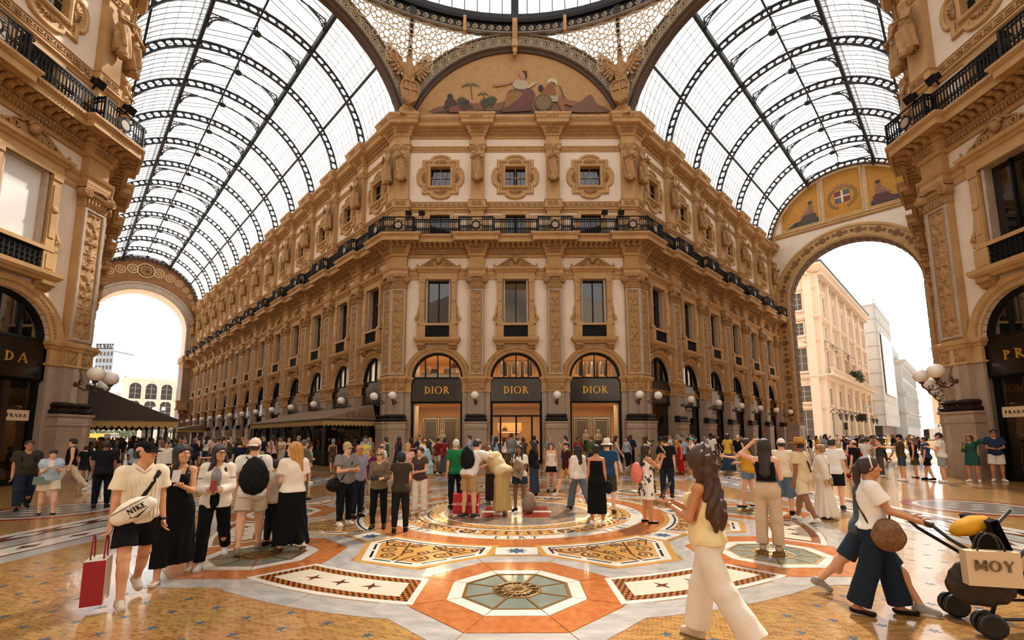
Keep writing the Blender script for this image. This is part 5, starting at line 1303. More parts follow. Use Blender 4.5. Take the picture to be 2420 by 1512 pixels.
def rig(S):
 R = Rig(); H = S.get('H', 1.68); u = H / 1.75; R.u = u; R.f = S.get('sex', 'm') == 'f'; fat = S.get('fat', 1.0); R.fat = fat
 ln = math.radians(S.get('lean', 0)); sd = math.radians(S.get('side', 0)); U = unit((math.sin(sd), math.sin(ln), math.cos(ln))); R.U = U
 Fw = unit((0, math.cos(ln), -math.sin(ln))); tw = math.radians(S.get('twist', 0)); X0 = unit(np.cross(Fw, U)); R.X = X0 * math.cos(tw) + Fw * math.sin(tw) * -1; R.Y = unit(np.cross(U, R.X))
 R.pel = V3(0, 0, 0); R.chest = U * .34 * u; R.neck = U * .50 * u + R.Y * .0
 sw = (.142 if R.f else .158) * u * (1 + (fat - 1) * .5)
 R.sh = {1: U * .442 * u + R.X * sw, -1: U * .442 * u - R.X * sw}
 hd = S.get('head', (0, 0)); hy, hp = math.radians(hd[0]), math.radians(hd[1])
 up0 = unit(U + V3(0, 0, 1.2)); fy = unit(R.Y - up0 * (R.Y @ up0)); fx = np.cross(fy, up0)
 hf = fy * math.cos(hy) + fx * math.sin(hy); hx = np.cross(hf, up0); R.hf = unit(hf * math.cos(hp) + up0 * math.sin(hp)); R.hu = unit(up0 * math.cos(hp) - hf * math.sin(hp)); R.hx = unit(hx)
 R.hc = R.neck + unit(U + R.hu) * .155 * u + R.hf * .018 * u
 R.el, R.wr, R.fa = {}, {}, {}
 for sgn, key in ((1, 'R'), (-1, 'L')):
  a = S.get(key, 'down'); a = ARMS[a] if isinstance(a, str) else a
  def wv(v): return unit(R.X * v[0] * sgn + R.Y * v[1] + (U if abs(v[2]) < .5 or v[2] > 0 else V3(0, 0, 1)) * v[2])
  d1, d2 = wv(a[0]), wv(a[1]); R.el[sgn] = R.sh[sgn] + d1 * .285 * u; R.wr[sgn] = R.el[sgn] + d2 * .25 * u; R.fa[sgn] = d2
 R.hip, R.kn, R.an, R.toe, R.fd, R.fu = {}, {}, {}, {}, {}, {}
 lg = S.get('legs', (2, 2, -2, 2)); spl = S.get('splay', 5)
 for sgn, q in ((1, 0), (-1, 2)):
  s, k = math.radians(lg[q]), math.radians(lg[q + 1]); o = math.radians(spl)
  R.hip[sgn] = V3(sgn * .09 * u, 0, -.03 * u); d = unit((sgn * math.sin(o) * .6, math.sin(s), math.cos(s) * -1)); R.kn[sgn] = R.hip[sgn] + d * .435 * u
  e = s - k; d2 = unit((sgn * .02, math.sin(e), -math.cos(e))); R.an[sgn] = R.kn[sgn] + d2 * .42 * u
  pit = -max(0, -e - .25) * 1.0; to = sgn * math.radians(S.get('toes', 8)); R.fd[sgn] = unit((math.sin(to), math.cos(pit), math.sin(pit))); R.fu[sgn] = unit(np.cross(np.cross(R.fd[sgn], (0, 0, 1)), R.fd[sgn]))
 low = min(min((R.an[s] - R.fu[s] * .08 * u - R.fd[s] * .05 * u)[2], (R.an[s] - R.fu[s] * .08 * u + R.fd[s] * .16 * u)[2]) for s in (1, -1))
 off = V3(0, 0, -low - S.get('sink', 0)); R.off = off
 for k in ('pel', 'chest', 'neck', 'hc'): setattr(R, k, getattr(R, k) + off)
 for dct in (R.sh, R.el, R.wr, R.hip, R.kn, R.an):
  for s in dct: dct[s] = dct[s] + off
 return R
def hp(R, x, y, z): return R.hc + (R.hx * x + R.hf * y + R.hu * z) * R.u
def tp(R, x, y, z): return R.pel + (R.X * x + R.Y * y + R.U * z) * R.u
def torso(s, R, g=0.0, k=.06):
 u, f, w = R.u, R.f, R.fat; M = np.array([R.X, R.Y, R.U])
 s.ell(tp(R, 0, 0, -.02), np.array((.158 + (.012 if f else 0), .112, .12)) * u * (w, w, 1) + g, k * u, M)
 s.ell(tp(R, 0, .012 + .05 * (w - 1), .16), np.array((.128 if f else .146, .1, .17)) * u * (w, w * w, 1) + g, k * u, M)
 s.ell(tp(R, 0, 0, .335), np.array((.145 if f else .17, .108, .155)) * u * (w, w, 1) + g, k * u, M)
 s.cap(R.sh[1] * .9 + R.sh[-1] * .1 - R.U * .012 * u, R.sh[-1] * .9 + R.sh[1] * .1 - R.U * .02 * u, .05 * u + g * .7, None, .04 * u)
 if f:
  for q in (-1, 1): s.ell(tp(R, q * .066, .088, .325), np.array((.056, .05, .055)) * u + g * .8, .035 * u, M)
 for q in (-1, 1): s.ell(tp(R, q * .075, -.06, -.06), np.array((.082, .075, .095)) * u * w + g, .04 * u, M)
def arm(s, R, q, g=0.0, t=1.0, cut=None, t2=None):
 u, w = R.u, (.9 if R.f else 1.0) * (1 + (R.fat - 1) * .5)
 a, b, c = R.sh[q], R.el[q], R.wr[q]
 s.ell(a - R.U * .008 * u, np.array((.05,) * 3) * u * w + g * .75, .025 * u)
 e = a + (b - a) * min(1, t); s.cap(a, e, .05 * u * w + g, (.05 - .012 * min(1, t)) * u * w + g * (1.5 if t < 1 else 1), .02 * u, cut='b' if cut and t <= 1 else None)
 if t > 1:
  e2 = b + (c - b) * (t - 1); s.cap(b, e2, .039 * u * w + g, (.039 - .012 * (t - 1)) * u * w + g, .02 * u, cut='b' if cut else None)
def leg(s, R, q, g=0.0, t=2.0, ga=None, cut=None):
 u, w = R.u, R.fat * (.97 if R.f else 1); a, b, c = R.hip[q], R.kn[q], R.an[q]; ga = g if ga is None else ga
 e = a + (b - a) * min(1, t); r1 = .086 - .03 * min(1, t)
 s.cap(a, e, .088 * u * w + g, r1 * u * w + (g + (ga - g) * min(1, t) / (t if t > 0 else 1) if t > 1 else ga), .03 * u, cut='b' if cut and t <= 1 else None)
 if t > 1:
  e2 = b + (c - b) * (t - 1); gm = g + (ga - g) / t; s.cap(b, e2, .056 * u * w + gm, (.056 - .02 * (t - 1)) * u * w + ga, .03 * u, cut='b' if cut else None)
  if ga < .03: s.ell(b + (c - b) * .32 - unit(np.cross((1, 0, 0), c - b)) * -.014 * u, np.array((.048, .052, .11)) * u * w + g, .03 * u)
def hand_tubes(R, q, curl=35, thumb=None, nrm=None):
 u = R.u; d = R.fa[q]; t = unit((R.Y * 1.0 + R.U * .5 - R.X * q * .2) if thumb is None else thumb); t = unit(t - d * (t @ d))
 n = np.cross(d, t) * q; n = n if n @ (R.X * -q) > 0 or thumb is not None else n
 w = R.wr[q]; P = {'c': w + d * .05 * u, 'd': d, 't': t, 'n': n}; b = MB(); sc = u * (.9 if R.f else 1)
 for i, (o, L) in enumerate(((.028, .078), (.009, .086), (-.01, .08), (-.027, .064))):
  p = w + d * .082 * sc + t * o * sc; dd = d.copy(); pts = [tuple(w + d * .05 * sc + t * o * .9 * sc), tuple(p)]
  for seg in range(3):
   a = math.radians(curl) * (.7 if seg == 0 else 1); dd = unit(dd * math.cos(a) + n * math.sin(a)); p = p + dd * L * sc * (.45, .32, .23)[seg]; pts.append(tuple(p))
  b.tube(pts, [.0095 * sc, .0095 * sc, .0085 * sc, .0075 * sc, .0055 * sc], 6)
 p = w + d * .025 * sc + t * .024 * sc; q1 = p + unit(t * .8 + d * .6 + n * .15) * .04 * sc; q2 = q1 + unit(d * .9 + t * .25 + n * .35) * .032 * sc; q3 = q2 + unit(d * .8 + n * .5) * .024 * sc
 b.tube([tuple(p), tuple(q1), tuple(q2), tuple(q3)], [.013 * sc, .0115 * sc, .0095 * sc, .0065 * sc], 6)
 return P, b
def face_ells(s, R, f):
 M = np.array([R.hx, R.hf, R.hu]); u = R.u; A = lambda *r: np.array(r) * u; fw = .93 if f else 1
 s.ell(hp(R, 0, -.012, .032), A(.075, .094, .084), .02 * u, M); s.ell(hp(R, 0, .018, -.022), A(.064 * fw, .068, .098), .03 * u, M); s.ell(hp(R, 0, .034, -.078), A(.046 * fw, .046, .038), .03 * u, M)
 s.cap(hp(R, -.034, .076, .03), hp(R, .034, .076, .03), .011 * u, None, .015 * u)
 for q in (-1, 1):
  s.ell(hp(R, q * .031, .094, .011), A(.018, .014, .011), .008 * u, M, sub=True); s.ell(hp(R, q * .04, .062, -.018), A(.022, .02, .02), .015 * u, M)
  s.ell(hp(R, q * .076, -.004, -.004), A(.011, .022, .032), .008 * u, M)
 s.cap(hp(R, 0, .084, .014), hp(R, 0, .104, -.02), .008 * u, .0135 * u, .01 * u); s.ell(hp(R, 0, .092, -.024), A(.019, .011, .009), .008 * u, M)
 s.ell(hp(R, 0, .083, -.052), A(.024, .012, .011), .008 * u, M); s.ell(hp(R, 0, .099, -.052), A(.022, .007, .0022), .003 * u, M, sub=True); s.ell(hp(R, 0, .07, -.09), A(.02, .018, .016), .015 * u, M)
def bbox(R, extra=.18):
 pts = [R.pel, R.hc, *R.sh.values(), *R.el.values(), *R.wr.values(), *R.hip.values(), *R.kn.values(), *R.an.values()]
 p = np.array(pts); return p.min(0) - extra, p.max(0) + extra
def body_mesh(S, R, vox):
 lo, hi = bbox(R, .22 * R.u); s = Solid(lo, hi, vox); u = R.u
 torso(s, R); s.cap(R.neck - R.U * .05 * u, R.hc - R.hu * .06 * u - R.hf * .02 * u, (.05 if R.f else .058) * u, (.046 if R.f else .054) * u, .03 * u)
 for q in (-1, 1):
  s.cap(R.neck + R.U * .012 * u, R.sh[q] + R.U * .0 * u, .04 * u, .04 * u, .04 * u); arm(s, R, q, 0, 2.0); leg(s, R, q)
  a = R.an[q]; s.cap(a - R.fu[q] * .045 * u - R.fd[q] * .03 * u, a - R.fu[q] * .055 * u + R.fd[q] * .13 * u, .036 * u, .028 * u, .03 * u)
 face_ells(s, R, R.f); parts = []; hands = {}
 for q in (-1, 1):
  hd = S.get('hand', {}).get(q, {}); P, b = hand_tubes(R, q, hd.get('curl', 30), hd.get('thumb'), None); hands[q] = P
  M = np.array([P['t'], P['n'], P['d']]); s.ell(P['c'] + P['d'] * .002, np.array((.04, .0155, .05)) * u * (.9 if R.f else 1), .015 * u, M); s.cap(R.wr[q], P['c'], .026 * u, .022 * u, .015 * u); parts += mbparts(b)
 V, F = s.surf(); return solid_mesh('body', [(V, F)] + parts, skin(S.get('skin', 'light'))), hands
def wrinkle(a=.004, fx=22, fz=18, ph=0.0): return lambda X, Y, Z: a * np.sin(fx * X + 9 * np.sin(fz * .6 * Z + ph) * .35 + ph) * np.sin(fz * Z + 11 * Y + ph) + a * .6 * np.sin(fx * 1.9 * Y + fz * 1.3 * Z + 2 * ph)
def cut_above(s, R, h, tilt=0.0): s.plane(tp(R, 0, 0, h), R.U + R.Y * tilt)
def cut_below(s, R, h): s.plane(tp(R, 0, 0, h), -R.U)
def top_mesh(S, R, vox, T_):
 kind = T_.get('kind', 'tee'); u = R.u; lo, hi = bbox(R, .3 * u); hem = T_.get('hem', -.1); g = T_.get('g', .026 if hem < 0 else .014) * u
 lo[2] = max(lo[2], tp(R, 0, 0, hem)[2] - .25 * u); s = Solid(lo, hi, vox); torso(s, R, g, .07)
 if T_.get('flare'): s.cap(tp(R, 0, 0, .2), tp(R, 0, 0, hem - .06), .1 * u + g, (.15 + T_['flare']) * u, .06 * u, fl=.75, ax=R.Y)
 sl = {'tee': .62, 'tank': 0, 'long': 1.92, 'three': 1.45, 'cap': .34, 'strap': 0, 'bare': 0}[kind]
 for q in (-1, 1):
  s.cap(R.neck - R.U * .012 * u, R.sh[q] + R.U * .002 * u, .04 * u + g * .6, .042 * u + g * .6, .04 * u)
  if sl: arm(s, R, q, g + (.01 if sl < 1 else .004) * u, sl, True)
 if T_.get('puff'):
  for q in (-1, 1): s.ell(R.sh[q] * .6 + R.el[q] * .4, np.array((.085,) * 3) * u, .03 * u)
 s.warp(wrinkle(T_.get('wr', .004) * u, 24, 16, hash(S.get('id', 0)) % 7)); cut_below(s, R, hem)
 nk = {'tank': .40, 'strap': .385, 'bare': .39}.get(kind, .50);
 if kind in ('tank', 'strap', 'bare'):
  if kind != 'tank': cut_above(s, R, nk + .02, .12)
  s.ell(tp(R, 0, .05, .52), np.array((.075 if kind == 'tank' else .11, .12, .13)) * u, .01, None, sub=True)
  for q in (-1, 1): s.cap(R.sh[q] + R.X * q * .04 * u, R.el[q], .075 * u, .07 * u, .01, sub=True)
 else:
  s.cap(R.neck - R.U * .04 * u + R.Y * T_.get('vneck', .01) * u, R.hc, .068 * u, .075 * u, .01, sub=True); s.ell(tp(R, 0, .1, .5 - T_.get('vneck', 0) * .6), np.array((.06, .06, .05)) * u, .01, None, sub=True)
 if T_.get('open'): s.cap(tp(R, 0, .17, -.3), tp(R, 0, .15, .5), .075 * u, .06 * u, .01, sub=True)
 parts = [s.surf()]
 if kind in ('strap',):
  b = MB()
  for q in (-1, 1): b.tube([tuple(tp(R, q * .085, .1, .40)), tuple(tp(R, q * .1, .06, .475)), tuple(tp(R, q * .1, -.02, .5)), tuple(tp(R, q * .09, -.1, .42))], .009 * u, 5)
  parts += mbparts(b)
 return solid_mesh('shirt', parts, T_['m'])
def bottom_mesh(S, R, vox, B):
 kind = B.get('kind', 'pants'); u = R.u; lo, hi = bbox(R, .28 * u); hi[2] = tp(R, 0, 0, .25)[2]; s = Solid(lo, hi, vox); g = B.get('g', .012) * u; M = np.array([R.X, R.Y, R.U])
 w = R.fat; s.ell(tp(R, 0, 0, -.02), np.array((.17 if R.f else .16, .118, .125)) * u * (w, w, 1) + g, .05 * u, M); s.ell(tp(R, 0, .005, .08), np.array((.135 if R.f else .15, .105, .1)) * u * (w, w, 1) + g, .05 * u, M)
 for q in (-1, 1): s.ell(tp(R, q * .075, -.055, -.06), np.array((.085, .078, .1)) * u * w + g, .04 * u, M)
 ln = B.get('len', 1.93)
 if kind in ('pants', 'shorts'):
  for q in (-1, 1): leg(s, R, q, g + .004 * u, ln, B.get('ga', .018) * u, True)
 else:                                                  # skirt or gown
  zh = B.get('hem', .1) * u; mid = (R.an[1] + R.an[-1]) / 2; km = (R.kn[1] + R.kn[-1]) / 2; top = tp(R, 0, 0, -.02); zt = top[2]
  f = (zt - zh) / (zt - mid[2] + 1e-6); p = np.array([*(top[:2] * (1 - min(1, f)) + mid[:2] * min(1, f)), zh]); r = B.get('r', .2) * u
  s.cap(top, p, .15 * u, r, .05 * u, fl=B.get('fl', .75), ax=(0, 1, 0), cut='b')
  for q in (-1, 1):
   t = 2.0 if zh < R.kn[q][2] else (R.hip[q][2] - zh) / (R.hip[q][2] - R.kn[q][2]); leg(s, R, q, g + .015 * u, min(t, 1.95), .03 * u + g, True)
  am = B.get('fold', .012) * u; nf = B.get('nf', 11)
  s.warp(lambda X, Y, Z: am * np.sin(nf * np.arctan2(Y - p[1], X - p[0]) + 1.3 * np.sin(5 * Z)) * np.clip((zt - Z) / (zt - zh + .01), 0, 1)); s.plane((0, 0, zh), (0, 0, -1))
 if kind in ('pants', 'shorts'): s.warp(wrinkle(B.get('wr', .0035) * u, 20, 15, 1 + hash(S.get('id', 0)) % 5))
 cut_above(s, R, B.get('waist', .1)); return solid_mesh('skirt' if kind == 'skirt' else ('trousers' if kind == 'pants' else 'shorts'), [s.surf()], B['m'])
def shoe_mesh(R, q, vox, m, kind='sneaker', ms=None):
 u = R.u; a, fd, fu = R.an[q], R.fd[q], R.fu[q]; s = Solid(a - .26 * u, a + .26 * u, vox); top = .03 if kind != 'flat' else -.02
 s.cap(a - fu * .04 * u - fd * .035 * u, a - fu * .05 * u + fd * .13 * u, .045 * u, .037 * u, .03 * u);
 if kind == 'sneaker': s.cap(a - fu * .03 * u - fd * .02 * u, a + fu * .005 * u - fd * .015 * u, .045 * u, .047 * u, .02 * u); s.cap(a - fu * .02 * u + fd * .04 * u, a - fu * .045 * u + fd * .13 * u, .034 * u, .03 * u, .02 * u)
 s.plane(a - fu * .078 * u, -fu); s.plane(a + fu * (.028 if kind == 'sneaker' else -.03) * u, fu - fd * (.3 if kind == 'sneaker' else .0)); parts = [s.surf()]
 return solid_mesh('shoe', parts, m)
def sole_part(R, q, m):
 u = R.u; a, fd, fu = R.an[q], R.fd[q], R.fu[q]; sd = np.cross(fd, fu); b = MB(); out = []
 for i in range(16):
  t = 2 * PI * i / 16; x = math.cos(t); y = math.sin(t); out.append((.112 * x * u + .048 * u, (.041 + .006 * x) * y * u))
 n = 16; vs = [a + fd * x + sd * y - fu * h * u for h in (.08, .056) for x, y in out]
 b.add([tuple(v) for v in vs], [tuple(range(n)), tuple(range(2 * n - 1, n - 1, -1))] + [(i, i + n, (i + 1) % n + n, (i + 1) % n) for i in range(n)], 0); me = b.mesh('sole', m); return me
def hair_mesh(S, R, vox, Hh):
 st = Hh.get('st', 'short'); u = R.u; lo = R.hc - .26 * u; hi = R.hc + .26 * u; M = np.array([R.hx, R.hf, R.hu]); A = lambda *r: np.array(r) * u; L = Hh.get('len', .3)
 if st in ('long', 'curly', 'pony', 'wavy'): lo = lo - np.array((.1, .15, L)) * u
 s = Solid(lo, hi, vox); v = Hh.get('vol', .012) if not S.get('hat') else .006
 s.ell(hp(R, 0, -.016, .038), A(.075 + v, .092 + v, .082 + v), .02 * u, M); s.ell(hp(R, 0, -.04, -.01), A(.07 + v, .07 + v, .075), .03 * u, M)
 if st in ('long', 'wavy', 'curly'):
  w = Hh.get('w', .075); dn = V3(0, 0, -1); bk = -R.Y; e = hp(R, 0, -.075, -.02) + dn * L * u + bk * (.05 if st != 'curly' else .06) * u
  s.cap(hp(R, 0, -.05, .02), e, (w + .01) * u, w * u, .04 * u, fl=.55, ax=R.Y)
  for q in (-1, 1):
   fr = Hh.get('front', .0); s.cap(hp(R, q * .07, -.01, .02), hp(R, q * .085, -.02 + fr * 1.2, -.13) + dn * .02, .026 * u, .024 * u, .03 * u)
   if fr: s.cap(hp(R, q * .085, -.02 + fr * 1.2, -.13), tp(R, q * .1, .1, .36) + dn * max(0, L - .3) * u, .028 * u, .03 * u, .03 * u)
 if st == 'pony': s.cap(hp(R, 0, -.1, .03), hp(R, 0, -.13, -.02), .035 * u, .04 * u, .02 * u); s.cap(hp(R, 0, -.13, -.02), hp(R, 0, -.12, -.06) + V3(0, 0, -L * .7 * u), .04 * u, .022 * u, .02 * u)
 if st == 'bun': s.ell(hp(R, 0, -.1, .07), A(.045, .04, .045), .02 * u, M)
 if st == 'bob': s.ell(hp(R, 0, -.03, -.045), A(.088, .08, .1), .04 * u, M)
 if st == 'bald': s.plane(hp(R, 0, 0, .03), R.hu)
 if S.get('hat'): s.plane(hp(R, 0, 0, .035), R.hu)
 wv = {'curly': (.022, 52), 'wavy': (.007, 40), 'short': (.004, 90), 'bob': (.005, 60)}.get(st, (.005, 75)); a, fr = wv[0] * u, wv[1]
 s.warp(lambda X, Y, Z: a * np.sin(fr * X + 2.0 * np.sin(14 * Z)) * np.sin(fr * Y + (fr * .5 if st in ('curly', 'short') else 6) * Z))
 s.ell(hp(R, 0, .105, -.035), A(.066, .066, .098), .012 * u, M, sub=True)
 if st in ('short', 'bald'):
  s.ell(hp(R, 0, .06, -.1), A(.11, .1, .085), .01 * u, M, sub=True); s.plane(hp(R, 0, -.09, -.055), -R.hu)
  for q in (-1, 1): s.ell(hp(R, q * .085, .0, -.02), A(.02, .03, .045), .005, M, sub=True)
 return solid_mesh('hair', [s.surf()], hairm(Hh.get('c', '#1d140e')))
def hat_parts(S, R, root, K):
 st = K['st']; u = R.u; M4 = Matrix(((*(R.hx * u)[:1], *(R.hf * u)[:1], *(R.hu * u)[:1], R.hc[0]), (R.hx[1] * u, R.hf[1] * u, R.hu[1] * u, R.hc[1]), (R.hx[2] * u, R.hf[2] * u, R.hu[2] * u, R.hc[2]), (0, 0, 0, 1)))
 m = cloth(K.get('c', '#14120f')); b = MB()
 if st in ('cap', 'capback'):
  pr = [(.094 * math.cos(a), .034 + .098 * math.sin(a)) for a in [PI / 2 * i / 7 for i in range(8)]]; pr[-1] = (.004, pr[-1][1]); pr = [(.095, .02)] + pr
  b.lathe(pr, 18, (0, -.014, .012), 0, True, .9, 1.1); b.ball((0, -.014, .146), .009, 6, 4)
  sg = 1 if st == 'cap' else -1; n = 12; vs = []
  for i in range(n + 1):
   a = PI * .12 + PI * .76 * i / n; x, y = .084 * math.cos(a), .1 * math.sin(a); vs += [(x, sg * y * .9 - .014, .042), (x * 1.02, sg * (y * .9 + .085 * math.sin(a)) - .014, .022 - .012 * (1 - math.sin(a))), (x * 1.02, sg * (y * .9 + .085 * math.sin(a)) - .014, .014 - .012 * (1 - math.sin(a))), (x, sg * y * .9 - .014, .03)]
  b.add(vs, [(4 * i + k, 4 * i + (k + 1) % 4, 4 * i + 4 + (k + 1) % 4, 4 * i + 4 + k) for i in range(n) for k in range(4)], 0, True)
  nm = 'cap'
 else:
  br = K.get('brim', .17); cr = K.get('crown', .105); pr = [(.09, .03), (.092, .05), (.088, .09), (.08, .03 + cr), (.06, .045 + cr), (.03, .035 + cr), (.004, .03 + cr)]
  b.lathe(pr, 20, (0, -.012, .012), 0, True, .92, 1.1); dr = K.get('droop', .01); pr = [(.088, .034), (.12, .036 - dr * .3), (br, .04 - dr), (br, .034 - dr), (.12, .029 - dr * .3), (.088, .026)]
  b.lathe(pr, 24, (0, -.012, .012), 0, True, .95, 1.08)
  nm = 'hat'
 h = b.xf(M4).build(nm, m, root)
 if st == 'hat' and K.get('band'): MB().lathe([(.0935, .036), (.0945, .06), (.09, .061)], 20, (0, -.012, .012), 0, True, .92, 1.1).xf(M4).build('hat_band', cloth(K['band']), h)
 return M4
def face_parts(S, R, root, vox):
 u = R.u; M4 = Matrix(((R.hx[0] * u, R.hf[0] * u, R.hu[0] * u, R.hc[0]), (R.hx[1] * u, R.hf[1] * u, R.hu[1] * u, R.hc[1]), (R.hx[2] * u, R.hf[2] * u, R.hu[2] * u, R.hc[2]), (0, 0, 0, 1)))
 b = MB()
 for q in (-1, 1): b.ball((q * .031, .0735, .0105), .0115, 10, 6, 0, .98, .98, .8)
 for q in (-1, 1): b.ball((q * .031, .0805, .0105), .006, 8, 5, 1)
 b.xf(M4).build('eyes', [mat('eye_white', '#d8cfc4', .3), mat('eye_iris', '#1c100a', .2)], root); b = MB()
 for q in (-1, 1): b.tube([(q * .014, .0905, .03), (q * .031, .0895, .0365), (q * .048, .078, .031)], [.0035, .0038, .002], 5)
 hc = S.get('hair', {}).get('c', '#1d140e'); b.xf(M4).build('eyebrows', hairm(hc), root)
 MB().ball((0, .0885, -.0505), .02, 10, 6, 0, .95, .34, .32).xf(M4).build('lips', mat('lips_' + S.get('skin', 'light'), '#a85a4a' if S.get('skin') not in ('dark', 'brown') else '#5a2f28', .4), root)
 if S.get('beard'):
  s = Solid(R.hc - .14 * u, R.hc + .12 * u, vox); M = np.array([R.hx, R.hf, R.hu]); s.ell(hp(R, 0, .034, -.078), np.array((.051, .054, .046)) * u, .02 * u, M); s.ell(hp(R, 0, .0, -.06), np.array((.069, .05, .05)) * u, .02 * u, M)
  s.ell(hp(R, 0, .1, -.05), np.array((.022, .03, .01)) * u, .006, M, sub=True); s.plane(hp(R, 0, .05, -.035), R.hu + R.hf * .35); me = solid_mesh('beard', [s.surf()], hairm(S['beard'])); place('beard', me, root)
 g = S.get('glasses')
 if g:
  b = MB()
  for q in (-1, 1):
   if g == 'sun': b.ball((q * .033, .095, .011), .027, 10, 6, 0, 1, .22, .8)
   else: b.tube([(q * .033 + .024 * math.cos(a), .099, .01 + .02 * math.sin(a)) for a in [PI / 5 * i for i in range(11)]], .0022, 4, cap=False)
   b.bar((q * .056, .094, .016), (q * .08, -.005, .014), .003)
  b.bar((-.012, .1, .016), (.012, .1, .016), .0045); b.xf(M4).build('glasses', mat('black_plastic', '#0c0b0b', .15), root)
 if g == 'top':
  pass
 return M4
NP = [0]
def person(S):
 """build one person; returns the root Empty (forward = +y in its own frame)"""
 NP[0] += 1; S.setdefault('id', NP[0]); vox = S.get('vox', .012); R = rig(S); f = math.radians(S.get('face', 180))
 root = empty('person', (S['at'][0], S['at'][1], 0), -f)
 me, hands = body_mesh(S, R, vox); place('body', me, root)
 t = S.get('top')
 if t: t = dict(t); t['m'] = t.get('m') or cloth(t.get('c', '#d8d4cc')); place(t.get('name', 'shirt'), top_mesh(S, R, vox, t), root)
 b = S.get('bot')
 if b and t and t.get('hem', -.1) < 0: b = dict(b); b.setdefault('waist', t.get('hem', -.1) + .05)
 if b: b = dict(b); b['m'] = b.get('m') or cloth(b.get('c', '#16161a')); bm = bottom_mesh(S, R, vox, b); place(b.get('name') or bm.name.split('.')[0], bm, root)
 sh = S.get('shoes', {'c': '#d8d4cc'})
 if sh:
  for q in (-1, 1):
   o = place('shoe', shoe_mesh(R, q, min(vox, .011), cloth(sh['c'], .5), sh.get('kind', 'sneaker')), root)
   if sh.get('sole'): place('sole', sole_part(R, q, mat('sole_' + sh['sole'][1:], sh['sole'], .6)), o)
 h = S.get('hair', {'st': 'short'})
 if h: place('hair', hair_mesh(S, R, min(vox, .011), h), root)
 if S.get('hat'): hat_parts(S, R, root, S['hat'])
 if S.get('faced', True): face_parts(S, R, root, min(vox, .01))
 RIG[root.name] = (R, hands, S); tag(root, S['label'], 'person', S.get('group'))
 return root
RIG = {}
# ================================================================== statues
def caryatid(male):
 S = dict(H=3.0, sex='m' if male else 'f', R=((.22, .5, -1), (-1, .4, .15)), L=((.22, .5, -1), (-1, .4, .25)) if male else ((.15, .3, -1), (-.7, .35, .75)), legs=(0, 0, 0, 0), head=(12 if male else -14, -12)); R = rig(S); u = R.u; vx = .024
 lo, hi = bbox(R, .3); lo[2] = R.kn[1][2] - .35; s = Solid(lo, hi, vx); torso(s, R, .0, .05); s.cap(R.neck - R.U * .05 * u, R.hc - R.hu * .06 * u, .06 * u, .055 * u, .04 * u)
 for q in (-1, 1):
  s.cap(R.neck, R.sh[q], .045 * u, .045 * u, .05 * u); arm(s, R, q, .004, 2.0); d = R.fa[q]; s.cap(R.wr[q], R.wr[q] + d * .14 * u, .03 * u, .02 * u, .02 * u, fl=.6, ax=(0, 0, 1))
 face_ells(s, R, not male); M = np.array([R.hx, R.hf, R.hu])
 s.ell(hp(R, 0, -.03, .04), np.array((.1, .1, .09)) * u, .03 * u, M); s.cap(hp(R, -.085, -.01, .03), hp(R, -.09, .0, -.16), .035 * u, .04 * u, .03); s.cap(hp(R, .085, -.01, .03), hp(R, .09, .0, -.16), .035 * u, .04 * u, .03)
 if male: s.cap(hp(R, 0, .07, -.08), hp(R, 0, .085, -.19), .05 * u, .03 * u, .03)
 w = tp(R, 0, 0, .06); e = (R.kn[1] + R.kn[-1]) / 2 + V3(0, 0, -.2); s.cap(w, e, .17 * u, .21 * u, .06, fl=.8, ax=(0, 1, 0), cut='b')
 s.cap(tp(R, -.16, .06, .09), tp(R, .16, .06, .02), .05 * u, .05 * u, .04); s.cap(tp(R, .13, .1, .03), tp(R, .1, .14, -.4), .06 * u, .045 * u, .04)
 zt = w[2]; s.warp(lambda X, Y, Z: np.where(Z < zt, .045 * np.sin(15 * np.arctan2(Y + .5, X) + 2.2 * Z) * np.clip((zt - Z) * 1.5, 0, 1), 0) + np.where(Z > R.hc[2] - .2, .007 * np.sin(40 * X) * np.sin(30 * Z), 0))
 s.ell((0, .1, e[2] - .05), (.26, .2, .14), .06)
 for k in range(4): s.ell((.02 * (-1) ** k, .22, e[2] - .15 - .14 * k), (.13 - .02 * k, .09, .1), .03)
 V, F = s.surf(); V = V * np.array((-1, -1, 1)); top = hp(R, 0, 0, .13)[2]; V[:, 2] += 20.0 - top
 return solid_mesh('caryatid', [(V, F)], M_STONE2)
ME_CARY = [caryatid(True), caryatid(False)]
for w in (WF, WLA, WRA, WNL, WNR):
 for i, s in enumerate(w.pil):
  if w in (WNL,) and i < 2 or w is WNR and i > 1: continue
  put(w, 'caryatid', ME_CARY[(i + (w is WF)) % 2], s, d=PP + .3)
for w in (WLO, WRO):
 for i, s in enumerate(w.pil): put(w, 'caryatid', ME_CARY[i % 2], s, d=PP + .3)
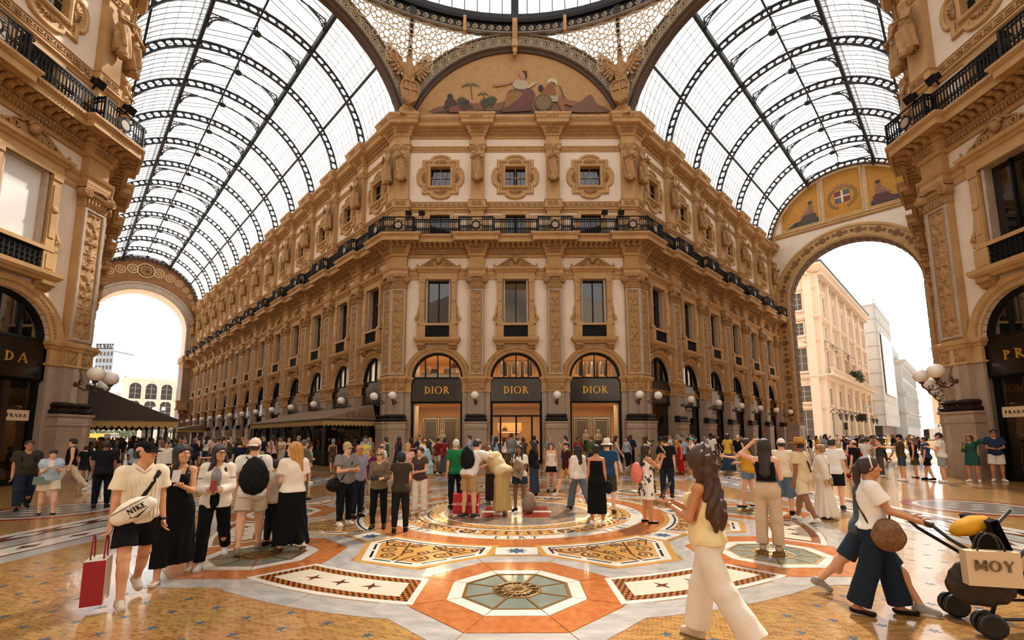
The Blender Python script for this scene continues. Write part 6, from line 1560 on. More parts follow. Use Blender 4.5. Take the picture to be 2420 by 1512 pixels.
def eagle():
 s = Solid((-2.0, -1.0, -.5), (2.0, .8, 4.4), .045)
 s.ell((0, 0, 1.7), (.42, .36, .75), .1); s.cap((0, -.02, 2.2), (0, -.1, 2.7), .24, .13, .12); s.ell((0, -.16, 2.86), (.13, .19, .14), .04); s.cap((0, -.32, 2.86), (0, -.5, 2.72), .07, .02, .03)
 for q in (-1, 1):
  s.cap((q * .25, .05, 2.1), (q * .62, .1, 2.45), .22, .13, .1, fl=.6, ax=(0, 1, 0))
  s.cap((q * .2, -.05, 1.2), (q * .22, -.2, .75), .17, .09, .05)
  for t in (-.1, .0, .1): s.cap((q * .22 + t, -.22, .78), (q * .22 + t * 1.4, -.42, .62), .05, .03, .02)
 s.cap((0, .1, 1.1), (0, .15, .35), .26, .2, .08, fl=.5, ax=(0, 1, 0))
 s.warp(lambda X, Y, Z: .025 * np.sin(26 * X + 8 * Z) * np.sin(22 * Z)); V, F = s.surf(); return solid_mesh('eagle', [(V, F)], M_STONE2)
ME_EAGLE = eagle()
def wing(q):
 b = MB(); tips = [(1.42, 3.7), (1.52, 3.42), (1.56, 3.12), (1.54, 2.8), (1.46, 2.5), (1.34, 2.2), (1.16, 1.9), (.96, 1.62), (.76, 1.36)]
 for ly, (sc_, d) in enumerate(((1, .0), (.66, .07), (.4, .13))):
  for k, (tx, tz) in enumerate(tips):
   rx, rz = .28 + .3 * (1 - k / 8), 2.1 + .35 * (1 - k / 8); x, z = rx + (tx - rx) * sc_, rz + (tz - rz) * sc_; dx, dz = x - rx, z - rz; L = math.hypot(dx, dz); nx, nz = -dz / L * .11, dx / L * .11
   pts = [(q * u, v) for u, v in ((rx - nx * .6, rz - nz * .6), (rx + dx * .6 - nx, rz + dz * .6 - nz), (x - nx * .5, z - nz * .5), (x, z), (x + nx * .5, z + nz * .5), (rx + dx * .6 + nx, rz + dz * .6 + nz), (rx + nx * .6, rz + nz * .6))]; b.plate(pts[::q], d + .012 * (k % 2) - .05, d + .07 + .012 * (k % 2))
 return b.mesh('wing', M_STONE2)
ME_WING = [wing(1), wing(-1)]
b = MB(); out = [(.0, -.95), (.36, -.7), (.52, -.3), (.56, .2), (.46, .5), (.2, .62), (0, .56), (-.2, .62), (-.46, .5), (-.56, .2), (-.52, -.3), (-.36, -.7)]
b.plate(out, 0, .3); b.wallsweep([(-.1, .28), (-.06, .4), (.02, .4), (.04, .28)], out); b.bar((0, -.33, -.8), (0, -.33, .5), .1, .08); b.bar((-.48, -.33, .0), (.48, -.33, .0), .1, .08); ME_SHIELD = b.mesh('shield', M_STONE2)
ME_EBASE = MB().box(-.5, .5, -.4, .5, -.25, .15).lathe([(.5, .1), (.55, .2), (.4, .3), (.35, .5)], 12, m=0).mesh('console', M_STONE)
for i, k in enumerate((0, -1, 1, -2)):                    # four of the eight stand in view or at its edge
 a = math.radians(22.5 + 45 * k); Rv = math.hypot(FH, RW) - .95
 e = empty('eagle_statue', (Rv * math.sin(a), YC + Rv * math.cos(a), 22.05), -a)
 place('console', ME_EBASE, e, T(0, .1, 0)); place('shield', ME_SHIELD, e, T(0, -.4, 1.15)); place('eagle', ME_EAGLE, e, T(0, .0, 1.15)); [place('wing', m, e, T(0, .05, 1.15)) for m in ME_WING]
 tag(e, ['stone eagle with spread wings over a shield, on the right end of the front cornice', 'stone eagle with spread wings over a shield, on the left end of the front cornice', 'stone eagle over a shield on the near right corner cornice', 'stone eagle over a shield on the near left corner cornice'][i], 'statue', 'eagles on the cornice')
# ------------------------------------------------------------------ allegory in the front tympanum: generic seated figures, laid as flat mosaic
M_MURAL = mat('ochre_mural_ground', '#b08650', .6, .0, noise=(3, '#8f6636', .6), bump=.2, bscale=120)
TYM = MB().plate(arc(0, AZ, A0 + .02, math.asin((22.2 - AZ) / A0) * .95, PI - math.asin((22.2 - AZ) / A0) * .95, 40), .0, .02).build('mural_ground', M_MURAL, OCT[0])
def mq(x, y): return ((x - 1130) / 2.689 * .0277, 22.55 + (718 - y) / 2.689 * .0279)
LV = [0]
def mu(name, pts, col, smooth=True):
 LV[0] += 1; P = [mq(*p) for p in pts]
 if smooth and len(P) > 4:                             # round the outline once
  q = []
  for i in range(len(P)):
   a, b2 = P[i], P[(i + 1) % len(P)]; q += [(a[0] * .75 + b2[0] * .25, a[1] * .75 + b2[1] * .25), (a[0] * .25 + b2[0] * .75, a[1] * .25 + b2[1] * .75)]
  P = q
 P = P[::-1]; d = .03 + .0012 * LV[0]
 MB().plate(P, d - .02, d).build(name, mat('mural_' + col[1:], col, .7, noise=(10, '#000000', .3)), TYM)
mu('hill', [(560, 716), (620, 670), (720, 650), (860, 640), (1000, 650), (1080, 620), (1150, 640), (1400, 610), (1560, 640), (1690, 660), (1750, 716)], '#7a5638'); mu('ground', [(560, 718), (700, 690), (1000, 690), (1300, 700), (1600, 690), (1760, 718)], '#3f2f22')
for (cx, cy, h) in ((845, 520, 100), (925, 580, 60)):
 mu('palm_trunk', [(cx - 3, cy), (cx + 4, cy), (cx + 16, cy + h), (cx + 8, cy + h)], '#6a4526', False)
 for k in range(8):
  a = PI * (k + .5) / 8 * 1.2 - .3; L = h * .62; mu('palm_leaf', [(cx, cy + 2), (cx + L * .5 * math.cos(a), cy - L * .35 * math.sin(a) - 4), (cx + L * math.cos(a), cy - L * .3 * math.sin(a) + 12), (cx + L * .5 * math.cos(a), cy - L * .22 * math.sin(a) + 5)], '#5f5a2e')
for cx, cy in ((790, 630), (940, 640), (980, 625)):
 for k in range(9): a = PI * k / 8; mu('shrub_leaf', [(cx - 5, cy + 50), (cx + 26 * math.cos(a) - 5, cy - 20 * math.sin(a)), (cx + 36 * math.cos(a), cy - 34 * math.sin(a)), (cx + 26 * math.cos(a) + 8, cy - 14 * math.sin(a))], '#3d4229', False)
for cx, cy, s in ((715, 600, 1), (825, 640, .8)):
 mu('figure_body', [(cx - 30 * s, cy + 20 * s), (cx + 20 * s, cy + 5 * s), (cx + 55 * s, cy + 60 * s), (cx + 60 * s, cy + 110 * s), (cx - 20 * s, cy + 110 * s), (cx - 10 * s, cy + 60 * s), (cx - 40 * s, cy + 100 * s)], '#4a3022'); mu('figure_head', ell(cx, cy, 18 * s, 20 * s), '#3a2418'); mu('wrap', [(cx, cy + 70 * s), (cx + 60 * s, cy + 60 * s), (cx + 75 * s, cy + 110 * s), (cx - 5 * s, cy + 110 * s)], '#7d4638')
mu('robe', [(1080, 560), (1150, 550), (1240, 545), (1258, 600), (1225, 650), (1250, 700), (1140, 706), (1020, 712), (1070, 640)], '#5f3828'); mu('robe', [(1180, 555), (1250, 560), (1262, 610), (1200, 650), (1140, 690), (1120, 640), (1170, 600)], '#6b3a38'); mu('robe', [(1080, 570), (1140, 560), (1190, 580), (1130, 640), (1060, 690), (1070, 620)], '#8a6232')
mu('blouse', [(1115, 500), (1160, 480), (1210, 495), (1215, 545), (1180, 555), (1120, 545)], '#b5a48c'); mu('outstretched_arm', [(1120, 490), (1110, 515), (1010, 535), (985, 525), (990, 510), (1040, 515)], '#a8774e'); mu('neck', [(1165, 450), (1195, 450), (1200, 495), (1160, 490)], '#a8774e'); mu('head', ell(1180, 440, 24, 32), '#b07f56'); mu('hair', [(1185, 410), (1205, 425), (1208, 470), (1195, 485), (1192, 440), (1165, 420)], '#2e1d12'); mu('crown', [(1155, 425), (1160, 405), (1170, 412), (1180, 400), (1190, 412), (1205, 408), (1205, 425)], '#b5872e', False)
mu('branch', [(1205, 540), (1230, 510), (1280, 498), (1250, 525), (1215, 548)], '#c0ab84')
mu('body', [(1310, 540), (1350, 530), (1390, 550), (1395, 600), (1350, 610), (1300, 590)], '#8a5534'); mu('leg', [(1370, 600), (1430, 590), (1480, 640), (1600, 655), (1610, 670), (1490, 675), (1440, 650), (1450, 705), (1425, 710), (1400, 640)], '#8f5c39'); mu('cloth', [(1345, 600), (1410, 595), (1400, 640), (1360, 640)], '#a89a80'); mu('head', ell(1358, 520, 20, 26), '#8a5534'); mu('feathers', [(1335, 530), (1338, 490), (1360, 475), (1390, 480), (1405, 510), (1395, 535), (1385, 505), (1350, 500)], '#c9b896')
mu('wheel', ell(1310, 645, 58, 60, 20), '#5f4a34'); mu('wheel_face', ell(1310, 645, 46, 48, 20), '#7a6145'); mu('dark_head', ell(1295, 545, 17, 22), '#2a1a12'); mu('arrow', [(1410, 530), (1418, 528), (1450, 620), (1444, 622)], '#4d4a2a', False); mu('rock', [(1470, 690), (1560, 630), (1600, 590), (1625, 600), (1640, 650), (1700, 690), (1740, 716), (1480, 716)], '#74523a')
# ------------------------------------------------------------------ wall lamps
M_GLOBE = mat('opal_globe', '#e9e1d6', .25, coat=.3); M_GLOBE.node_tree.nodes['Principled BSDF'].inputs['Subsurface Weight'].default_value = 0
lp = MB(); lp.lathe([(.1, 0), (.11, .02), (.07, .05), (.02, .06)], 12); lp.xf(RX(PI / 2)); ME_LPLATE = lp.mesh('wall_plate', M_BRONZE)
lp = MB(); lp.tube([(0, 0, 0), (0, -.12, -.1), (0, -.3, -.2), (0, -.5, -.18), (0, -.62, -.06), (0, -.64, .05)], [.03, .03, .028, .026, .025, .03], 6)
lp.tube([(0, -.02, .5), (0, -.12, .42), (0, -.18, .2), (0, -.12, .02)], .016, 5)
for c, r in (((0, -.16, .06), .08), ((0, -.4, -.08), .06)): lp.tube([(0, c[1] + r * math.cos(a), c[2] + r * math.sin(a)) for a in [PI / 6 * i for i in range(13)]], .016, 4, cap=False)
lp.lathe([(.03, 0), (.07, .03), (.1, .07), (.09, .09)], 10, (0, -.64, .03)); ME_LARM = lp.mesh('bracket', M_BRONZE)
ME_GLOBE = MB().ball((0, -.64, .34), .245, 20, 14).mesh('globe', M_GLOBE)
def wall_lamp(w, s, label, d=PP + .03, sc=1.0):
 M = w.M @ T(s, -d, 3.66) @ SCL(sc); o = empty('wall_lamp'); o.matrix_world = M
 for me in (ME_LPLATE, ME_LARM, ME_GLOBE): place(me.name.split('.')[0], me, o)
 tag(o, label, 'lamp', 'globe wall lamps')
ORD = ['first', 'second', 'third', 'fourth', 'fifth', 'sixth', 'seventh', 'eighth', 'ninth', 'tenth', 'eleventh', 'twelfth', 'thirteenth', 'fourteenth']
for s, n in zip(WF.pil, ('left corner pier', 'pier left of the middle shop door', 'pier right of the middle shop door', 'right corner pier')): wall_lamp(WF, s, 'white globe wall lamp on the front facade, ' + n)
for i, s in enumerate(WLA.pil[::-1]): wall_lamp(WLA, s, 'white globe lamp along the left arcade shops, %s from the hall corner' % ORD[i])
for i, s in enumerate(WRA.pil): wall_lamp(WRA, s, 'white globe lamp along the right arcade shops, %s from the hall corner' % ORD[i])
for i, s in enumerate(WLO.pil[:5]): wall_lamp(WLO, s, 'white globe lamp in the row behind the near left pier, %s from the pier' % ORD[i], sc=1.1)
for i, s in enumerate(WRO.pil[::-1][:6]): wall_lamp(WRO, s, 'white globe lamp in the row behind the near right pier, %s from the pier' % ORD[i], sc=1.1)
wall_lamp(WNL, WNL.pil[3], 'large white globe lamp on the near left pier face', sc=1.15); wall_lamp(WNR, WNR.pil[0], 'large white globe lamp on the near right pier face', sc=1.15)
# floodlights on the balcony rails
fl = MB(); fl.box(-.14, .14, -.12, .12, -.02, .22); fl.box(-.17, .17, -.2, -.12, -.05, .25); ME_FLH = fl.mesh('lamp_head', M_IRON); ME_FLB = MB().bar((0, 0, -.2), (0, 0, 0), .05).bar((-.17, 0, 0), (-.17, 0, .12), .03).bar((.17, 0, 0), (.17, 0, .12), .03).bar((-.17, 0, 0), (.17, 0, 0), .03).mesh('yoke', M_IRON)
for w, s, lb in ((WF, 1.05, 'black floodlight on the front balcony rail, outermost on the left'), (WF, 1.85, 'black floodlight on the front balcony rail, second from the left end'), (WF, 12.9, 'black floodlight on the front balcony rail, second from the right end'), (WF, 13.9, 'black floodlight on the front balcony rail, outermost on the right'),
     (WNL, 13.2, 'black floodlight on the near left balcony, beside the post'), (WNL, 14.6, 'black floodlight on the near left balcony, nearest its corner'), (WNR, 1.9, 'black floodlight on the near right balcony, above the straight rail'), (WNR, .9, 'black floodlight on the near right balcony, nearest its corner')):
 o = empty('floodlight'); o.matrix_world = w.M @ T(s, -1.25, 14.98) @ RX(.5); place('yoke', ME_FLB, o); place('lamp_head', ME_FLH, o); tag(o, lb, 'floodlight', 'floodlights on the balconies')
# ------------------------------------------------------------------ shop fronts
sf = MB(); t = .09
pth = [(AR, 0), (AR, SPR)] + arc(0, SPR, AR, 0, PI, 28)[1:-1] + [(-AR, SPR), (-AR, 0)]
sf.wallsweep([(-.14, -.34), (-.14, -.16), (-.0, -.16), (0, -.34)], pth, closed=False)
sf.box(-AR, AR, .16, .34, 5.1, 5.22)
for u in (-.75, 0, .75): sf.box(u - .04, u + .04, .18, .3, 5.2, SPR + math.sqrt(AR * AR - u * u) - .02)
ME_SFR = sf.mesh('shop_frame', M_FRAME)
g = MB(); pts = arc(0, SPR + .04, AR - .1, 0, PI, 20); g.add([(x, .26, z) for x, z in pts], [tuple(range(len(pts)))[::-1]]); ME_FAN = g.mesh('fan_pane', M_SHOPGL); ME_FAND = g.mesh('fan_pane', M_WINGL)
sf = MB(); sf.box(-AR, AR, .12, .3, 3.62, 3.74); sf.box(-AR, AR, .14, .34, 0, .22)
ME_TRANS = sf.mesh('shop_transom', M_FRAME)
ME_SGL = MB().box(-AR + .1, AR - .1, .24, .26, .2, 3.65).mesh('shop_pane', M_SHOPGL)
ME_DGL = MB().box(-AR + .1, AR - .1, .24, .26, .2, 3.65).mesh('shop_pane', glassmat('dim_shop_glass', '#8a7a64', .8, .1, dirt_or_dark='#2a2018'))
sf = MB()
for u in (-.95, 0, .95): sf.box(u - .05, u + .05, .18, .32, .1, 2.85)
sf.box(-AR, AR, .18, .32, 2.8, 2.9); ME_DOORF = sf.mesh('door_frame', M_FRAME)
ME_BOARD = MB().box(-AR + .02, AR - .02, .06, .2, 3.72, 5.12).mesh('board', M_BLACK); ME_BRIM = MB().wallsweep([(0, -.06), (0, -.02), (.05, -.02), (.05, -.06)], [(-AR + .03, 3.74), (AR - .03, 3.74), (AR - .03, 5.1), (-AR + .03, 5.1)]).mesh('board_rim', M_FRAME)
TXT = {}
def sign(w, s, txt, h, label, z=4.2, gap=.1):
 o = empty('shop_sign'); o.matrix_world = w.M @ T(s, 0, 0); place('board', ME_BOARD, o); place('board_rim', ME_BRIM, o)
 if txt:
  if (txt, h) not in TXT: TXT[(txt, h)] = text_plates(MB(), txt, h, gap, d0=-.06, d1=-.035).mesh('lettering', M_GOLD)
  place('lettering', TXT[(txt, h)], o, T(0, 0, z))
 tag(o, label, 'sign', 'black shop signs'); return o
def front(w, s, fan=None, glass=None, door=False):
 f = put(w, 'shop_frame', ME_SFR, s); place('fan_pane', fan or ME_FAN, f); place('shop_transom', ME_TRANS, f); place('shop_pane', glass or ME_SGL, f)
 if door: place('door_frame', ME_DOORF, f)
 return f
for i, s in enumerate(WF.bays):
 front(WF, s, door=i == 1); sign(WF, s, 'DIOR', .44, 'black sign with gold lettering over the %s front shop opening' % ('left', 'middle', 'right')[i], 4.2, .06)
M_CREAM = mat('cream_shop_wall', '#c4a068', .7); M_SHELF = mat('pale_wood', '#b98e58', .5); M_PANG = mat('blue_grey_panel', '#6f6a66', .5); M_LED = emat('warm_strip', '#ffc888', 9)
room = MB(); room.box(-7.3, 7.3, 5.2, 5.38, 0, 7.2); room.box(-7.3, 7.3, .5, 5.3, 6.85, 7.1); room.box(-7.3, 7.3, .5, 5.3, 3.66, 3.9); room.box(-7.3, 7.3, .5, 5.3, .02, .12)
for u in (-7.3, -2.4, 2.4, 7.3): room.box(u - .1, u + .1, .5, 5.3, 0, 7.0)
room.build('shop_room', M_CREAM, WF.o, T(FH, 0, 0))
def area(name, loc, sx, sy, e, col=(1, .72, .42), rot=(0, 0, 0)):
 l = bpy.data.lights.new(name, 'AREA'); l.shape = 'RECTANGLE'; l.size = sx; l.size_y = sy; l.energy = e; l.color = col; o = bpy.data.objects.new(name, l); COL.objects.link(o); o.location = loc; o.rotation_euler = rot; return o
for i in range(3):
 X = -4.8 + 4.8 * i
 area('shop_ceiling_lamp', (X, D + 2.2, 6.8), 2.6, 1.6, 330); area('shop_ceiling_lamp', (X, D + 2.0, 3.6), 2.6, 1.6, 300)
def shopthing(name, X, y, z, label, cat, parts, group=None, rz=0):
 o = empty(name, (X, D + y, z), rz)
 for nm, b, m in parts: b.build(nm, m, o)
 tag(o, label, cat, group); return o
for i, X in ((0, -4.8), (2, 4.8)):                        # tall panelled screens behind the window
 b = MB(); c = MB()
 for q in (-1, 1):
  b.box(q * .62 - .58, q * .62 + .58, 0, .08, 0, 2.75)
  c.wallsweep([(0, .0), (0, .03), (.05, .03), (.05, 0)], [(q * .62 - .46, .15), (q * .62 + .46, .15), (q * .62 + .46, 2.6), (q * .62 - .46, 2.6)]); c.wallsweep([(0, .0), (0, .02), (.03, .02), (.03, 0)], [(q * .62 - .36, .28), (q * .62 + .36, .28), (q * .62 + .36, 2.46), (q * .62 - .36, 2.46)])
 shopthing('display_screen', X, 1.6, .12, 'blue-grey double panel screen with white mouldings in the %s shop window' % ('left' if i == 0 else 'right'), 'screen', [('panel', b, M_PANG), ('moulding', c, M_WHITE)])
b = MB(); b.box(-.8, .8, .3, .5, 0, 2.4); c = MB()
for z in (.5, 1.15, 1.8): c.box(-.78, .78, -.1, .3, z, z + .05)
d = MB()
for z in (1.12, 1.77): d.box(-.7, .7, .0, .04, z - .02, z)
shopthing('display_shelf', -.45, 2.8, .12, 'lit display shelves inside the middle shop door', 'shelf', [('back_panel', b, M_CREAM), ('shelf', c, M_SHELF), ('strip_light', d, M_LED)])
def handbag(X, y, z, col, label, s=1.0):
 b = MB(); b.add([(x * s, q * s, h * s) for x, q, h in ((-.17, -.06, 0), (.17, -.06, 0), (.17, .06, 0), (-.17, .06, 0), (-.13, -.05, .2), (.13, -.05, .2), (.13, .05, .2), (-.13, .05, .2))], [(0, 3, 2, 1), (4, 5, 6, 7), (0, 1, 5, 4), (1, 2, 6, 5), (2, 3, 7, 6), (3, 0, 4, 7)])
 h = MB().tube([(.09 * s * math.cos(a), 0, .2 * s + .12 * s * math.sin(a)) for a in [PI * i / 8 for i in range(9)]], .012 * s, 5)
 shopthing('handbag', X, y, z, label, 'handbag', [('bag', b, cloth(col, .4)), ('handle', h, cloth(col, .4))], 'handbags on shop shelves')
handbag(-.5, 2.85, 1.32, '#8a1f1a', 'red handbag on the middle shelf of the middle shop'); handbag(-.75, 2.85, 1.97, '#2a1a12', 'dark handbag on the top shelf of the middle shop'); handbag(-.15, 2.85, .67, '#b98a5a', 'tan handbag on the low shelf of the middle shop')
for k, (X, col) in enumerate(((-5.6, '#d8c4a0'), (-5.2, '#3a2a20'), (-4.4, '#b08a60'), (-3.9, '#8a2a22'))): handbag(X, 1.2, 5.62 if k < 3 else 5.95, col, '%s handbag on display in the left arched shop window' % ('cream', 'dark brown', 'beige', 'red')[k], 1.3)
b = MB(); b.box(-1.2, 1.2, 0, .5, 0, .5); b.box(.2, 1.0, .1, .45, .5, .85); shopthing('display_plinth', -4.8, 1.1, 5.1, 'stepped display plinth in the left arched shop window', 'plinth', [('plinth', b, M_WHITE), ('trim', MB().box(-1.2, 1.2, -.01, 0, .44, .5), M_BRASS)])
b = MB(); b.bar((-1.2, 0, 1.5), (1.2, 0, 1.5), .03); b.bar((-1.2, 0, 0), (-1.2, 0, 1.5), .03); b.bar((1.2, 0, 0), (1.2, 0, 1.5), .03)
GC = [('#e8e0d2', 'white'), ('#2a2622', 'black'), ('#c8b494', 'beige'), ('#8f8a84', 'grey'), ('#efe8dc', 'ivory'), ('#5a4436', 'brown'), ('#d9cfc0', 'pale'), ('#31353d', 'navy')]
for X, nm in ((0, 'middle'), (4.8, 'right')):
 c = MB(); c.v = list(b.v); c.f = b.f; c.m = b.m; c.sm = b.sm; shopthing('clothes_rail', X, 1.5, 4.95, 'clothes rail behind the %s arched shop window' % nm, 'clothes rail', [('rail', c, M_BRASS), ('foot', MB().box(-1.3, 1.3, -.2, .2, 0, .04), M_BRASS)])
 for k in range(8):
  u = -.95 + .27 * k; q = MB(); q.tube([(0, 0, 0), (0, 0, -.08)], .008, 4); gb = MB(); L = .75 + .25 * ((k * 7) % 3) / 2
  gb.height(8, 6, lambda a, v: ((.06 + .05 * v) * math.cos(2 * PI * a), (.2 + .05 * v + .02 * math.sin(6 * PI * a)) * math.sin(2 * PI * a), -.08 - L * v)); shopthing('hanging_garment', X + u, 1.5, 6.44, '%s garment on the rail behind the %s arched shop window' % (GC[k][1], nm), 'garment', [('hanger', q, M_BRASS), ('garment', gb, cloth(GC[k][0]))], 'garments on shop rails')
for X, yy, arms, lb, fc in ((-4.55, .9, ('hold', 'down'), 'white mannequin with a handbag in the left shop window', 180), (4.3, .9, ('down', 'hip'), 'bald white mannequin at the left in the right shop window', 170), (5.1, .95, ('hip', 'down'), 'bald white mannequin at the right in the right shop window', 195)):
 S = dict(at=(X, D + yy), face=fc, sex='f', H=1.72, R=arms[0], L=arms[1], label=lb, vox=.016); R = rig(S); root = empty('mannequin', (X, D + yy, .32), -math.radians(fc)); me, _ = body_mesh(S, R, .016); me.materials[0] = mat('mannequin_white', '#e6ddd0', .4); place('body', me, root)
 bm = bottom_mesh(S, R, .016, dict(kind='skirt', hem=.35, r=.17, m=cloth('#1c1a1a'))); place('skirt', bm, root); MB().lathe([(.22, -.2), (.22, 0.0), (.01, .01)], 16).build('stand', M_WHITE, root); tag(root, lb, 'mannequin', 'mannequins')
# near shop fronts on either side
for w, i, txt, sd in ((WNL, 2, 'PRADA', 'left'), (WNR, 0, 'PRADA', 'right')):
 s = w.bays[i]; front(w, s, ME_FAND, ME_DGL); o = sign(w, s, txt, .34, 'black gold-lettered sign over the near %s shop opening' % sd, 4.25, .35)
 room = MB(); room.box(-2.3, 2.3, 1.4, 1.55, 0, 3.6); room.box(-2.3, 2.3, .5, 1.5, 0, .1); room.build('shop_room', mat('beige_shop_wall', '#c9a878', .7), w.o, T(s, 0, 0))
 c = w.M @ Vector((s, .9, 3.5)); area('shop_ceiling_lamp', c, 2.4, .5, 26, rot=(0, 0, w.rz)); b = MB()
 for u in (-.5, .55): b.box(u - .09, u + .09, .16, .34, 0, 3.6)
 b.build('door_frame', mat('dark_bronze_frame', '#2a1a10', .4), w.o, T(s, 0, 0))
 bd = text_plates(MB(), txt, .12, .25, d0=-.2, d1=-.19); dl = MB().box(-.42, .42, .2, .205, -.12, .25); o2 = empty('window_decal'); o2.matrix_world = w.M @ T(s + (.98 if w is WNL else -1.0), 0, 2.35); dl.build('decal', mat('pale_decal', '#cbb28a', .6), o2); bd.build('lettering', M_FRAME, o2); tag(o2, 'shop name decal on the glass of the near %s window' % sd, 'decal')
 if w is WNR:
  b = MB(); b.box(-.5, .5, -.3, .3, 0, .75); c = MB().tube([(-.2, 0, .78), (0, 0, .86), (.2, 0, .8)], [.05, .07, .04], 6); o3 = empty('display_plinth'); o3.matrix_world = w.M @ T(s - 1.0, .85, .1); b.build('plinth', M_WHITE, o3); tag(o3, 'white plinth in the near right shop window', 'plinth'); o4 = empty('display_shoe'); o4.matrix_world = w.M @ T(s - 1.0, .85, .1); c.build('upper', cloth('#6a4a30'), o4); MB().box(-.22, .22, -.05, .05, .75, .79).build('sole', M_FRAME, o4); tag(o4, 'brown shoe on the white plinth in the near right window', 'shoe')
# arcade shops
M_CURT = mat('glowing_curtain', '#f3dcc0', .8, emit=.55); M_CURT2 = mat('faint_glow_curtain', '#9a7a58', .8, emit=.06)  # glow put into the cloth, in place of light from the room behind
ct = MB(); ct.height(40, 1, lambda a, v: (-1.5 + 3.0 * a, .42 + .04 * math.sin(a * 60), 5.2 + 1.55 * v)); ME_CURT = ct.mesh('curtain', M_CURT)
for w in (WLA, WRA):
 bl = list(w.bays)[::-1] if w is WLA else list(w.bays)
 for i, s in enumerate(bl):
  lit = w is WLA and i < 3
  f = front(w, s, ME_FAN if lit else ME_FAND, ME_DGL)
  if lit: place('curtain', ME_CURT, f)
  dk = MB().box(-1.7, 1.7, .5, .56, 0, 6.8).build('dark_shop_sheet', M_DARK if (i + (w is WRA)) % 3 else mat('brown_shop_sheet', '#3a2414', .8), f)  # flat dark sheet in place of an unlit shop behind the glass
  side = 'left' if w is WLA else 'right'
  txt = {0: 'TIFFANY&CO', 1: 'TIFFANY&CO'}.get(i) if w is WRA else None
  sign(w, s, txt, .3, ('gold-lettered black sign' if txt else 'plain black sign board') + ' in the %s arcade, %s arch from the hall' % (side, ORD[i]), 4.28, .05)
# ------------------------------------------------------------------ awnings
M_AWN = mat('taupe_awning', '#7a6046', .8, noise=(3, '#5a4430', .6)); M_AWNV = mat('tan_valance', '#a3834f', .8); M_AWND = mat('dark_awning_frame', '#15100c', .5)
def awning(w, s0, s1, proj, ze, zt, label, txt=None, tent=True, inset_s=.0, ms=M_AWN):
 o = empty('awning'); o.matrix_world = w.M @ T(s0, 0, 0); L = s1 - s0; A = lambda x, d, z: (x, -d, z)
 b = MB(); v = [A(0, .4, ze), A(0, proj, ze), A(L, proj, ze), A(L, .4, ze), A(.35, .45, zt), A(L - .35, .45, zt)]; th = .04
 n = 10
 for i in range(n):                                    # the long slope, a panel per frame
  x0, x1 = L * i / n, L * (i + 1) / n; y0, y1 = .35 + (L - .7) * i / n, .35 + (L - .7) * (i + 1) / n; q = MB(); q.add([A(x0, proj, ze), A(x1, proj, ze), A(y1, .45, zt), A(y0, .45, zt), A(x0, proj, ze - th), A(x1, proj, ze - th), A(y1, .45, zt - th), A(y0, .45, zt - th)], [(0, 1, 2, 3), (7, 6, 5, 4), (0, 4, 5, 1), (1, 5, 6, 2), (2, 6, 7, 3), (3, 7, 4, 0)]); q.build('awning_panel', ms, o)
 for x, y in ((0, .35), (L, L - .35)): q = MB(); q.add([A(x, .4, ze), A(x, proj, ze), A(y, .45, zt), A(x, .4, ze - th), A(x, proj, ze - th), A(y, .45, zt - th)], [(0, 1, 2), (5, 4, 3), (0, 3, 4, 1), (1, 4, 5, 2), (2, 5, 3, 0)]); q.build('awning_end', ms, o)
 b = MB(); b.bar(A(0, proj, ze - .05), A(L, proj, ze - .05), .08); b.bar(A(0, .4, ze - .05), A(0, proj, ze - .05), .08); b.bar(A(L, .4, ze - .05), A(L, proj, ze - .05), .08); b.build('awning_frame', M_AWND, o)
 b = MB()
 def val(p, q):
  p, q = Vector(p), Vector(q); m = max(4, int((q - p).length / .22))
  for i in range(m):
   a, c = p + (q - p) * i / m, p + (q - p) * (i + 1) / m; h = [(0, .22), (.2, .3), (.5, .34), (.8, .3), (1, .22)]; vs = [tuple(a), tuple(c)] + [tuple(a + (c - a) * t - Vector((0, 0, z))) for t, z in h[::-1]]; b.add(vs, [tuple(range(len(vs)))])
 val(A(0, proj, ze - .08), A(L, proj, ze - .08)); val(A(0, .4, ze - .08), A(0, proj, ze - .08)); val(A(L, .4, ze - .08), A(L, proj, ze - .08)); b.build('valance', M_AWNV, o)
 b = MB()
 for x in ([.05, L - .05] + [L * k / 4 for k in (1, 2, 3)]): b.bar(A(x, proj - .1, 0), A(x, proj - .1, ze), .09)
 b.build('awning_post', M_AWND, o)
 if txt: TB = text_plates(MB(), txt, .3, .12); TB.build('lettering', mat('dim_gold', '#5f4426', .5), o, T(L + .02, -1.3, ze + .12) @ RZ(PI / 2) if w is not WRO else None)
 tag(o, label, 'awning'); return o
sl = WLA.len; AWC = awning(WLA, sl - 14.8, sl - 1.1, 3.64, 2.66, 3.6, 'long taupe café awning with scalloped edge beside the left front corner', 'CRACCO')
awning(WLA, sl - 58.5, sl - 47, 3.4, 2.7, 3.4, 'far café awning at the end of the left arcade', 'CAMPARINO')
awning(WLO, 1.4, 11.0, 3.6, 2.45, 3.9, 'dark brown café awning behind the near left pier', ms=mat('dark_brown_awning', '#33251a', .8))
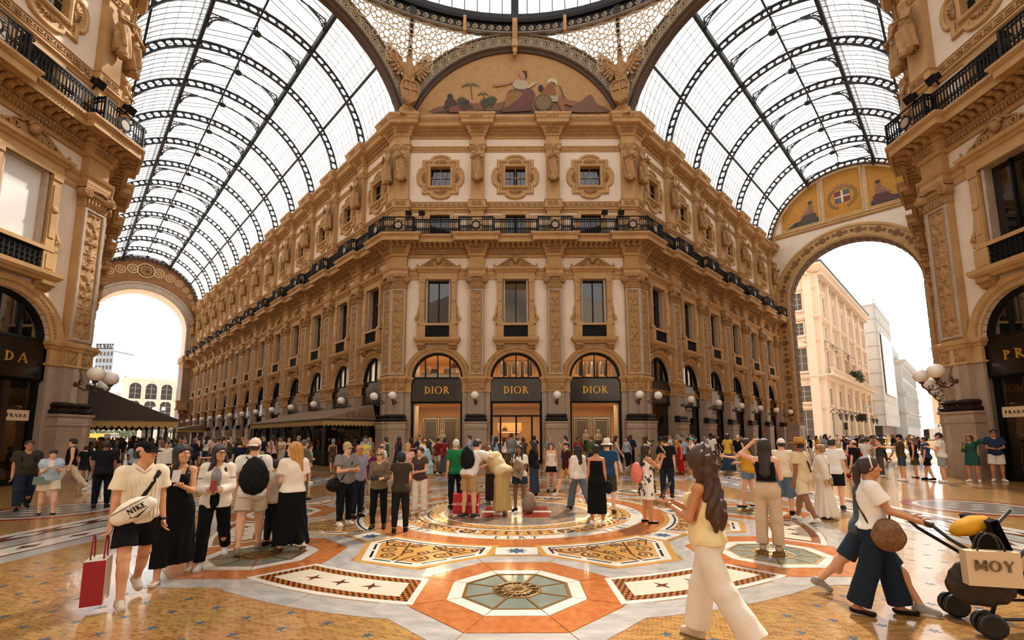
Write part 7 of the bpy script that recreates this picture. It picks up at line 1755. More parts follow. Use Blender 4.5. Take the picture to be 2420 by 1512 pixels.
# café terrace under the long awning: dark glazed screens, planters, lit lamps
ter = empty('terrace_screen'); ter.matrix_world = WLA.M @ T(sl - 14.6, 0, 0); TL = 13.3; b = MB(); M_TG = glassmat('terrace_glass', '#5a5048', .75, .12, dirt_or_dark='#15100c')
for k in range(10): MB().box(TL * k / 9 - .04, TL * k / 9 + .04, -3.45, -3.37, 0, 2.6).build('screen_post', M_AWND, ter)
for k in range(9): MB().box(TL * k / 9 + .05, TL * (k + 1) / 9 - .05, -3.42, -3.4, .9, 2.5).build('screen_pane', M_TG, ter); MB().box(TL * k / 9 + .05, TL * (k + 1) / 9 - .05, -3.44, -3.38, .05, .9).build('screen_panel', M_FRAME, ter)
for k in range(2): MB().box(TL - .03, TL + .01, -3.4 + 1.45 * k, -2.0 + 1.45 * k, .9, 2.5).build('screen_pane', M_TG, ter); MB().box(TL - .05, TL + .02, -3.4 + 1.45 * k, -2.0 + 1.45 * k, .05, .9).build('screen_panel', M_FRAME, ter)
for k in range(3):
 x = 2.2 + 4 * k; MB().tube([(x + 1.1 * math.cos(a), -3.5, 1.2 + 1.1 * math.sin(a)) for a in [PI * i / 14 for i in range(15)]], .05, 5).build('screen_arch', M_AWND, ter)
tag(ter, 'dark glazed screen around the café terrace under the long awning', 'screen')
M_BULB = emat('warm_bulb', '#ffb45a', 14)
for k, x in enumerate((TL - .7, TL - 2.6, TL - 7.5, TL - 10.5)):
 o = empty('terrace_lamp'); o.matrix_world = ter.matrix_world @ T(x, -2.6, 2.1); b = MB().ball((-.14, 0, 0), .085, 10, 7).ball((.14, 0, 0), .085, 10, 7); b.build('bulb', M_BULB, o); MB().bar((-.14, 0, .1), (.14, 0, .1), .03).bar((0, 0, .1), (0, 0, .45), .03).build('lamp_rod', M_BRASS, o); tag(o, 'lit twin-globe lamp under the long awning, %s from the hall' % ORD[k], 'lamp', 'lit terrace lamps')
random.seed(11)
for k in range(4):
 o = empty('potted_hedge'); o.matrix_world = ter.matrix_world @ T(1.5 + 2.6 * k, -3.75, 0); MB().box(-.9, .9, -.2, .2, 0, .55).build('planter', M_AWND, o); b = MB()
 for q in range(130):
  c = Vector((random.uniform(-.9, .9), random.uniform(-.22, .22), .55 + random.random() * .75)); d = Vector((random.uniform(-1, 1), random.uniform(-1, 1), random.uniform(-.4, 1))).normalized() * .16; e = Vector((-d.y, d.x, .1)).normalized() * .05
  b.add([c, c + d * .5 + e, c + d, c + d * .5 - e], [(0, 1, 2, 3)])
 b.build('foliage', mat('dark_leaf', '#1d2a14', .6), o, kind='stuff'); tag(o, 'dark planter hedge before the terrace screen, %s along it' % ORD[k], 'plant', 'planter hedges')
# ================================================================== outside: street beyond the right arch, square beyond the left arch
M_PAL = mat('pale_palazzo_stone', '#e6d6c4', .85, noise=(.6, '#d8c4ae', .6)); M_PALT = mat('pale_palazzo_trim', '#dcc8b2', .85); M_OGL = mat('far_window', '#4a4038', .25); M_OGL2 = mat('far_window_dark', '#2b2623', .25)
M_GREYB = mat('grey_scaffold_sheet', '#bdb9b4', .8, noise=(.5, '#a8a39d', .6)); M_ARENG = mat('white_stone', '#d8cdc0', .85, noise=(.4, '#c2b4a4', .6)); M_CONC = mat('grey_concrete', '#a7a6a4', .85)
WMC = {}
def win(parent, M, w, h, arched=False, ped=False, trim=None, glass=None, bars=True):
 key = (round(w, 2), round(h, 2), arched, ped, (trim or M_PALT).name, (glass or M_OGL).name)
 if key not in WMC:
  pts = [(-w / 2, 0), (w / 2, 0)] + (arc(0, h - w / 2, w / 2, 0, PI, 10) if arched else [(w / 2, h), (-w / 2, h)]); b = MB()
  b.wallsweep([(0, -.1), (0, .22), (.2, .22), (.26, .1), (.26, 0)], pts);
  if ped: b.box(-w / 2 - .4, w / 2 + .4, -.45, 0, h + .2, h + .4); b.plate([(-w / 2 - .4, h + .4), (w / 2 + .4, h + .4), (0, h + 1.0)], 0, .35)
  b.box(-w / 2 - .35, w / 2 + .35, -.35, 0, -.3, -.05); me = b.mesh('window', trim or M_PALT); g = MB().plate(pts, -.02, .03).mesh('pane', glass or M_OGL); c = MB()
  c.box(-.04, .04, -.08, -.02, 0, h - .1)
  for k in range(1, 3): c.box(-w / 2, w / 2, -.08, -.02, h * k / 3 - .03, h * k / 3 + .03)
  WMC[key] = (me, g, c.mesh('bars', M_CONC))
 me, g, c = WMC[key]; o = place('window', me, parent, M); place('pane', g, o)
 if bars: place('bars', c, o)
 return o
def face(o, M, L, rows, **kw):
 for z, h, w, n, kind in rows:
  for i in range(n): win(o, M @ T(L * (i + .5) / n, 0, z), w, h, 'a' in kind, 'p' in kind, **kw)
def cornices(o, M, L, D2, zs, m):
 for z, d, h in zs: MB().sweep([(0, z), (d * .5, z + h * .2), (d, z + h * .7), (d, z + h), (-.1, z + h)], [(0, D2), (0, 0), (L, 0), (L, D2)]).build('cornice', m, o, M)
for nm, M in (('street', M_VR @ T(0, LR + 1.8, 0)), ('square', M_VL @ T(0, LL + 3.3, 0))):
 struct(MB().prism([(-90, 0), (90, 0), (90, 170), (-90, 170)], -.1, .002).build('floor', M_PAVE, None, M))
# palazzo: face A looks back at the arch, face B runs along the street
y0 = LR + 19.3; pal = empty('palazzo'); pal.matrix_world = M_VR @ T(-6.9, y0, 0)
MB().box(-24, 0, 0, 40, 0, 25.2).build('wall', M_PAL, pal); MA = T(-24, 0, 0); MBf = RZ(PI / 2)
face(pal, MA, 24, [(1, 4.2, 2.4, 6, ''), (6.2, 2.2, 2.0, 6, ''), (10.5, 3.2, 1.4, 6, 'p'), (15.6, 1.7, 1.1, 6, ''), (19.2, 2.4, 1.2, 6, '')])
face(pal, MBf, 40, [(.8, 4.0, 1.7, 12, ''), (5.9, 2.4, 1.6, 12, ''), (10.4, 3.2, 1.3, 12, 'p'), (15.4, 1.8, 1.1, 12, ''), (18.6, 3.0, 1.2, 12, ''), (22.6, 1.6, .8, 12, 'a')])
for zz, d, h in ((5.0, .35, .5), (9.2, .7, .6), (14.4, .3, .4), (17.6, .6, .5), (21.9, .3, .4), (24.2, 1.4, 1.0)): MB().sweep([(0, zz), (d * .5, zz + h * .2), (d, zz + h * .7), (d, zz + h), (-.1, zz + h)], [(-24, 0), (0, 0), (0, 40)]).build('cornice', M_PALT, pal)
for k in range(7):
 for q, (x, y) in enumerate(((-.6 - 4 * k if k < 6 else -23.5, -.06), (.06, .6 + 6.5 * k))): MB().box(x - .5, x + .5, y - .5, y + .5, 0, 24.2).build('pilaster', M_PALT, pal)
b = MB()
for k in range(64): b.box(.2, 1.2, .3 + .62 * k, .6 + .62 * k, 23.9, 24.25)
for k in range(36): b.box(-.6 - .62 * k, -.3 - .62 * k, -1.2, -.2, 23.9, 24.25)
b.build('eaves_brackets', M_PALT, pal, kind='stuff')
MB().sweep([(1.45, 25.2), (1.5, 25.45), (-.2, 25.5)], [(-24, 0), (0, 0), (0, 40)]).build('roof_gutter', mat('green_grey_roof', '#3f4a48', .6), pal); MB().box(-23, -1, 1.5, 39, 25.2, 27.4).build('attic_storey', M_PAL, pal)
for k in range(3): MB().box(-2.4, -1.2, 4 + 13 * k, 5.6 + 13 * k, 27.3, 29.6).box(-2.6, -1.0, 3.8 + 13 * k, 5.8 + 13 * k, 29.2, 29.5).build('chimney', M_PALT, pal)
b = MB(); b.box(0, 1.5, 0, 40, 9.7, 9.9)
for k in range(70): b.box(1.25, 1.4, .3 + .57 * k, .45 + .57 * k, 9.9, 10.6)
b.box(1.2, 1.45, 0, 40, 10.6, 10.75); b.build('balustrade', M_PALT, pal, kind='stuff')
for k in range(5):
 MB().add([(.5, 3 + 4 * k - .9, 14.9), (.5, 3 + 4 * k + .9, 14.9), (1.3, 3 + 4 * k + .9, 14.2), (1.3, 3 + 4 * k - .9, 14.2), (.45, 3 + 4 * k, 15.1)], [(0, 1, 2, 3), (0, 3, 4), (4, 2, 1)]).build('window_awning', mat('grey_blue_awning', '#7b8290', .8), pal)
tag(pal, 'pale ornate palazzo with tall pilasters beyond the right arch', 'building')
random.seed(5); hb2 = empty('balcony_hedge'); hb2.matrix_world = pal.matrix_world @ T(1.2, 21, 9.9); b = MB(); MB().box(-.4, .4, -3.2, 3.2, 0, .5).build('planter_box', M_PALT, hb2)
for q in range(700):
 c = Vector((random.uniform(-.5, .6), random.uniform(-3.4, 3.4), random.uniform(.3, 2.0))); d = Vector((random.uniform(-1, 1), random.uniform(-1, 1), random.uniform(-.5, 1))).normalized() * .4; e = Vector((-d.y, d.x, .1)).normalized() * .14; b.add([c, c + d * .5 + e, c + d, c + d * .5 - e], [(0, 1, 2, 3)])
b.build('foliage', mat('hedge_leaf', '#3a4a24', .6), hb2, kind='stuff'); tag(hb2, 'green hedge on the palazzo balcony above the street', 'plant')
M_LAN = mat('black_lantern', '#1a1816', .5)
for k in range(9):
 o = empty('street_lantern'); o.matrix_world = pal.matrix_world @ T(.5, 1.2 + 4.1 * k, 4.3); MB().tube([(0, 0, .3), (.5, 0, .9), (1.1, 0, .7), (1.2, 0, .3)], .05, 5).build('bracket', M_LAN, o); MB().lathe([(.05, .35), (.3, .15), (.26, .1), (.12, -.55), (.02, -.7)], 6, (1.2, 0, 0)).build('lantern', mat('smoky_lantern', '#4a4540', .3), o); tag(o, 'black bracket lantern on the palazzo street front, %s from its corner' % ORD[k], 'lamp', 'palazzo lanterns')
# scaffolded building with two big posters
sc_o = empty('scaffolded_building'); sc_o.matrix_world = M_VR @ T(-5.7, LR + 71, 0); MB().box(-24, 0, 0, 26, 3.6, 30.5).build('sheeting', M_GREYB, sc_o); MB().box(-23, -.8, .8, 25, 0, 3.6).build('shop_floor', M_OGL2, sc_o)
b = MB()
for k in range(9): b.box(-.25 - 2.9 * k, -.1 - 2.9 * k, -.1, .05, 3.6, 31.5); b.box(-.02, .1, .2 + 2.9 * k, .35 + 2.9 * k, 3.6, 31.5)
for z in range(6, 32, 3): b.box(-24, .1, -.12, -.02, z, z + .12); b.box(.02, .12, -.1, 26, z, z + .12)
b.build('scaffold_poles', M_CONC, sc_o, kind='stuff')
for k in range(5): MB().box(-20 + 4 * k, -19 + 4 * k, -.1, 0, 25, 27.5).build('window', M_OGL2, sc_o); MB().box(-3.2 - 4 * k, -2 - 4 * k, -.1, 0, 6, 9).build('window', M_OGL, sc_o)
tag(sc_o, 'grey sheeted building under scaffolding beyond the palazzo', 'building')
def poster(name, M, w, h, cols, label):
 o = empty(name); o.matrix_world = M; m = mat(label[:14], '#ffffff', .6); nt = m.node_tree; tc = nt.nodes.new('ShaderNodeTexCoord'); sx = nt.nodes.new('ShaderNodeSeparateXYZ'); cr = nt.nodes.new('ShaderNodeValToRGB'); nt.links.new(tc.outputs['Generated'], sx.inputs[0]); nt.links.new(sx.outputs['Z'], cr.inputs[0])
 while len(cr.color_ramp.elements) < len(cols): cr.color_ramp.elements.new(.5)
 for e, (p, c) in zip(cr.color_ramp.elements, cols): e.position = p; e.color = (*lin(c), 1)
 nt.links.new(cr.outputs[0], nt.nodes['Principled BSDF'].inputs['Base Color']); MB().box(0, w, -.1, 0, 0, h).build('print', m, o); MB().box(-.4, w + .4, -.06, .1, -.4, h + .4).build('backing', M_WHITE, o); tag(o, label, 'poster'); return o
po = poster('billboard', sc_o.matrix_world @ T(-12.5, -.3, 13), 9, 12, [(0, '#e8974a'), (.35, '#f0b98a'), (.75, '#c9c2c4'), (1, '#a9b2c4')], 'orange to blue sunset poster on the scaffolded building front'); poster('billboard', sc_o.matrix_world @ T(.35, 4, 11) @ RZ(PI / 2), 17, 13, [(0, '#e9e6e2'), (.6, '#f2f0ee'), (1, '#dcdad8')], 'white poster on the street side of the scaffolded building')
MB().tube([(3, -.15, 1.0), (4, -.15, .8), (5.2, -.15, .8), (6, -.15, 1.1)], .12, 5).box(4.4, 4.8, -.2, -.1, .8, 1.5).build('boat_print', mat('boat_brown', '#6a3f1c', .6), po)
# farther street fronts
for (x, yy, w, dp, h, m, nm, lb, rows) in ((-4.5, LR + 100, 20, 40, 21, M_CONC, 'corner_building', 'far grey ornate corner building with a small roof spire', [(4, 2.4, 1.3, 10, ''), (8.5, 2.6, 1.3, 10, 'p'), (13, 2.4, 1.3, 10, ''), (17, 2, 1.2, 10, '')]), (-1.5, LR + 150, 30, 12, 22, mat('salmon_stucco', '#d8a884', .85), 'far_house', 'far salmon house closing the street', [(3, 2.6, 1.6, 8, ''), (8, 2.6, 1.6, 8, ''), (13, 2.6, 1.6, 8, ''), (18, 2.4, 1.6, 8, '')])):
 o = empty(nm); o.matrix_world = M_VR @ T(x, yy, 0)
 if nm == 'corner_building':
  MB().box(-w, 0, 0, dp, 0, h).build('wall', m, o); face(o, RZ(PI / 2), dp, rows, bars=False, trim=M_CONC); cornices(o, RZ(PI / 2), dp, 1, ((7, .7, .5), (12, .5, .4), (h - 1, 1.2, 1)), m); MB().lathe([(1.6, 0), (1.6, 2), (1.2, 2.6), (.3, 5), (.05, 7)], 8, (-2, 2, h)).build('spire', m, o)
 else:
  MB().box(0, w, 0, dp, 0, h).build('wall', m, o); face(o, T(0, 0, 0), w, rows, bars=False); MB().box(-.5, w + .5, -.6, dp, h, h + .8).build('cornice', M_PALT, o)
 tag(o, lb, 'building')
rb = empty('street_building'); rb.matrix_world = M_VR @ T(6.9, LR + 22, 0); MB().box(0, 14, 0, 46, 0, 23.6).build('wall', M_PAL, rb); MB().sweep([(0, 23), (.9, 23.4), (1.2, 24.1), (-.1, 24.3)], [(0, 46), (0, 0), (14, 0)]).build('cornice', M_PALT, rb); MB().sweep([(1.2, 24.1), (1.4, 24.6), (-.2, 24.7)], [(0, 46), (0, 0), (14, 0)]).build('roof_gutter', MC[('green_grey_roof',)], rb)
MB().box(-1.2, 0, 3, 6, 12, 12.4).box(-1.2, -1.0, 3, 6, 12.4, 13.4).build('balcony', M_PALT, rb); face(rb, T(0, 46, 0) @ RZ(-PI / 2), 46, [(2, 3.4, 1.6, 11, ''), (9, 3, 1.3, 11, 'p'), (16, 2.6, 1.2, 11, '')], bars=False); tag(rb, 'pale building along the opposite side of the street', 'building')
# vehicles, planters, poles
def car(name, M, L, W2, H2, hood, col, label, van=False):
 o = empty(name); o.matrix_world = M; pr = [(0, .35), (L, .35), (L, .9), (L - .1, 1.0), (L - hood, 1.05 if not van else 1.15), (L - hood - .75, H2), (.35 if not van else .05, H2), (.05, 1.0)]; b = MB(); n = len(pr)
 ws = [W2 / 2 * (1 if z < 1.1 else .88) for _, z in pr]; b.add([(x, -w, z) for (x, z), w in zip(pr, ws)] + [(x, w, z) for (x, z), w in zip(pr, ws)], [tuple(range(n)), tuple(range(2 * n - 1, n - 1, -1))] + [(i, i + n, (i + 1) % n + n, (i + 1) % n) for i in range(n)]); b.build('car_body', mat('paint_' + col[1:], col, .25, coat=.5), o)
 for s in (-1, 1): MB().box(.5 if not van else L - 2.2, L - hood - .45, s * W2 * .45 - .03, s * W2 * .45 + .03, 1.05, H2 - .12).build('side_glass', M_OGL2, o)
 MB().add([(L - hood + .02, -W2 * .42, 1.1), (L - hood + .02, W2 * .42, 1.1), (L - hood - .7, W2 * .4, H2 - .06), (L - hood - .7, -W2 * .4, H2 - .06)], [(0, 1, 2, 3)]).build('windscreen', M_OGL2, o)
 for x in (.8, L - .85):
  for s in (-1, 1): MB().lathe([(.02, 0), (.2, .02), (.32, 0), (.33, .2), (.02, .2)], 14).xf(T(x, s * (W2 / 2 - .05) + (.1 if s < 0 else -.1), .33) @ RX(PI / 2 * s)).build('wheel', M_BLACK, o)
 for s in (-1, 1): MB().box(L - .06, L + .02, s * W2 * .36 - .16, s * W2 * .36 + .16, .7, .86).build('headlamp', M_WHITE, o)
 tag(o, label, 'van' if van else 'car'); return o
SX = lambda x, y, rz=PI: M_VR @ T(x, y, 0) @ RZ(rz)
car('van', SX(6.3, LR + 31, PI - PI / 4), 6.2, 2.1, 2.5, .9, '#e6e4e0', 'long white van across the street beyond the right arch', True)
for (x, yy, r, c, lb) in ((-.6, LR + 29.5, .35, '#2a2c30', 'dark car at the left of the white van'), (-3.6, LR + 30, .5, '#8d9196', 'silver car farthest left by the street planters'), (6.9, LR + 25, -.4, '#17181a', 'black car before the white van')): car('car', SX(x, yy, PI + r), 4.3, 1.8, 1.5, 1.1, c, lb)
for k in range(3):
 o = empty('street_planter'); o.matrix_world = M_VR @ T(-2.4 + 3.6 * k, LR + 17 - 2.2 * k * 0, 0) @ RZ(.0); MB().box(-1.6, 1.6, -.5, .5, 0, .95).build('planter', mat('beige_planter', '#c9a680', .8), o); b = MB()
 for q in range(90): c = Vector((random.uniform(-1.5, 1.5), random.uniform(-.4, .4), .95 + random.random() * .3)); d = Vector((random.uniform(-1, 1), random.uniform(-1, 1), .6)).normalized() * .16; e = Vector((-d.y, d.x, 0)).normalized() * .05; b.add([c, c + d * .5 + e, c + d, c + d * .5 - e], [(0, 1, 2, 3)])
 b.build('flowers', mat('planter_leaf', '#5f6a3a', .7), o, kind='stuff'); tag(o, 'beige street planter outside the right arch, %s from the left' % ORD[k], 'planter', 'street planters')
o = empty('street_pole'); o.matrix_world = M_VR @ T(-3.0, LR + 27, 0); MB().tube([(0, 0, 0), (0, 0, 5.6)], [.12, .08], 8).build('pole', M_PALT, o); MB().box(-.35, .35, -.1, .1, 5.5, 5.75).build('lamp_head', M_CONC, o); MB().box(-1.3, -.3, -.05, .05, 3.6, 4.6).build('black_panel', M_BLACK, o); tag(o, 'street lamp pole with a black square panel beyond the right arch', 'lamp post')
o = empty('parking_sign'); o.matrix_world = M_VR @ T(4.1, LR + 28, 0) @ RZ(0); MB().tube([(0, 0, 0), (0, 0, 3.0)], .05, 6).build('pole', M_CONC, o); MB().box(-.35, .35, -.06, -.03, 2.4, 3.1).build('plate', mat('sign_white', '#dfe3e6', .5), o); text_plates(MB(), 'P', .45, d0=.06, d1=.08).build('letter', mat('sign_blue', '#2b4a7a', .5), o, T(0, 0, 2.52)); tag(o, 'white street sign with a blue P by the van', 'sign')
o = empty('traffic_light'); o.matrix_world = M_VR @ T(-5.6, LR + 26, 0); MB().tube([(0, 0, 0), (0, 0, 2.6)], .06, 6).build('pole', M_LAN, o); MB().box(-.2, .2, -.15, .15, 2.4, 3.4).build('signal_head', M_LAN, o); tag(o, 'black traffic light at the palazzo end of the street', 'traffic light')
# left: the square
def atl(px, Y): r = ray(px, 1031); return (r[0] * Y / r[1], Y)
ax, ay = atl(284, 122); bx, by = atl(440, 132); ar = empty('arched_building', (ax, ay, 0), math.atan2(by - ay, bx - ax)); AL = math.hypot(bx - ax, by - ay)
MB().box(0, AL, 0, 14, 0, 17.2).build('wall', M_ARENG, ar); MB().sweep([(0, 17.2), (.5, 17.5), (.5, 17.9), (-.2, 18)], [(0, 14), (0, 0), (AL, 0)]).build('cornice', M_ARENG, ar); MB().height(12, 8, lambda a, v: (AL * a, 7 - 6.4 * math.cos(PI * v), 17.9 + 2.4 * math.sin(PI * v) * min(1, math.sin(PI * min(1, max(0, a))) * 2 + .35))).build('vaulted_roof', M_CONC, ar)
for z, h, n in ((1, 4.2, 4), (7.0, 4.8, 4), (12.2, 4.4, 4)):
 for i in range(n): win(ar, T(AL * (i + .62) / (n + .2), 0, z), 2.5, h, z > 2, trim=M_ARENG, glass=M_OGL2)
MB().sweep([(0, 6.2), (.6, 6.3), (.6, 6.6), (-.2, 6.7)], [(0, 14), (0, 0), (AL, 0)]).build('ledge', M_ARENG, ar); MB().sweep([(0, 11.6), (.2, 11.7), (.2, 11.9), (-.2, 11.9)], [(0, 14), (0, 0), (AL, 0)]).build('ledge', M_ARENG, ar); tag(ar, 'white stone building with two rows of tall arches across the square', 'building')
for px0, px1, Y, h, rows, nm, lb, c in ((205, 248, 260, 52, 13, 'tower_block', 'distant grey tower block with a dark roof sign', '#9ea3a8'), (232, 292, 190, 19.5, 5, 'office_block', 'distant white office block beside the arched building', '#c4c4c2')):
 a, b2 = atl(px0, Y), atl(px1, Y); o = empty(nm, (*a, 0)); L = b2[0] - a[0]; MB().box(0, L, 0, 14, 0, h).build('wall', mat(nm + '_wall', c, .8), o); nn = 5 if nm == 'tower_block' else 8
 face(o, T(0, 0, 0), L, [(h * (k + .25) / rows, h / rows * .55, L / nn * .62, nn, '') for k in range(rows)], bars=False, trim=M_CONC); MB().box(-.4, L + .4, -.5, 14.4, h, h + 1).build('roof_edge', M_CONC, o)
 if nm == 'tower_block': MB().box(0, L * .95, -.6, .2, h + .8, h + 4).build('roof_sign', M_BLACK, o); text_plates(MB(), 'MARTINI', 2, .2, d0=.65, d1=.7).build('lettering', M_WHITE, o, T(L / 2, 0, h + 1.4))
 tag(o, lb, 'building')
random.seed(9)
for k in range(9):
 x, y = atl(205 + 12 * k, 100 + (k * 7) % 9); o = empty('tree', (x, y, 0)); MB().tube([(0, 0, 0), (0, 0, 1.8)], [.15, .1], 6).build('trunk', M_PAL, o); b = MB()
 for q in range(160):
  v = Vector((random.gauss(0, 1), random.gauss(0, 1), random.gauss(0, 1))).normalized() * random.uniform(.6, 1.1); c = Vector((v.x * 1.4, v.y * 1.4, 2.4 + v.z * .8)); d = Vector((random.uniform(-1, 1), random.uniform(-1, 1), random.uniform(-.5, 1))).normalized() * .5; e = Vector((-d.y, d.x, .1)).normalized() * .2; b.add([c, c + d * .5 + e, c + d, c + d * .5 - e], [(0, 1, 2, 3)])
 b.build('crown', mat('tree_leaf', '#4a5636', .7), o, kind='stuff'); tag(o, 'small green tree across the left square, %s from the left pier' % ORD[k], 'tree', 'trees on the square')
x, y = atl(225, 92); car('bus', T(x - 3, y, 0), 8, 2.4, 2.5, .5, '#e0a416', 'yellow bus on the square beyond the left arch', True)
x, y = atl(369, 95); o = empty('square_lamp', (x, y, 0)); MB().tube([(0, 0, 0), (0, 0, 7.5)], [.14, .08], 6).build('pole', M_CONC, o)
for s in (-1, 1): MB().tube([(0, 0, 7), (s * .7, 0, 7.4), (s * 1.0, 0, 7.2)], .05, 5).build('lamp_arm', M_CONC, o); MB().ball((s * 1.0, 0, 7.6), .35, 10, 7).build('globe', M_GLOBE, o)
tag(o, 'twin-globe lamp post on the square before the arched building', 'lamp post')
# ================================================================== who stands where
def G(px, py, top, face, label, t='tee:#d8d4cc', b='pants:#17181c', hair='short:#1d140e', hat=None, shoes='#d8d4cc', sole=None, **k):
 at = ground(px, py); k['H'] = k.get('H') or max(1.2, at_depth(px, top, at[1])[2]) / (1.015 if hat else 1.0)
 S = dict(at=at, face=face + math.degrees(math.atan2(*at)), label=label, **k)
 a = t.split(':'); S['top'] = dict(kind=a[0], c=a[1], **k.get('tk', {})); a = b.split(':'); S['bot'] = dict(kind=a[0], c=a[1], **k.get('bk', {}))
 if a[0] == 'shorts': S['bot'].setdefault('len', .82); S['bot'].setdefault('ga', .045)
 if a[0] == 'skirt': S['bot']['hem'] = float(a[2])
 a = hair.split(':'); S['hair'] = dict(st=a[0], c=a[1], **k.get('hk', {}))
 if hat: a = hat.split(':'); S['hat'] = dict(st=a[0], c=a[1], **k.get('tq', {}))
 S['shoes'] = dict(c=shoes.split(':')[0], kind=(shoes.split(':') + ['sneaker'])[1], sole=sole); S.setdefault('vox', .011)
 return person(S)
def wm(root): return T(*root.location) @ RZ(root.rotation_euler.z)
def hand_at(root, q): R, h, S = RIG[root.name]; M = wm(root); P = h[q]; return M @ Vector(P['c']), (M.to_3x3() @ Vector(P['d'])).normalized(), (M.to_3x3() @ Vector(P['t'])).normalized()
def phone(root, q, label, col='#14161a'):
 c, d, t = hand_at(root, q); o = empty('phone', c + d * .06 + Vector((0, 0, .03))); o.rotation_euler = (.55, 0, root.rotation_euler.z); MB().box(-.037, .037, -.005, .005, -.03, .12).build('phone_case', mat('phone_' + col[1:], col, .2), o); MB().box(-.033, .033, -.0065, -.005, -.025, .115).build('phone_screen', M_BLACK, o); tag(o, label, 'phone'); return o
def bagbox(name, M, w, d, h, m, hm, label, cat, hl=.25, taper=.9, side=None, txt=None, tm=None, th=.05, low=False):
 o = empty(name); o.matrix_world = M; v = [(-w / 2, -d / 2, 0), (w / 2, -d / 2, 0), (w / 2, d / 2, 0), (-w / 2, d / 2, 0)]; v += [(x * taper, y * (.6 if taper < 1 else 1), h) for x, y, z in v]
 MB().add(v, [(0, 3, 2, 1), (4, 5, 6, 7), (0, 1, 5, 4), (2, 3, 7, 6)]).build('bag', m, o); MB().add(v, [(1, 2, 6, 5)]).build('bag_side', side or m, o); MB().add(v, [(3, 0, 4, 7)]).build('bag_side', side or m, o)
 if hl:
  for s in (-1, 1): MB().tube([(w * .25 * math.cos(a), s * d * .3, h + hl * math.sin(a)) for a in [PI * i / 10 for i in range(11)]], .007, 5).build('handle', hm, o)
 if txt: (text_low if low else text_plates)(MB(), txt, th, .12, .22, d / 2 + .004, d / 2 + .012).build('lettering', tm, o, T(0, 0, h * .45))
 tag(o, label, cat); return o
def text_low(b, txt, h, gap=.12, bold=.2, d0=0, d1=.02):
 w = .16; x = -len(txt) * h * .42
 for c in txt:
  P = []
  def bar(x0, y0, x1, y1): P.append([(x0, y0), (x1, y0), (x1, y1), (x0, y1)])
  def bw(a0, a1):
   for i in range(12):
    u, v = a0 + (a1 - a0) * i / 12, a0 + (a1 - a0) * (i + 1) / 12; P.append([(.4 + .4 * math.cos(u), .35 + .35 * math.sin(u)), (.4 + .4 * math.cos(v), .35 + .35 * math.sin(v)), (.4 + .22 * math.cos(v), .35 + .18 * math.sin(v)), (.4 + .22 * math.cos(u), .35 + .18 * math.sin(u))])
  if c == 'c': bw(.7, 2 * PI - .7)
  if c in 'od': bw(0, 2 * PI)
  if c == 'd': bar(.62, 0, .8, 1)
  if c == 'l': bar(.3, 0, .5, 1)
  if c == 'u': bw(PI, 2 * PI); bar(0, .35, .18, .7); bar(.62, 0, .8, .7)
  if c == 't': bar(.3, 0, .5, .95); bar(.1, .55, .7, .7)
  if c == 'r': bar(.1, 0, .28, .7); bar(.1, .54, .7, .7)
  if c == 'e': bw(.2, 2 * PI - .7); bar(.1, .3, .75, .42)
  for q in P: b.plate([(x + px * h, pz * h) for px, pz in q], d0, d1)
  x += h * .86
 return b
def strap(root, pts, label=None, r=.011, col='#141210', name='strap'):
 R = RIG[root.name][0]; MB().tube([tuple(tp(R, *p)) for p in pts], r, 5).build(name, cloth(col, .6), root)
def onbody(root, x, y, z, rz=0.0, rx=0.0, ry=0.0): R = RIG[root.name][0]; p = tp(R, x, y, z); return wm(root) @ T(*p) @ RZ(rz) @ RX(rx) @ RY(ry)
def sack(name, M, rx, ry, rz_, m, label, cat, extra=None):
 s = Solid((-rx * 1.3, -ry * 1.5, -rz_ * 1.2), (rx * 1.3, ry * 1.5, rz_ * 1.2), max(.008, rx / 16)); s.ell((0, 0, -rz_ * .15), (rx, ry, rz_ * .85), .02); s.ell((0, 0, rz_ * .4), (rx * .7, ry * .7, rz_ * .6), .06); s.warp(lambda X, Y, Z: .006 * np.sin(50 * X + 20 * Z) * np.sin(30 * Z)); o = empty(name); o.matrix_world = M; place('bag', solid_mesh('bag', [s.surf()], m), o)
 if extra: extra(o)
 tag(o, label, cat); return o
LG = (16, 4, -14, 16); LG2 = (-16, 16, 18, 4)
# ---- left foreground
p1 = G(306, 1420, 1031, 168, 'person in cream knit polo and black cap carrying a red and white paper bag', 'tee:#e3d6bd', 'shorts:#131315', 'short:#14100c', 'cap:#101012', '#b8ab97', '#d9d0bf', skin='asian', vox=.0065, legs=(14, 4, -16, 22), R='carry', L=((.16, -.08, -1), (.1, .1, -1)), head=(-52, 2), hand={1: dict(curl=70)}, bk=dict(len=.72, ga=.05), tk=dict(g=.028), toes=4)
R = RIG[p1.name][0]; b = MB()
for s in (-1, 1): b.tube([tuple(tp(R, 0, .1, .44)), tuple(tp(R, s * .05, .085, .5)), tuple(tp(R, s * .085, 0, .535)), tuple(tp(R, s * .05, -.06, .55))], .016, 6)
b.build('collar', cloth('#e3d6bd'), p1); b = MB()
for k in range(9): x = -.14 + .035 * k; b.tube([tuple(tp(R, x, .118 + .02 * math.cos(x * 8), z)) for z in (-.05, .1, .25, .38)], .0045, 4)
b.build('knit_ribs', cloth('#d9cbb0'), p1, kind='stuff')
w = R.wr[-1]; MB().lathe([(.031, -.014), (.034, 0), (.031, .014)], 12, tuple(w)).build('watch', M_BLACK, p1)
strap(p1, [(.12, .13, .02), (0, .15, .2), (-.13, .1, .44), (-.14, -.02, .5), (-.05, -.14, .4), (.15, -.13, .1)], r=.02)
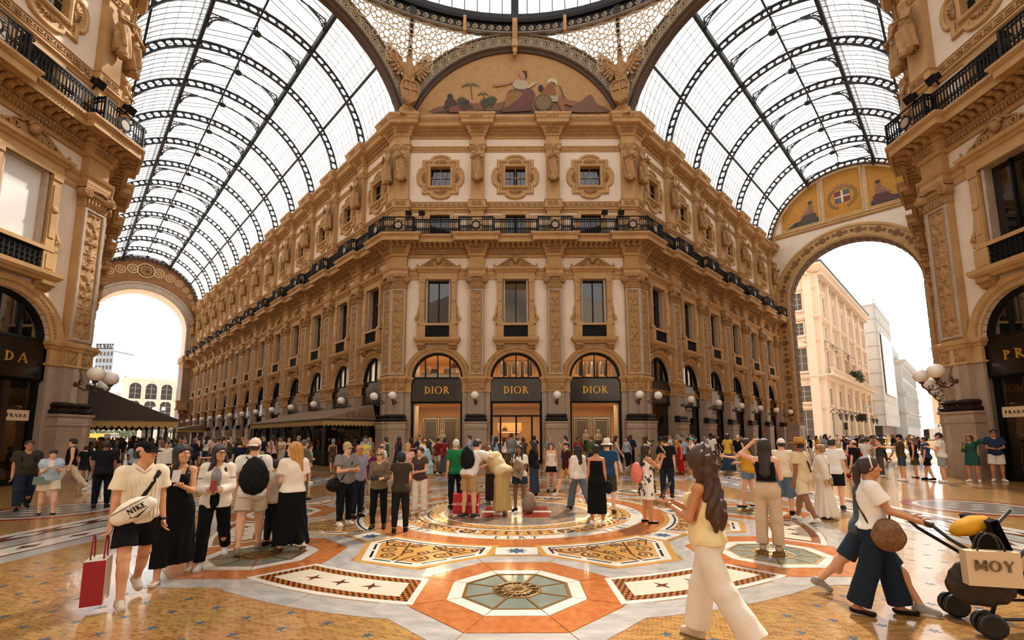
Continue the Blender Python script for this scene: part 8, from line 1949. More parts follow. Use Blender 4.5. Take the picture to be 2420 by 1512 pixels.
M = onbody(p1, .08, .165, .06, ry=.5) @ SCL(.85, 1, .95); o = sack('shoulder_bag', M, .23, .07, .11, mat('white_bag_leather', '#e2d8c8', .55), 'white shoulder bag with black lettering across the cream polo', 'bag')
tb = text_plates(MB(), 'NIKE', .055, .06, .3, .069, .075, .14); tb.plate([(-.1, -.035), (-.03, -.065), (.12, -.01), (-.03, -.045), (-.075, -.045), (-.085, -.02)], .064, .072); tb.build('lettering', M_BLACK, o, RZ(PI) @ T(.02, 0, -.01)); MB().tube([(-.2, .06, .07), (0, .075, .075), (.2, .06, .06)], .006, 5).build('zip', M_BRASS, o)
c, d, t = hand_at(p1, 1); bagbox('paper_bag', T(c.x - .06, c.y - .02, c.z - .66) @ RZ(math.radians(-58)), .3, .16, .4, mat('white_card', '#e9e0d2', .5), mat('red_cord', '#8a1420', .6), 'red and white paper shopping bag held in a hand at the left', 'shopping bag', .22, 1.0, mat('deep_red_card', '#8f0f1c', .5)); b = MB().tube([(.06 * math.cos(a), -.084, .2 + .07 * math.sin(a)) for a in [PI / 8 * i for i in range(17)]], .007, 5, cap=False).tube([(.03 * math.cos(a), -.084, .2 + .04 * math.sin(a)) for a in [PI / 8 * i for i in range(17)]], .006, 5, cap=False); b.build('emblem', M_BRASS, bpy.data.objects['paper_bag'])
p2 = G(402, 1368, 1070, 190, 'person with long black hair in a black slip dress looking at a phone', 'strap:#101011', 'skirt:#101011:.2', 'long:#100c0a', None, '#d9cdb8:flat', skin='asian', sex='f', vox=.0075, legs=(12, 4, -14, 20), R='phone', L='phone', head=(-42, -6), hk=dict(len=.34, front=.05), bk=dict(r=.21, fold=.016), H=1.56)
phone(p2, -1, 'pale phone held by the person in the black slip dress', '#b9b2a8')
p3 = G(497, 1335, 1072, 186, 'person in grey top, open white shirt and black trousers walking', 'tee:#8e8d90', 'pants:#0f0f11', 'long:#1a100b', None, '#d5d0c8', '#e5e0d8', skin='asian', sex='f', vox=.008, legs=(14, 6, -18, 26), R='hold', L='hold', head=(-28, -4), glasses='round', hk=dict(len=.3, front=.06), bk=dict(ga=.035), H=1.55, tk=dict(hem=.03))
S = dict(RIG[p3.name][2]); R3 = RIG[p3.name][0]; me = top_mesh(S, R3, .009, dict(kind='long', g=.03, hem=-.12, m=cloth('#e4dccd'), flare=.03, open=1)); place('open_shirt', me, p3); phone(p3, -1, 'red-cased phone held by the person in the open white shirt', '#7a1f1c')
p4 = G(585, 1302, 1026, 4, 'person in white polo and backwards cream cap with a black drawstring bag', 'tee:#ded8d0', 'shorts:#c9b79c', 'short:#4a3020', 'capback:#d8c8b2', '#8a7862', '#c9bda8', vox=.0085, legs=(16, 6, -14, 12), R='down', L='down', head=(22, 0), fat=1.08, bk=dict(len=.68, ga=.05))
sack('drawstring_bag', onbody(p4, .03, -.2, .22), .19, .075, .27, cloth('#0f0f10', .6), 'black drawstring bag on the back of the white polo', 'bag')
for s in (-1, 1): strap(p4, [(s * .13 + .02, -.16, .05), (s * .03 + .02, -.19, .42), (s * .1, -.08, .5), (s * .13, .06, .47), (s * .15, .12, .3)], r=.009)
p6 = G(640, 1288, 1082, 60, 'person in pale shirt and dark trousers with glasses, beside the drawstring bag', 'tee:#cfc8be', 'pants:#1a1c22', 'short:#1f140e', None, '#15130f', glasses='round', fat=1.1, L='hold', R='hold')
p5 = G(683, 1300, 1040, -12, 'person with long blonde hair, white top and long black skirt seen from behind', 'tee:#e4dccf', 'skirt:#0e0e0f:.14', 'long:#c98f45', None, '#5a4434:flat', sex='f', skin='fair', vox=.008, legs=(-14, 18, 10, 4), R='hold', L='hold', head=(-60, 0), hk=dict(len=.3, w=.085), bk=dict(r=.25, fold=.022, nf=12), tk=dict(hem=-.02, g=.03))
# ---- left side
q1 = G(50, 1200, 1034, 172, 'person in dark olive tee and jeans with glasses and backpack straps at the far left', 'tee:#37322a', 'pants:#1f2a38', 'short:#16100c', None, '#121212', skin='tan', fat=1.25, glasses='round', legs=LG, bk=dict(ga=.035)); q2 = G(108, 1212, 1056, 176, 'person in light blue puff-sleeve top and cream shorts looking at a phone', 'cap:#a9bccb', 'shorts:#d8cdb8', 'bun:#2a1a12', None, '#3a2418:flat', sex='f', skin='fair', R='phone', L='phone', legs=(-8, 4, 8, 10), head=(0, -22), tk=dict(puff=1, hem=-.06, g=.03), bk=dict(len=.66, ga=.06), fat=1.15)
for s in (-1, 1): strap(q1, [(s * .1, .15, .1), (s * .12, .15, .35), (s * .13, .02, .5), (s * .12, -.14, .3)], r=.02)
phone(q2, 1, 'phone held by the person in the light blue top', '#c8b8a0'); bagbox('handbag', onbody(q2, .17, .1, -.14), .26, .09, .16, cloth('#6f7f74', .5), cloth('#6f7f74', .5), 'sage green handbag of the person in the light blue top', 'handbag', 0); strap(q2, [(.17, .1, .0), (.0, .15, .25), (-.1, .05, .48), (-.02, -.14, .3)], r=.006, col='#6f7f74')
G(160, 1158, 1026, 268, 'person in black tank top and cream trousers striding by the left pier', 'tank:#111113', 'pants:#cfc2ad', 'short:#120d0a', None, '#d8d2c8', '#e8e2d8', skin='fair', legs=(26, 4, -24, 14), splay=3, head=(25, 0), bk=dict(ga=.03)); G(195, 1135, 1062, 10, 'child in black tee and dark shorts behind the striding person', 'tee:#17181b', 'shorts:#2a2c2a', shoes='#201a16', H=1.32); G(236, 1196, 1036, 8, 'person in black polo and black trousers seen from behind near the left pier', 'tee:#14161a', 'pants:#101114', skin='brown', shoes='#1a1512', fat=1.1); G(140, 1125, 1066, 170, 'small child in a yellow top behind the light blue top', 'tee:#c8961f', 'shorts:#3a3630', H=1.2)
G(265, 1140, 1040, 330, 'person in black tank top and white trousers with dark hair at the left crowd edge', 'tank:#121214', 'pants:#d9d2c6', 'long:#1c120c', None, '#b9a890', sex='f', legs=LG); G(385, 1150, 1036, 182, 'bearded person in long-sleeved white shirt and sunglasses', 'long:#dcd6cd', 'pants:#22242a', glasses='sun', beard='#1a120d', legs=LG2); G(445, 1150, 1056, 0, 'person in black tee and long white skirt with a crossed strap, back turned', 'tee:#131416', 'skirt:#d6cfc4:.12', 'bob:#120d0a', None, '#aaa', sex='f'); G(515, 1152, 1054, 4, 'person in cream tee with black braces, arm around a friend', 'tee:#d9cdb6', 'pants:#1b1b1f', 'bun:#17100c', sex='f', L=((.8, .2, -.3), (.8, .2, .0))); G(560, 1145, 1038, 2, 'person in navy tee with a white shoulder stripe', 'tee:#161c2c', 'shorts:#1c2026')
G(312, 1140, 1042, 20, 'person in pale blue shirt with back turned behind the black cap', 'tee:#8fa3b8', 'pants:#20242c', skin='brown')
# ---- middle left group
G(712, 1180, 1036, 62, 'grey-haired person in olive jacket with folded arms', 'long:#6a5f4e', 'pants:#6e614c', 'short:#5a554e', None, '#3a2c20', R='cross', L='cross', legs=(4, 2, -4, 4)); G(728, 1140, 1048, 80, 'person in pale blue top and denim shorts behind the olive jacket', 'tee:#8fb0c4', 'shorts:#4a6076', shoes='#e8e2da')
m1 = G(812, 1240, 1040, 150, 'person in grey tee and beige cap with folded arms and white trainers', 'tee:#7d7b79', 'pants:#14161b', 'short:#8d8579', 'cap:#b39873', '#e9e5de', '#f2eee8', R='cross', L='cross', glasses='sun', beard='#cfc8bc', fat=1.12, head=(-12, 0), vox=.009); sack('shoulder_bag', onbody(m1, .24, -.02, -.1), .16, .1, .13, cloth('#15130f', .6), 'black shoulder bag of the person with folded arms', 'bag'); strap(m1, [(.2, -.05, .0), (.05, -.14, .3), (-.12, -.02, .5), (-.05, .15, .35), (.18, .12, .0)], r=.012)
G(842, 1222, 1048, 140, 'balding person in lavender-grey shirt behind the grey tee', 'tee:#8d8b9c', 'pants:#1a2230', 'bald:#6a5f54', None, '#15120f', skin='tan', fat=1.1, glasses='round', R='back', L='down'); G(866, 1205, 1056, 200, 'person in plum top and pale cardigan between the lavender shirt and the floral blouse', 'three:#5a1a3a', 'pants:#b8a894', 'bob:#a8865a', sex='f', shoes='#2a211a')
m3 = G(892, 1248, 1060, 190, 'person in floral camouflage blouse and sunglasses holding a camera', 'three:#6f6450', 'pants:#101214', 'bob:#b48f5f', None, '#141210', sex='f', glasses='sun', R='hold', L='hold', vox=.009); c, d, t = hand_at(m3, 1); o = empty('camera', c + Vector((0, -.05, .03))); MB().box(-.07, .07, -.03, .03, -.04, .05).build('camera_body', M_BLACK, o); MB().lathe([(.035, 0), (.035, .07), (.028, .075)], 12).xf(RX(PI / 2)).build('lens', M_BLACK, o); tag(o, 'black camera held by the person in the floral blouse', 'camera')
G(944, 1256, 1064, 5, 'person with dark bob in brown top and charcoal trousers, back turned', 'cap:#3c3327', 'pants:#1d1a18', 'bob:#0f0b09', None, '#161311', sex='f', R='hold', L='hold', fat=1.08, vox=.009); G(990, 1214, 1054, 205, 'person in striped brown top and wide white trousers', 'cap:#4a3a38', 'pants:#ddd3c4', 'short:#1d130e', None, '#d9cfc0', sex='f', R='hold', L='hold', bk=dict(ga=.05), hk=dict(vol=.02)); G(960, 1180, 1046, 170, 'person with curly blonde hair in a pink blouse behind the dark bob', 'tee:#d8a898', 'skirt:#b87a6a:.3', 'bob:#c9a05f', sex='f', hk=dict(vol=.024)); G(1010, 1162, 1040, 300, 'person with long dark hair in a light blue short dress', 'tee:#9fc0cf', 'skirt:#9fc0cf:.62', 'long:#160f0b', None, '#c8a898:flat', sex='f', R='phone', L='phone'); G(1002, 1130, 1036, 20, 'person in white tee with a hand raised to the head', 'tee:#e2dcd2', 'pants:#2a2a2e', 'bald:#5a4a3a', R='head', fat=1.1); G(860, 1142, 1034, 30, 'grey-haired person in a yellow tee', 'tee:#c9bf4f', 'pants:#3a3c40', 'short:#8d8982'); G(900, 1160, 1046, 60, 'balding person in a white tee behind the floral blouse', 'tee:#dcd8d0', 'pants:#3a3a3c', 'bald:#5a5048')
# ---- middle
G(1075, 1200, 1037, 350, 'white-haired person in green polo and dark trousers, back turned', 'tee:#1f6f43', 'pants:#141b28', 'short:#d8d2c8', None, '#15120f', R=((.15, -.1, -1), (.05, .1, -1))); h1 = G(1108, 1222, 1050, 40, 'person with a black backpack and tan shorts leaning into a hug', 'tee:#d8d4cc', 'shorts:#a8875a', 'short:#120d0a', None, '#3a3630', '#d8d4cc', lean=24, H=1.62, R='hug', L=((.1, -.2, -1), (.1, -.3, -1))); sack('backpack', onbody(h1, 0, -.2, .26), .17, .12, .24, cloth('#101010', .6), 'black backpack on the person in tan shorts', 'backpack'); bagbox('shopping_bag', T(*ground(1101, 1218), .04) @ RZ(math.radians(-8)), .53, .16, .4, mat('red_card', '#a81220', .45), M_BLACK, 'big red paper shopping bag held behind the back', 'shopping bag', .2, 1.0, None, 'coldculture', M_WHITE, .06, True)
G(1185, 1216, 1080, 310, 'person in cream knitted dress bending into a hug', 'cap:#cbb88c', 'skirt:#b39a62:.1', 'bun:#6a4a2a', None, '#cfc8bc', sex='f', lean=42, H=1.64, R='hug', L='hug', bk=dict(r=.24, fold=.012), fat=1.15, tk=dict(hem=-.14, g=.035), head=(0, -25)); G(1160, 1190, 1050, 230, 'person in dark patterned skirt hugging from behind', 'tee:#8a6a4a', 'skirt:#2e2422:.1', 'long:#6a4526', sex='f', lean=14, R='hug', L='hug'); k1 = G(1228, 1208, 1050, 200, 'person in white tee and denim skirt with a printed scarf, looking at a phone', 'tee:#e0d9ce', 'skirt:#27384a:.72', 'long:#17100c', None, '#1a1a1a', '#e8e4de', sex='f', skin='brown', R='phone1', L='hold', hk=dict(front=.05)); phone(k1, 1, 'phone held by the person with the printed scarf'); MB().plate([(-.13, .05), (.1, -.12), (.16, .2), (-.04, .34)], .14, .155).xf(RZ(PI)).xf(T(*tp(RIG[k1.name][0], 0, 0, .0))).build('scarf', mat('printed_scarf', '#b89a6a', .7, noise=(14, '#2a4a6a', .9)), k1); bagbox('gift_bag', T(*ground(1252, 1196), .01) @ RZ(.5), .2, .1, .26, mat('bright_red_card', '#c01a1a', .45), cloth('#8a1414'), 'small bright red bag beside the denim skirt', 'shopping bag', .12, 1.0); sack('backpack', T(*ground(1250, 1212), .22), .16, .13, .22, cloth('#8a7a66', .7), 'taupe backpack standing on the floor beside the denim skirt', 'backpack')
G(1262, 1170, 1042, 300, 'person in black headscarf and long patterned blue skirt', 'long:#14161c', 'skirt:#2e3a4a:.08', 'long:#101014', None, '#151515', sex='f', skin='tan', R='hold', L='hold', hk=dict(vol=.02, len=.2)); G(1303, 1162, 1046, 182, 'person in strapless white top and black mini skirt with a pink bag', 'strap:#e2dacd', 'skirt:#141416:.7', 'wavy:#2a1a12', None, '#1f1c1a', sex='f', hk=dict(len=.24)); G(1340, 1172, 1040, 240, 'person in maroon polo, tan shorts and sunglasses striding', 'tee:#3a1c20', 'shorts:#b08e62', 'short:#17110d', None, '#d0c8bc', '#e8e2d8', glasses='sun', legs=(24, 6, -22, 10)); G(1368, 1206, 1046, 332, 'person in white blouse and wide faded jeans with a dark cap, walking away', 'long:#e0dad2', 'pants:#5d6a76', 'long:#17110d', 'cap:#33373a', '#2a2a2c', '#d8d4cc', sex='f', legs=(-24, 16, 20, 4), bk=dict(ga=.06), vox=.009); k2 = G(1412, 1240, 1050, 2, 'person in backless long black dress and white trainers, back turned', 'bare:#0e0e0f', 'skirt:#0e0e0f:.24', 'bun:#0c0a09', None, '#e9e5df', '#f2efe9', sex='f', skin='tan', vox=.009, bk=dict(r=.2), tk=dict(hem=-.1)); sack('handbag', onbody(k2, .25, .0, -.16), .07, .04, .12, cloth('#0f0f10', .5), 'small black handbag beside the backless dress', 'handbag')
G(1438, 1214, 1036, 8, 'person in cream bucket hat, blue tee and olive shorts, back turned', 'tee:#20415e', 'shorts:#3a3a2c', 'short:#5a4a3a', 'hat:#d8cfbe', '#4a3a2c', skin='fair', tq=dict(brim=.165, droop=.045), bk=dict(len=.95)); k3 = G(1532, 1236, 1050, 70, 'person in white dress with black print taking a photo', 'strap:#e4ddd2', 'skirt:#e4ddd2:.52', 'long:#1c130e', None, '#141210:flat', sex='f', skin='tan', R='photo', L='photo', vox=.009, head=(-10, 6)); phone(k3, 1, 'phone raised by the person in the printed white dress', '#d8c8b8'); R = RIG[k3.name][0]; b = MB(); random.seed(3)
for q in range(90):
 a, z = random.uniform(0, 2 * PI), random.uniform(-.36, .36); f = max(0, -z) * .08; p = tp(R, 0, 0, z); b.ball((p[0] + (.165 + f) * math.cos(a), p[1] + (.13 + f) * math.sin(a), p[2]), .016, 6, 4, 0, 1, 1, 1.9)
b.build('black_print', M_BLACK, k3, kind='stuff'); sack('backpack', onbody(k3, -.02, -.22, .14), .15, .11, .2, cloth('#d8786a', .6), 'coral pink backpack on the person in the printed dress', 'backpack')
G(1578, 1178, 1030, 5, 'person in black tee and jeans with a purple strap, back turned', 'tee:#121418', 'pants:#1a2430', 'short:#15100c', 'cap:#1a1a1c', '#26241f', '#c8c2b4', fat=1.12); G(1610, 1122, 1040, 250, 'person in a long red dress', 'strap:#a01418', 'skirt:#a01418:.15', 'bun:#2a1a12', sex='f', skin='tan', shoes='#7a1a1a'); G(1640, 1130, 1034, 270, 'person in turquoise cap', 'tee:#d8d0c4', 'pants:#3a3a3c', 'short:#5a4028', 'cap:#4f9a8f'); G(1684, 1112, 1024, 200, 'person in white shirt and black shorts with hand at chin by the right arcade', 'tee:#dad4ca', 'shorts:#17181a', 'short:#120d0a', 'cap:#17171a', skin='dark', R='chin'); G(1722, 1108, 1030, 182, 'person in white cap and cream tee with folded arms', 'tee:#d9cfbd', 'shorts:#1f1d1b', 'short:#120d0a', 'cap:#dcd6cc', skin='dark', R='cross', L='cross'); G(1748, 1112, 1030, 186, 'white-haired person in a black tee by the right arcade', 'tee:#121316', 'pants:#b8a88e', 'short:#d5d0c8', fat=1.12, R='down')
# ---- right group
G(1772, 1200, 1036, 285, 'person in mustard top and denim shorts with a bag and brochure', 'tank:#c08a26', 'shorts:#5f7488', 'long:#2a1a12', None, '#15120f:flat', sex='f', R='hold', L='fwd', legs=(-6, 6, 10, 6), bk=dict(len=.5, ga=.05)); r2 = G(1822, 1304, 1038, 6, 'person in black halter and beige wide trousers with a hand in long dark hair', 'bare:#111013', 'pants:#c4ab8c', 'long:#21140e', None, '#b89a78', sex='f', L='head', R=((.2, .1, -1), (-.3, .6, .3)), vox=.008, legs=(1, 1, -1, 1), hk=dict(len=.38, w=.08), tk=dict(hem=.04), bk=dict(ga=.05, waist=.12), splay=3); R = RIG[r2.name][0]; MB().tube([tuple(tp(R, .15 * math.cos(a), .12 * math.sin(a), .115)) for a in [PI / 10 * i for i in range(21)]], .011, 5, cap=False).build('belt', M_BLACK, r2)
G(1858, 1218, 1036, 8, 'person in white backwards cap, cream tee and baggy denim shorts', 'tee:#d9c9ae', 'shorts:#56697a', 'short:#1d140e', 'cap:#dedad2', '#17171a', '#e4e0d8', bk=dict(len=1.2, ga=.07), head=(-30, 0)); r4 = G(1902, 1236, 1034, 300, 'person in straw hat, beige tee and beige shorts with zebra-striped trainers', 'tee:#cdb892', 'shorts:#cfc0a0', 'short:#14100d', 'hat:#b98442', '#d9d2c6', '#1a1a1a', skin='brown', fat=1.08, legs=(16, 4, -16, 10), tq=dict(brim=.19, crown=.12, droop=-.005, band='#8a5a2c'), vox=.009, bk=dict(len=.78)); strap(r4, [(.14, .12, .05), (.05, .16, .3), (-.12, .0, .5), (0, -.16, .3), (.15, -.12, .1)], r=.012)
r5 = G(1952, 1226, 1052, 285, 'person in flowing white tiered dress with a woven crossbody bag', 'long:#ddd4c6', 'skirt:#ddd4c6:.04', 'bun:#a8763f', None, '#2a2622:flat', sex='f', glasses='round', fat=1.1, bk=dict(r=.34, fold=.025, nf=14), R='hold', L='swingb', tk=dict(hem=-.1, g=.04)); bagbox('crossbody_bag', onbody(r5, -.12, -.18, -.16), .16, .07, .13, cloth('#a08a62', .6), M_BRASS, 'woven beige crossbody bag on the white tiered dress', 'handbag', 0); strap(r5, [(-.12, -.17, -.03), (-.05, -.17, .3), (.08, -.04, .5)], r=.008, col='#a08a62')
G(1978, 1205, 1038, 10, 'person in white tee and black shorts behind the straw hat', 'tee:#dcd8d2', 'shorts:#141416', 'short:#1d150f', shoes='#222', fat=1.1); G(2018, 1128, 1040, 170, 'person in a black strap dress behind the pushchair', 'strap:#141416', 'skirt:#141416:.35', 'long:#1a120d', sex='f', R='hold', L='hold'); G(2050, 1128, 1038, 20, 'person in white tee walking into the right arcade', 'tee:#dedad4', 'pants:#2a2c30'); G(2028, 1162, 1042, 300, 'person in black tee and jeans looking at a phone on the right', 'tee:#121316', 'pants:#39424c', 'bald:#3a2c22', R='phone', L='down', fat=1.1); G(2085, 1130, 1036, 260, 'person in a crop top and grey leggings taking a photo under the right arch', 'strap:#3a3c3e', 'pants:#5a544c', 'bun:#2a1c14', sex='f', R='photo', L='photo')
G(2136, 1140, 1028, 268, 'person in olive tee and denim shorts holding something out, right of the arch', 'tee:#4a3d28', 'shorts:#34465a', 'short:#120e0b', 'cap:#15140f', '#e5e1da', beard='#17110d', R='fwd', L='fwd', legs=(3, 2, -3, 2)); G(2166, 1132, 1036, 275, 'person in black sleeveless top and olive skirt behind the olive tee', 'tank:#151517', 'skirt:#4a4836:.55', 'bun:#8a6a3f', None, '#1a1714:flat', sex='f', R='phone1'); G(2196, 1138, 1034, 285, 'bearded person in blue printed shirt and black shorts', 'tee:#2c4a6e', 'shorts:#121316', 'short:#120e0b', None, '#161616', beard='#120e0b', legs=(10, 4, -8, 8)); r9 = G(2232, 1144, 1024, 275, 'bearded person in white tee and pale denim shorts looking at a phone', 'tee:#e2dfda', 'shorts:#8a989c', 'short:#1a130e', 'cap:#3a3a38', '#e6e2dc', beard='#1a130e', fat=1.15, R='phone', L='phone'); phone(r9, 1, 'phone held by the bearded person in the white tee')
G(2304, 1143, 1030, 200, 'person in short green dress with a hand in the hair by the right pier', 'three:#245044', 'skirt:#245044:.62', 'wavy:#4a2c18', None, '#e8e4de', sex='f', skin='tan', L='head', R='chin', hk=dict(len=.26), toes=25); G(2362, 1142, 1018, 172, 'person in dark palm-print shirt, white shorts and sunglasses at the far right', 'tee:#27304a', 'shorts:#e0d8cb', 'short:#14100d', None, '#ebe7e0', glasses='sun', skin='tan', R='hold', L='hold', fat=1.08, toes=25)
# ---- right foreground
f1 = G(1680, 1530, 1060, 288, 'person with long curly brown hair, pale yellow top and wide white trousers using a phone', 'strap:#e3cf9c', 'pants:#dfd5c6', 'curly:#4a2a16', None, '#c9b49a', sex='f', skin='tan', vox=.007, legs=(12, 2, -22, 12), R='phone', L='phone', head=(0, -10), hk=dict(len=.44, vol=.03, w=.15), tk=dict(hem=-.05, g=.034), bk=dict(ga=.085, waist=.02), splay=3); phone(f1, 1, 'phone in the hands of the person with long curly hair'); c, d, t = hand_at(f1, -1); MB().lathe([(.03, -.02), (.034, 0), (.03, .02)], 12, tuple(RIG[f1.name][0].wr[-1])).build('bracelet', M_BRASS, f1)
f2 = G(2082, 1455, 1076, 82, 'person in white tee and wide dark jeans pushing a black pushchair', 'tee:#e6e2dc', 'pants:#1c2733', 'pony:#33201a', None, '#1a1512:flat', sex='f', skin='tan', vox=.007, legs=(-12, 6, 16, 6), R='push', L='push', head=(4, -2), tk=dict(hem=-.02, g=.024), bk=dict(ga=.08, waist=.08), hand={1: dict(curl=60), -1: dict(curl=60)}, splay=3)
sack('crossbody_bag', onbody(f2, .19, .1, -.05), .06, .13, .14, mat('brown_monogram', '#4a3018', .5, noise=(30, '#8a6232', .8)), 'brown patterned crossbody bag on the hip of the person pushing', 'handbag'); strap(f2, [(.17, .12, .02), (.12, .14, .2), (-.1, .06, .47), (-.12, -.05, .5), (0, -.15, .3), (.16, -.05, .02)], r=.009, col='#4a2a18'); R = RIG[f2.name][0]; MB().tube([tuple(hp(R, -.08, .02, .0)), tuple(hp(R, -.085, .0, .1)), tuple(hp(R, 0, .0, .135)), tuple(hp(R, .085, .0, .1)), tuple(hp(R, .08, .02, .0))], .007, 5).build('hair_band', M_WHITE, f2)
f3 = G(2062, 1428, 1080, 88, 'person in denim shorts and grey trainers striding behind the person pushing', 'tee:#4a5660', 'shorts:#2b3a48', 'short:#33241a', None, '#9a958c', '#cfcac0', vox=.009, legs=(30, 4, -30, 12), splay=3, H=1.5, lean=6, bk=dict(len=1.0))
h = (hand_at(f2, 1)[0] + hand_at(f2, -1)[0]) / 2; pc = empty('pushchair'); pc.matrix_world = T(h.x - .02, h.y, 0) @ RZ(math.radians(-17)); hz = h.z; M_PF = mat('pushchair_frame', '#141313', .4)
for s in (-1, 1):
 MB().tube([(0, s * .22, hz), (.1, s * .24, hz - .1), (.55, s * .25, .45), (1.0, s * .22, .12)], .016, 6).build('frame_tube', M_PF, pc); MB().tube([(.3, s * .24, .12), (.42, s * .25, .5), (.8, s * .24, .95)], .014, 6).build('frame_tube', M_PF, pc); MB().tube([(.3, s * .24, .14), (1.0, s * .22, .2)], .012, 6).build('frame_tube', M_PF, pc)
 for x in (.3, 1.02):
  for q in (-.045, .045): MB().lathe([(.03, -.012), (.07, -.014), (.095, -.018), (.1, 0), (.095, .018), (.07, .014), (.03, .012)], 16).xf(T(x, s * .23 + q, .1) @ RX(PI / 2)).build('wheel', M_PF, pc)
MB().tube([(0, -.22, hz), (-.02, 0, hz + .01), (0, .22, hz)], .02, 7).build('handle_bar', M_PF, pc); MB().add([(x, y, z) for y in (-.2, .2) for x, z in ((.46, .92), (.62, .4), (1.0, .34), (1.05, .16), (1.0, .13), (.95, .28), (.56, .33), (.4, .9))], [(0, 1, 9, 8), (1, 2, 10, 9), (2, 3, 11, 10), (3, 4, 12, 11), (4, 5, 13, 12), (5, 6, 14, 13), (6, 7, 15, 14), (7, 0, 8, 15)], 0, False).build('seat', cloth('#17171a'), pc)
tag(pc, 'black folding pushchair pushed by the person in the white tee', 'pushchair')
PM4 = pc.matrix_world; bagbox('shopping_bag', PM4 @ T(.32, -.3, .42) @ RZ(.05), .36, .08, .27, mat('cream_card', '#cdb591', .6), M_BLACK, 'cream paper bag with dark lettering hanging on the pushchair', 'shopping bag', .14, 1.0, None, 'MOY', mat('faded_print', '#6a5636', .6), .08); sack('leopard_bag', PM4 @ T(.28, -.22, .42), .24, .06, .19, mat('leopard_print', '#3a2614', .7, noise=(22, '#0d0a08', .95)), 'leopard-print bag behind the cream bag on the pushchair', 'bag'); sack('yellow_jacket', PM4 @ T(.34, -.05, .84) @ RY(1.1), .06, .11, .15, cloth('#c8901e', .7), 'rolled mustard jacket lying on the pushchair hood', 'jacket')
# second, distant pushchair
o = empty('pushchair', (*ground(2035, 1134), 0), .3); MB().box(-.22, .22, -.3, .3, .35, .75).build('seat', cloth('#1a1a1c'), o); MB().ball((0, .15, .85), .26, 10, 7).build('canopy', cloth('#a81a1a'), o)
for x in (-.22, .22):
 for y in (-.3, .3): MB().lathe([(.02, -.02), (.09, -.02), (.09, .02), (.02, .02)], 10).xf(T(x, y, .09) @ RY(PI / 2)).build('wheel', cloth('#8a1a1a'), o); MB().bar((x, y, .1), (x, 0, .5), .025).build('frame_tube', M_PF, o)
tag(o, 'red-hooded pushchair under the right arch', 'pushchair')
# ------------------------------------------------------------------ the crowd behind: copies of eight builds, each with its own clothes
random.seed(21); PRO = []
for i, (sx, t, bt, hr, lg, rr, ll) in enumerate((('m', 'tee:#888888', 'pants:#222222', 'short', LG, 'swingb', 'swingf'), ('m', 'tee:#888888', 'shorts:#222222', 'short', (3, 2, -3, 2), 'phone', 'down'), ('f', 'tank:#888888', 'pants:#222222', 'long', LG2, 'swingf', 'swingb'), ('f', 'tee:#888888', 'skirt:#222222:.45', 'long', (3, 2, -3, 3), 'hold', 'hold'),
             ('f', 'strap:#888888', 'shorts:#222222', 'pony', LG, 'down', 'phone1'), ('m', 'long:#888888', 'pants:#222222', 'short', (2, 2, -2, 2), 'cross', 'cross'), ('m', 'tee:#888888', 'shorts:#222222', 'short', LG2, 'photo', 'photo'), ('f', 'cap:#888888', 'skirt:#222222:.15', 'bob', LG, 'down', 'hold'))):
 PRO.append(dict(o=None, a=(sx, t, bt, hr, lg, rr, ll)))
CT_ = [('#e2ddd4', 'white'), ('#15171a', 'black'), ('#1d2a44', 'navy'), ('#8fa9bd', 'light blue'), ('#7d7b78', 'grey'), ('#d3c2a2', 'beige'), ('#7a1f20', 'red'), ('#4f5a3a', 'olive'), ('#d9a8a0', 'pink'), ('#2f5f4f', 'green'), ('#c8a23a', 'yellow'), ('#4a3428', 'brown')]
CT_ += [CT_[1], CT_[2], CT_[1], CT_[11], CT_[0]]; CB_ = [('#17181c', 'black'), ('#2b3a4e', 'denim'), ('#cdbfa6', 'cream'), ('#4a4a4a', 'grey'), ('#e0dacf', 'white'), ('#5a4a38', 'brown')]
HC = ['#14100c', '#1f140d', '#3a2618', '#6a4a2a', '#a8854f', '#8d8982']; SK = ['light', 'fair', 'tan', 'asian', 'brown', 'dark']; USED = [(o.location.x, o.location.y) for o in bpy.data.objects if o.get('category') in ('person', 'mannequin', 'pushchair', 'car', 'van')]
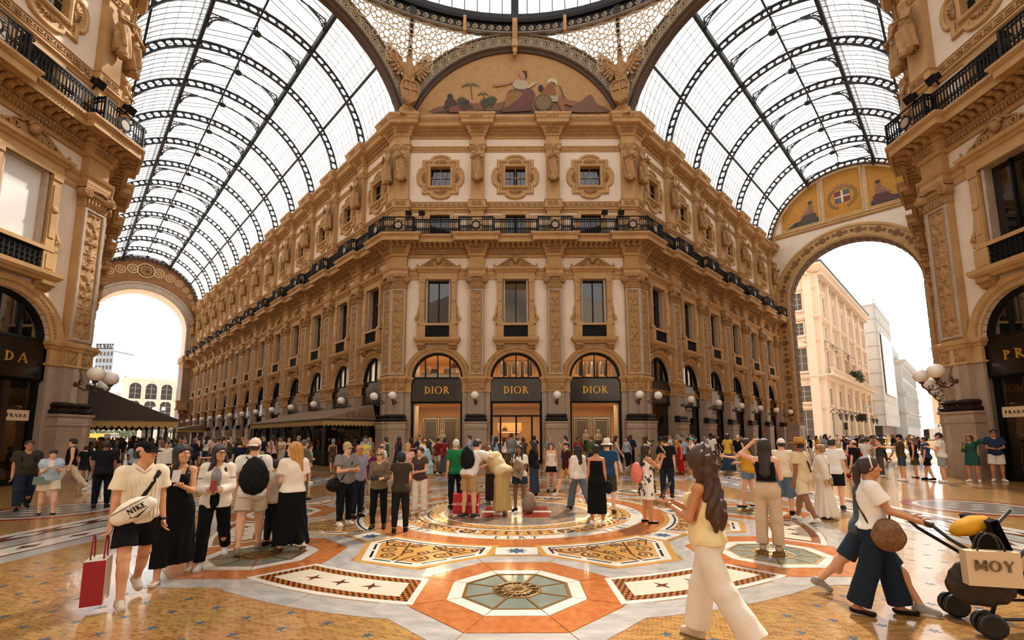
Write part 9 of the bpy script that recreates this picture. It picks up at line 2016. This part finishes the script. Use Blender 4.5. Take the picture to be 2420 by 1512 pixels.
def crowd(n, zone, xr, yr, face):
 sp = []; tries = 0
 while len(sp) < n and tries < n * 60:
  tries += 1; px = random.uniform(*xr); Y = yr[0] + (yr[1] - yr[0]) * random.random() ** 1.6; r = ray(px, 1031); x = r[0] * Y / r[1]
  if min((math.hypot(x - u, Y - v) for u, v in USED), default=9) < .62 + .004 * Y: continue
  if x < 0 and (x + FH) + (Y - D) > -.9 and Y > D - 3: continue                    # not inside the front corner
  if x > 0 and (Y - D) - (x - FH) > -.9 and Y > D - 3: continue
  if abs(x) < FH + 1 and Y > D - .9: continue
  if ter.matrix_world.inverted() @ Vector((x, Y, 0)) is not None:
   l = ter.matrix_world.inverted() @ Vector((x, Y, 0))
   if -.6 < l.x < TL + .6 and l.y > -4.3: continue
  sp.append((px, x, Y)); USED.append((x, Y))
 sp.sort()
 for k, (px, x, Y) in enumerate(sp):
  P = random.choice(PRO); tc, bc = random.choice(CT_), random.choice(CB_); f = math.radians(random.gauss(*face)); sx, t, bt, hr, lg, rr, ll = P['a']
  lb = 'person in %s top and %s %s, %d%s from left %s' % (tc[1], bc[1], {'pants': 'trousers', 'shorts': 'shorts', 'skirt': 'skirt'}[bt.split(':')[0]], k + 1, {1: 'st', 2: 'nd', 3: 'rd'}.get((k + 1) % 10 if (k + 1) // 10 != 1 else 0, 'th'), zone)
  if P['o'] is None:
   o = P['o'] = G(1220, 1300, 1031, 0, lb, t, bt, hr + ':#1d140e', sex=sx, legs=lg, R=rr, L=ll, H=1.65, vox=.017)
  else: o = copy_tree(P['o'])
  o.location = (x, Y, 0); o.rotation_euler = (0, 0, -f); s = random.gauss(1.0, .035); o.scale = (s, s, s); o['label'] = lb; o['group'] = 'people in the crowd'
  sk, hc, sh = skin(random.choice(SK)), hairm(random.choice(HC)), cloth(random.choice(['#d8d4cc', '#1a1a1a', '#8a7a66']))
  for c in o.children:
   m = {'body': sk, 'hair': hc, 'eyebrows': hc, 'shirt': cloth(tc[0]), 'trousers': cloth(bc[0]), 'shorts': cloth(bc[0]), 'skirt': cloth(bc[0]), 'shoe': sh}.get(c.name.split('.')[0])
   if m and len(c.material_slots): c.material_slots[0].link = 'OBJECT'; c.material_slots[0].material = m
crowd(104, 'in the left arcade crowd', (190, 735), (22, 62), (180, 75)); crowd(34, 'before the front shops', (745, 1500), (19.5, 26.2), (20, 80)); crowd(22, 'before the right arcade', (1470, 1770), (19.5, 30), (40, 90)); crowd(34, 'under the right arch', (1905, 2185), (27, 60), (170, 80))
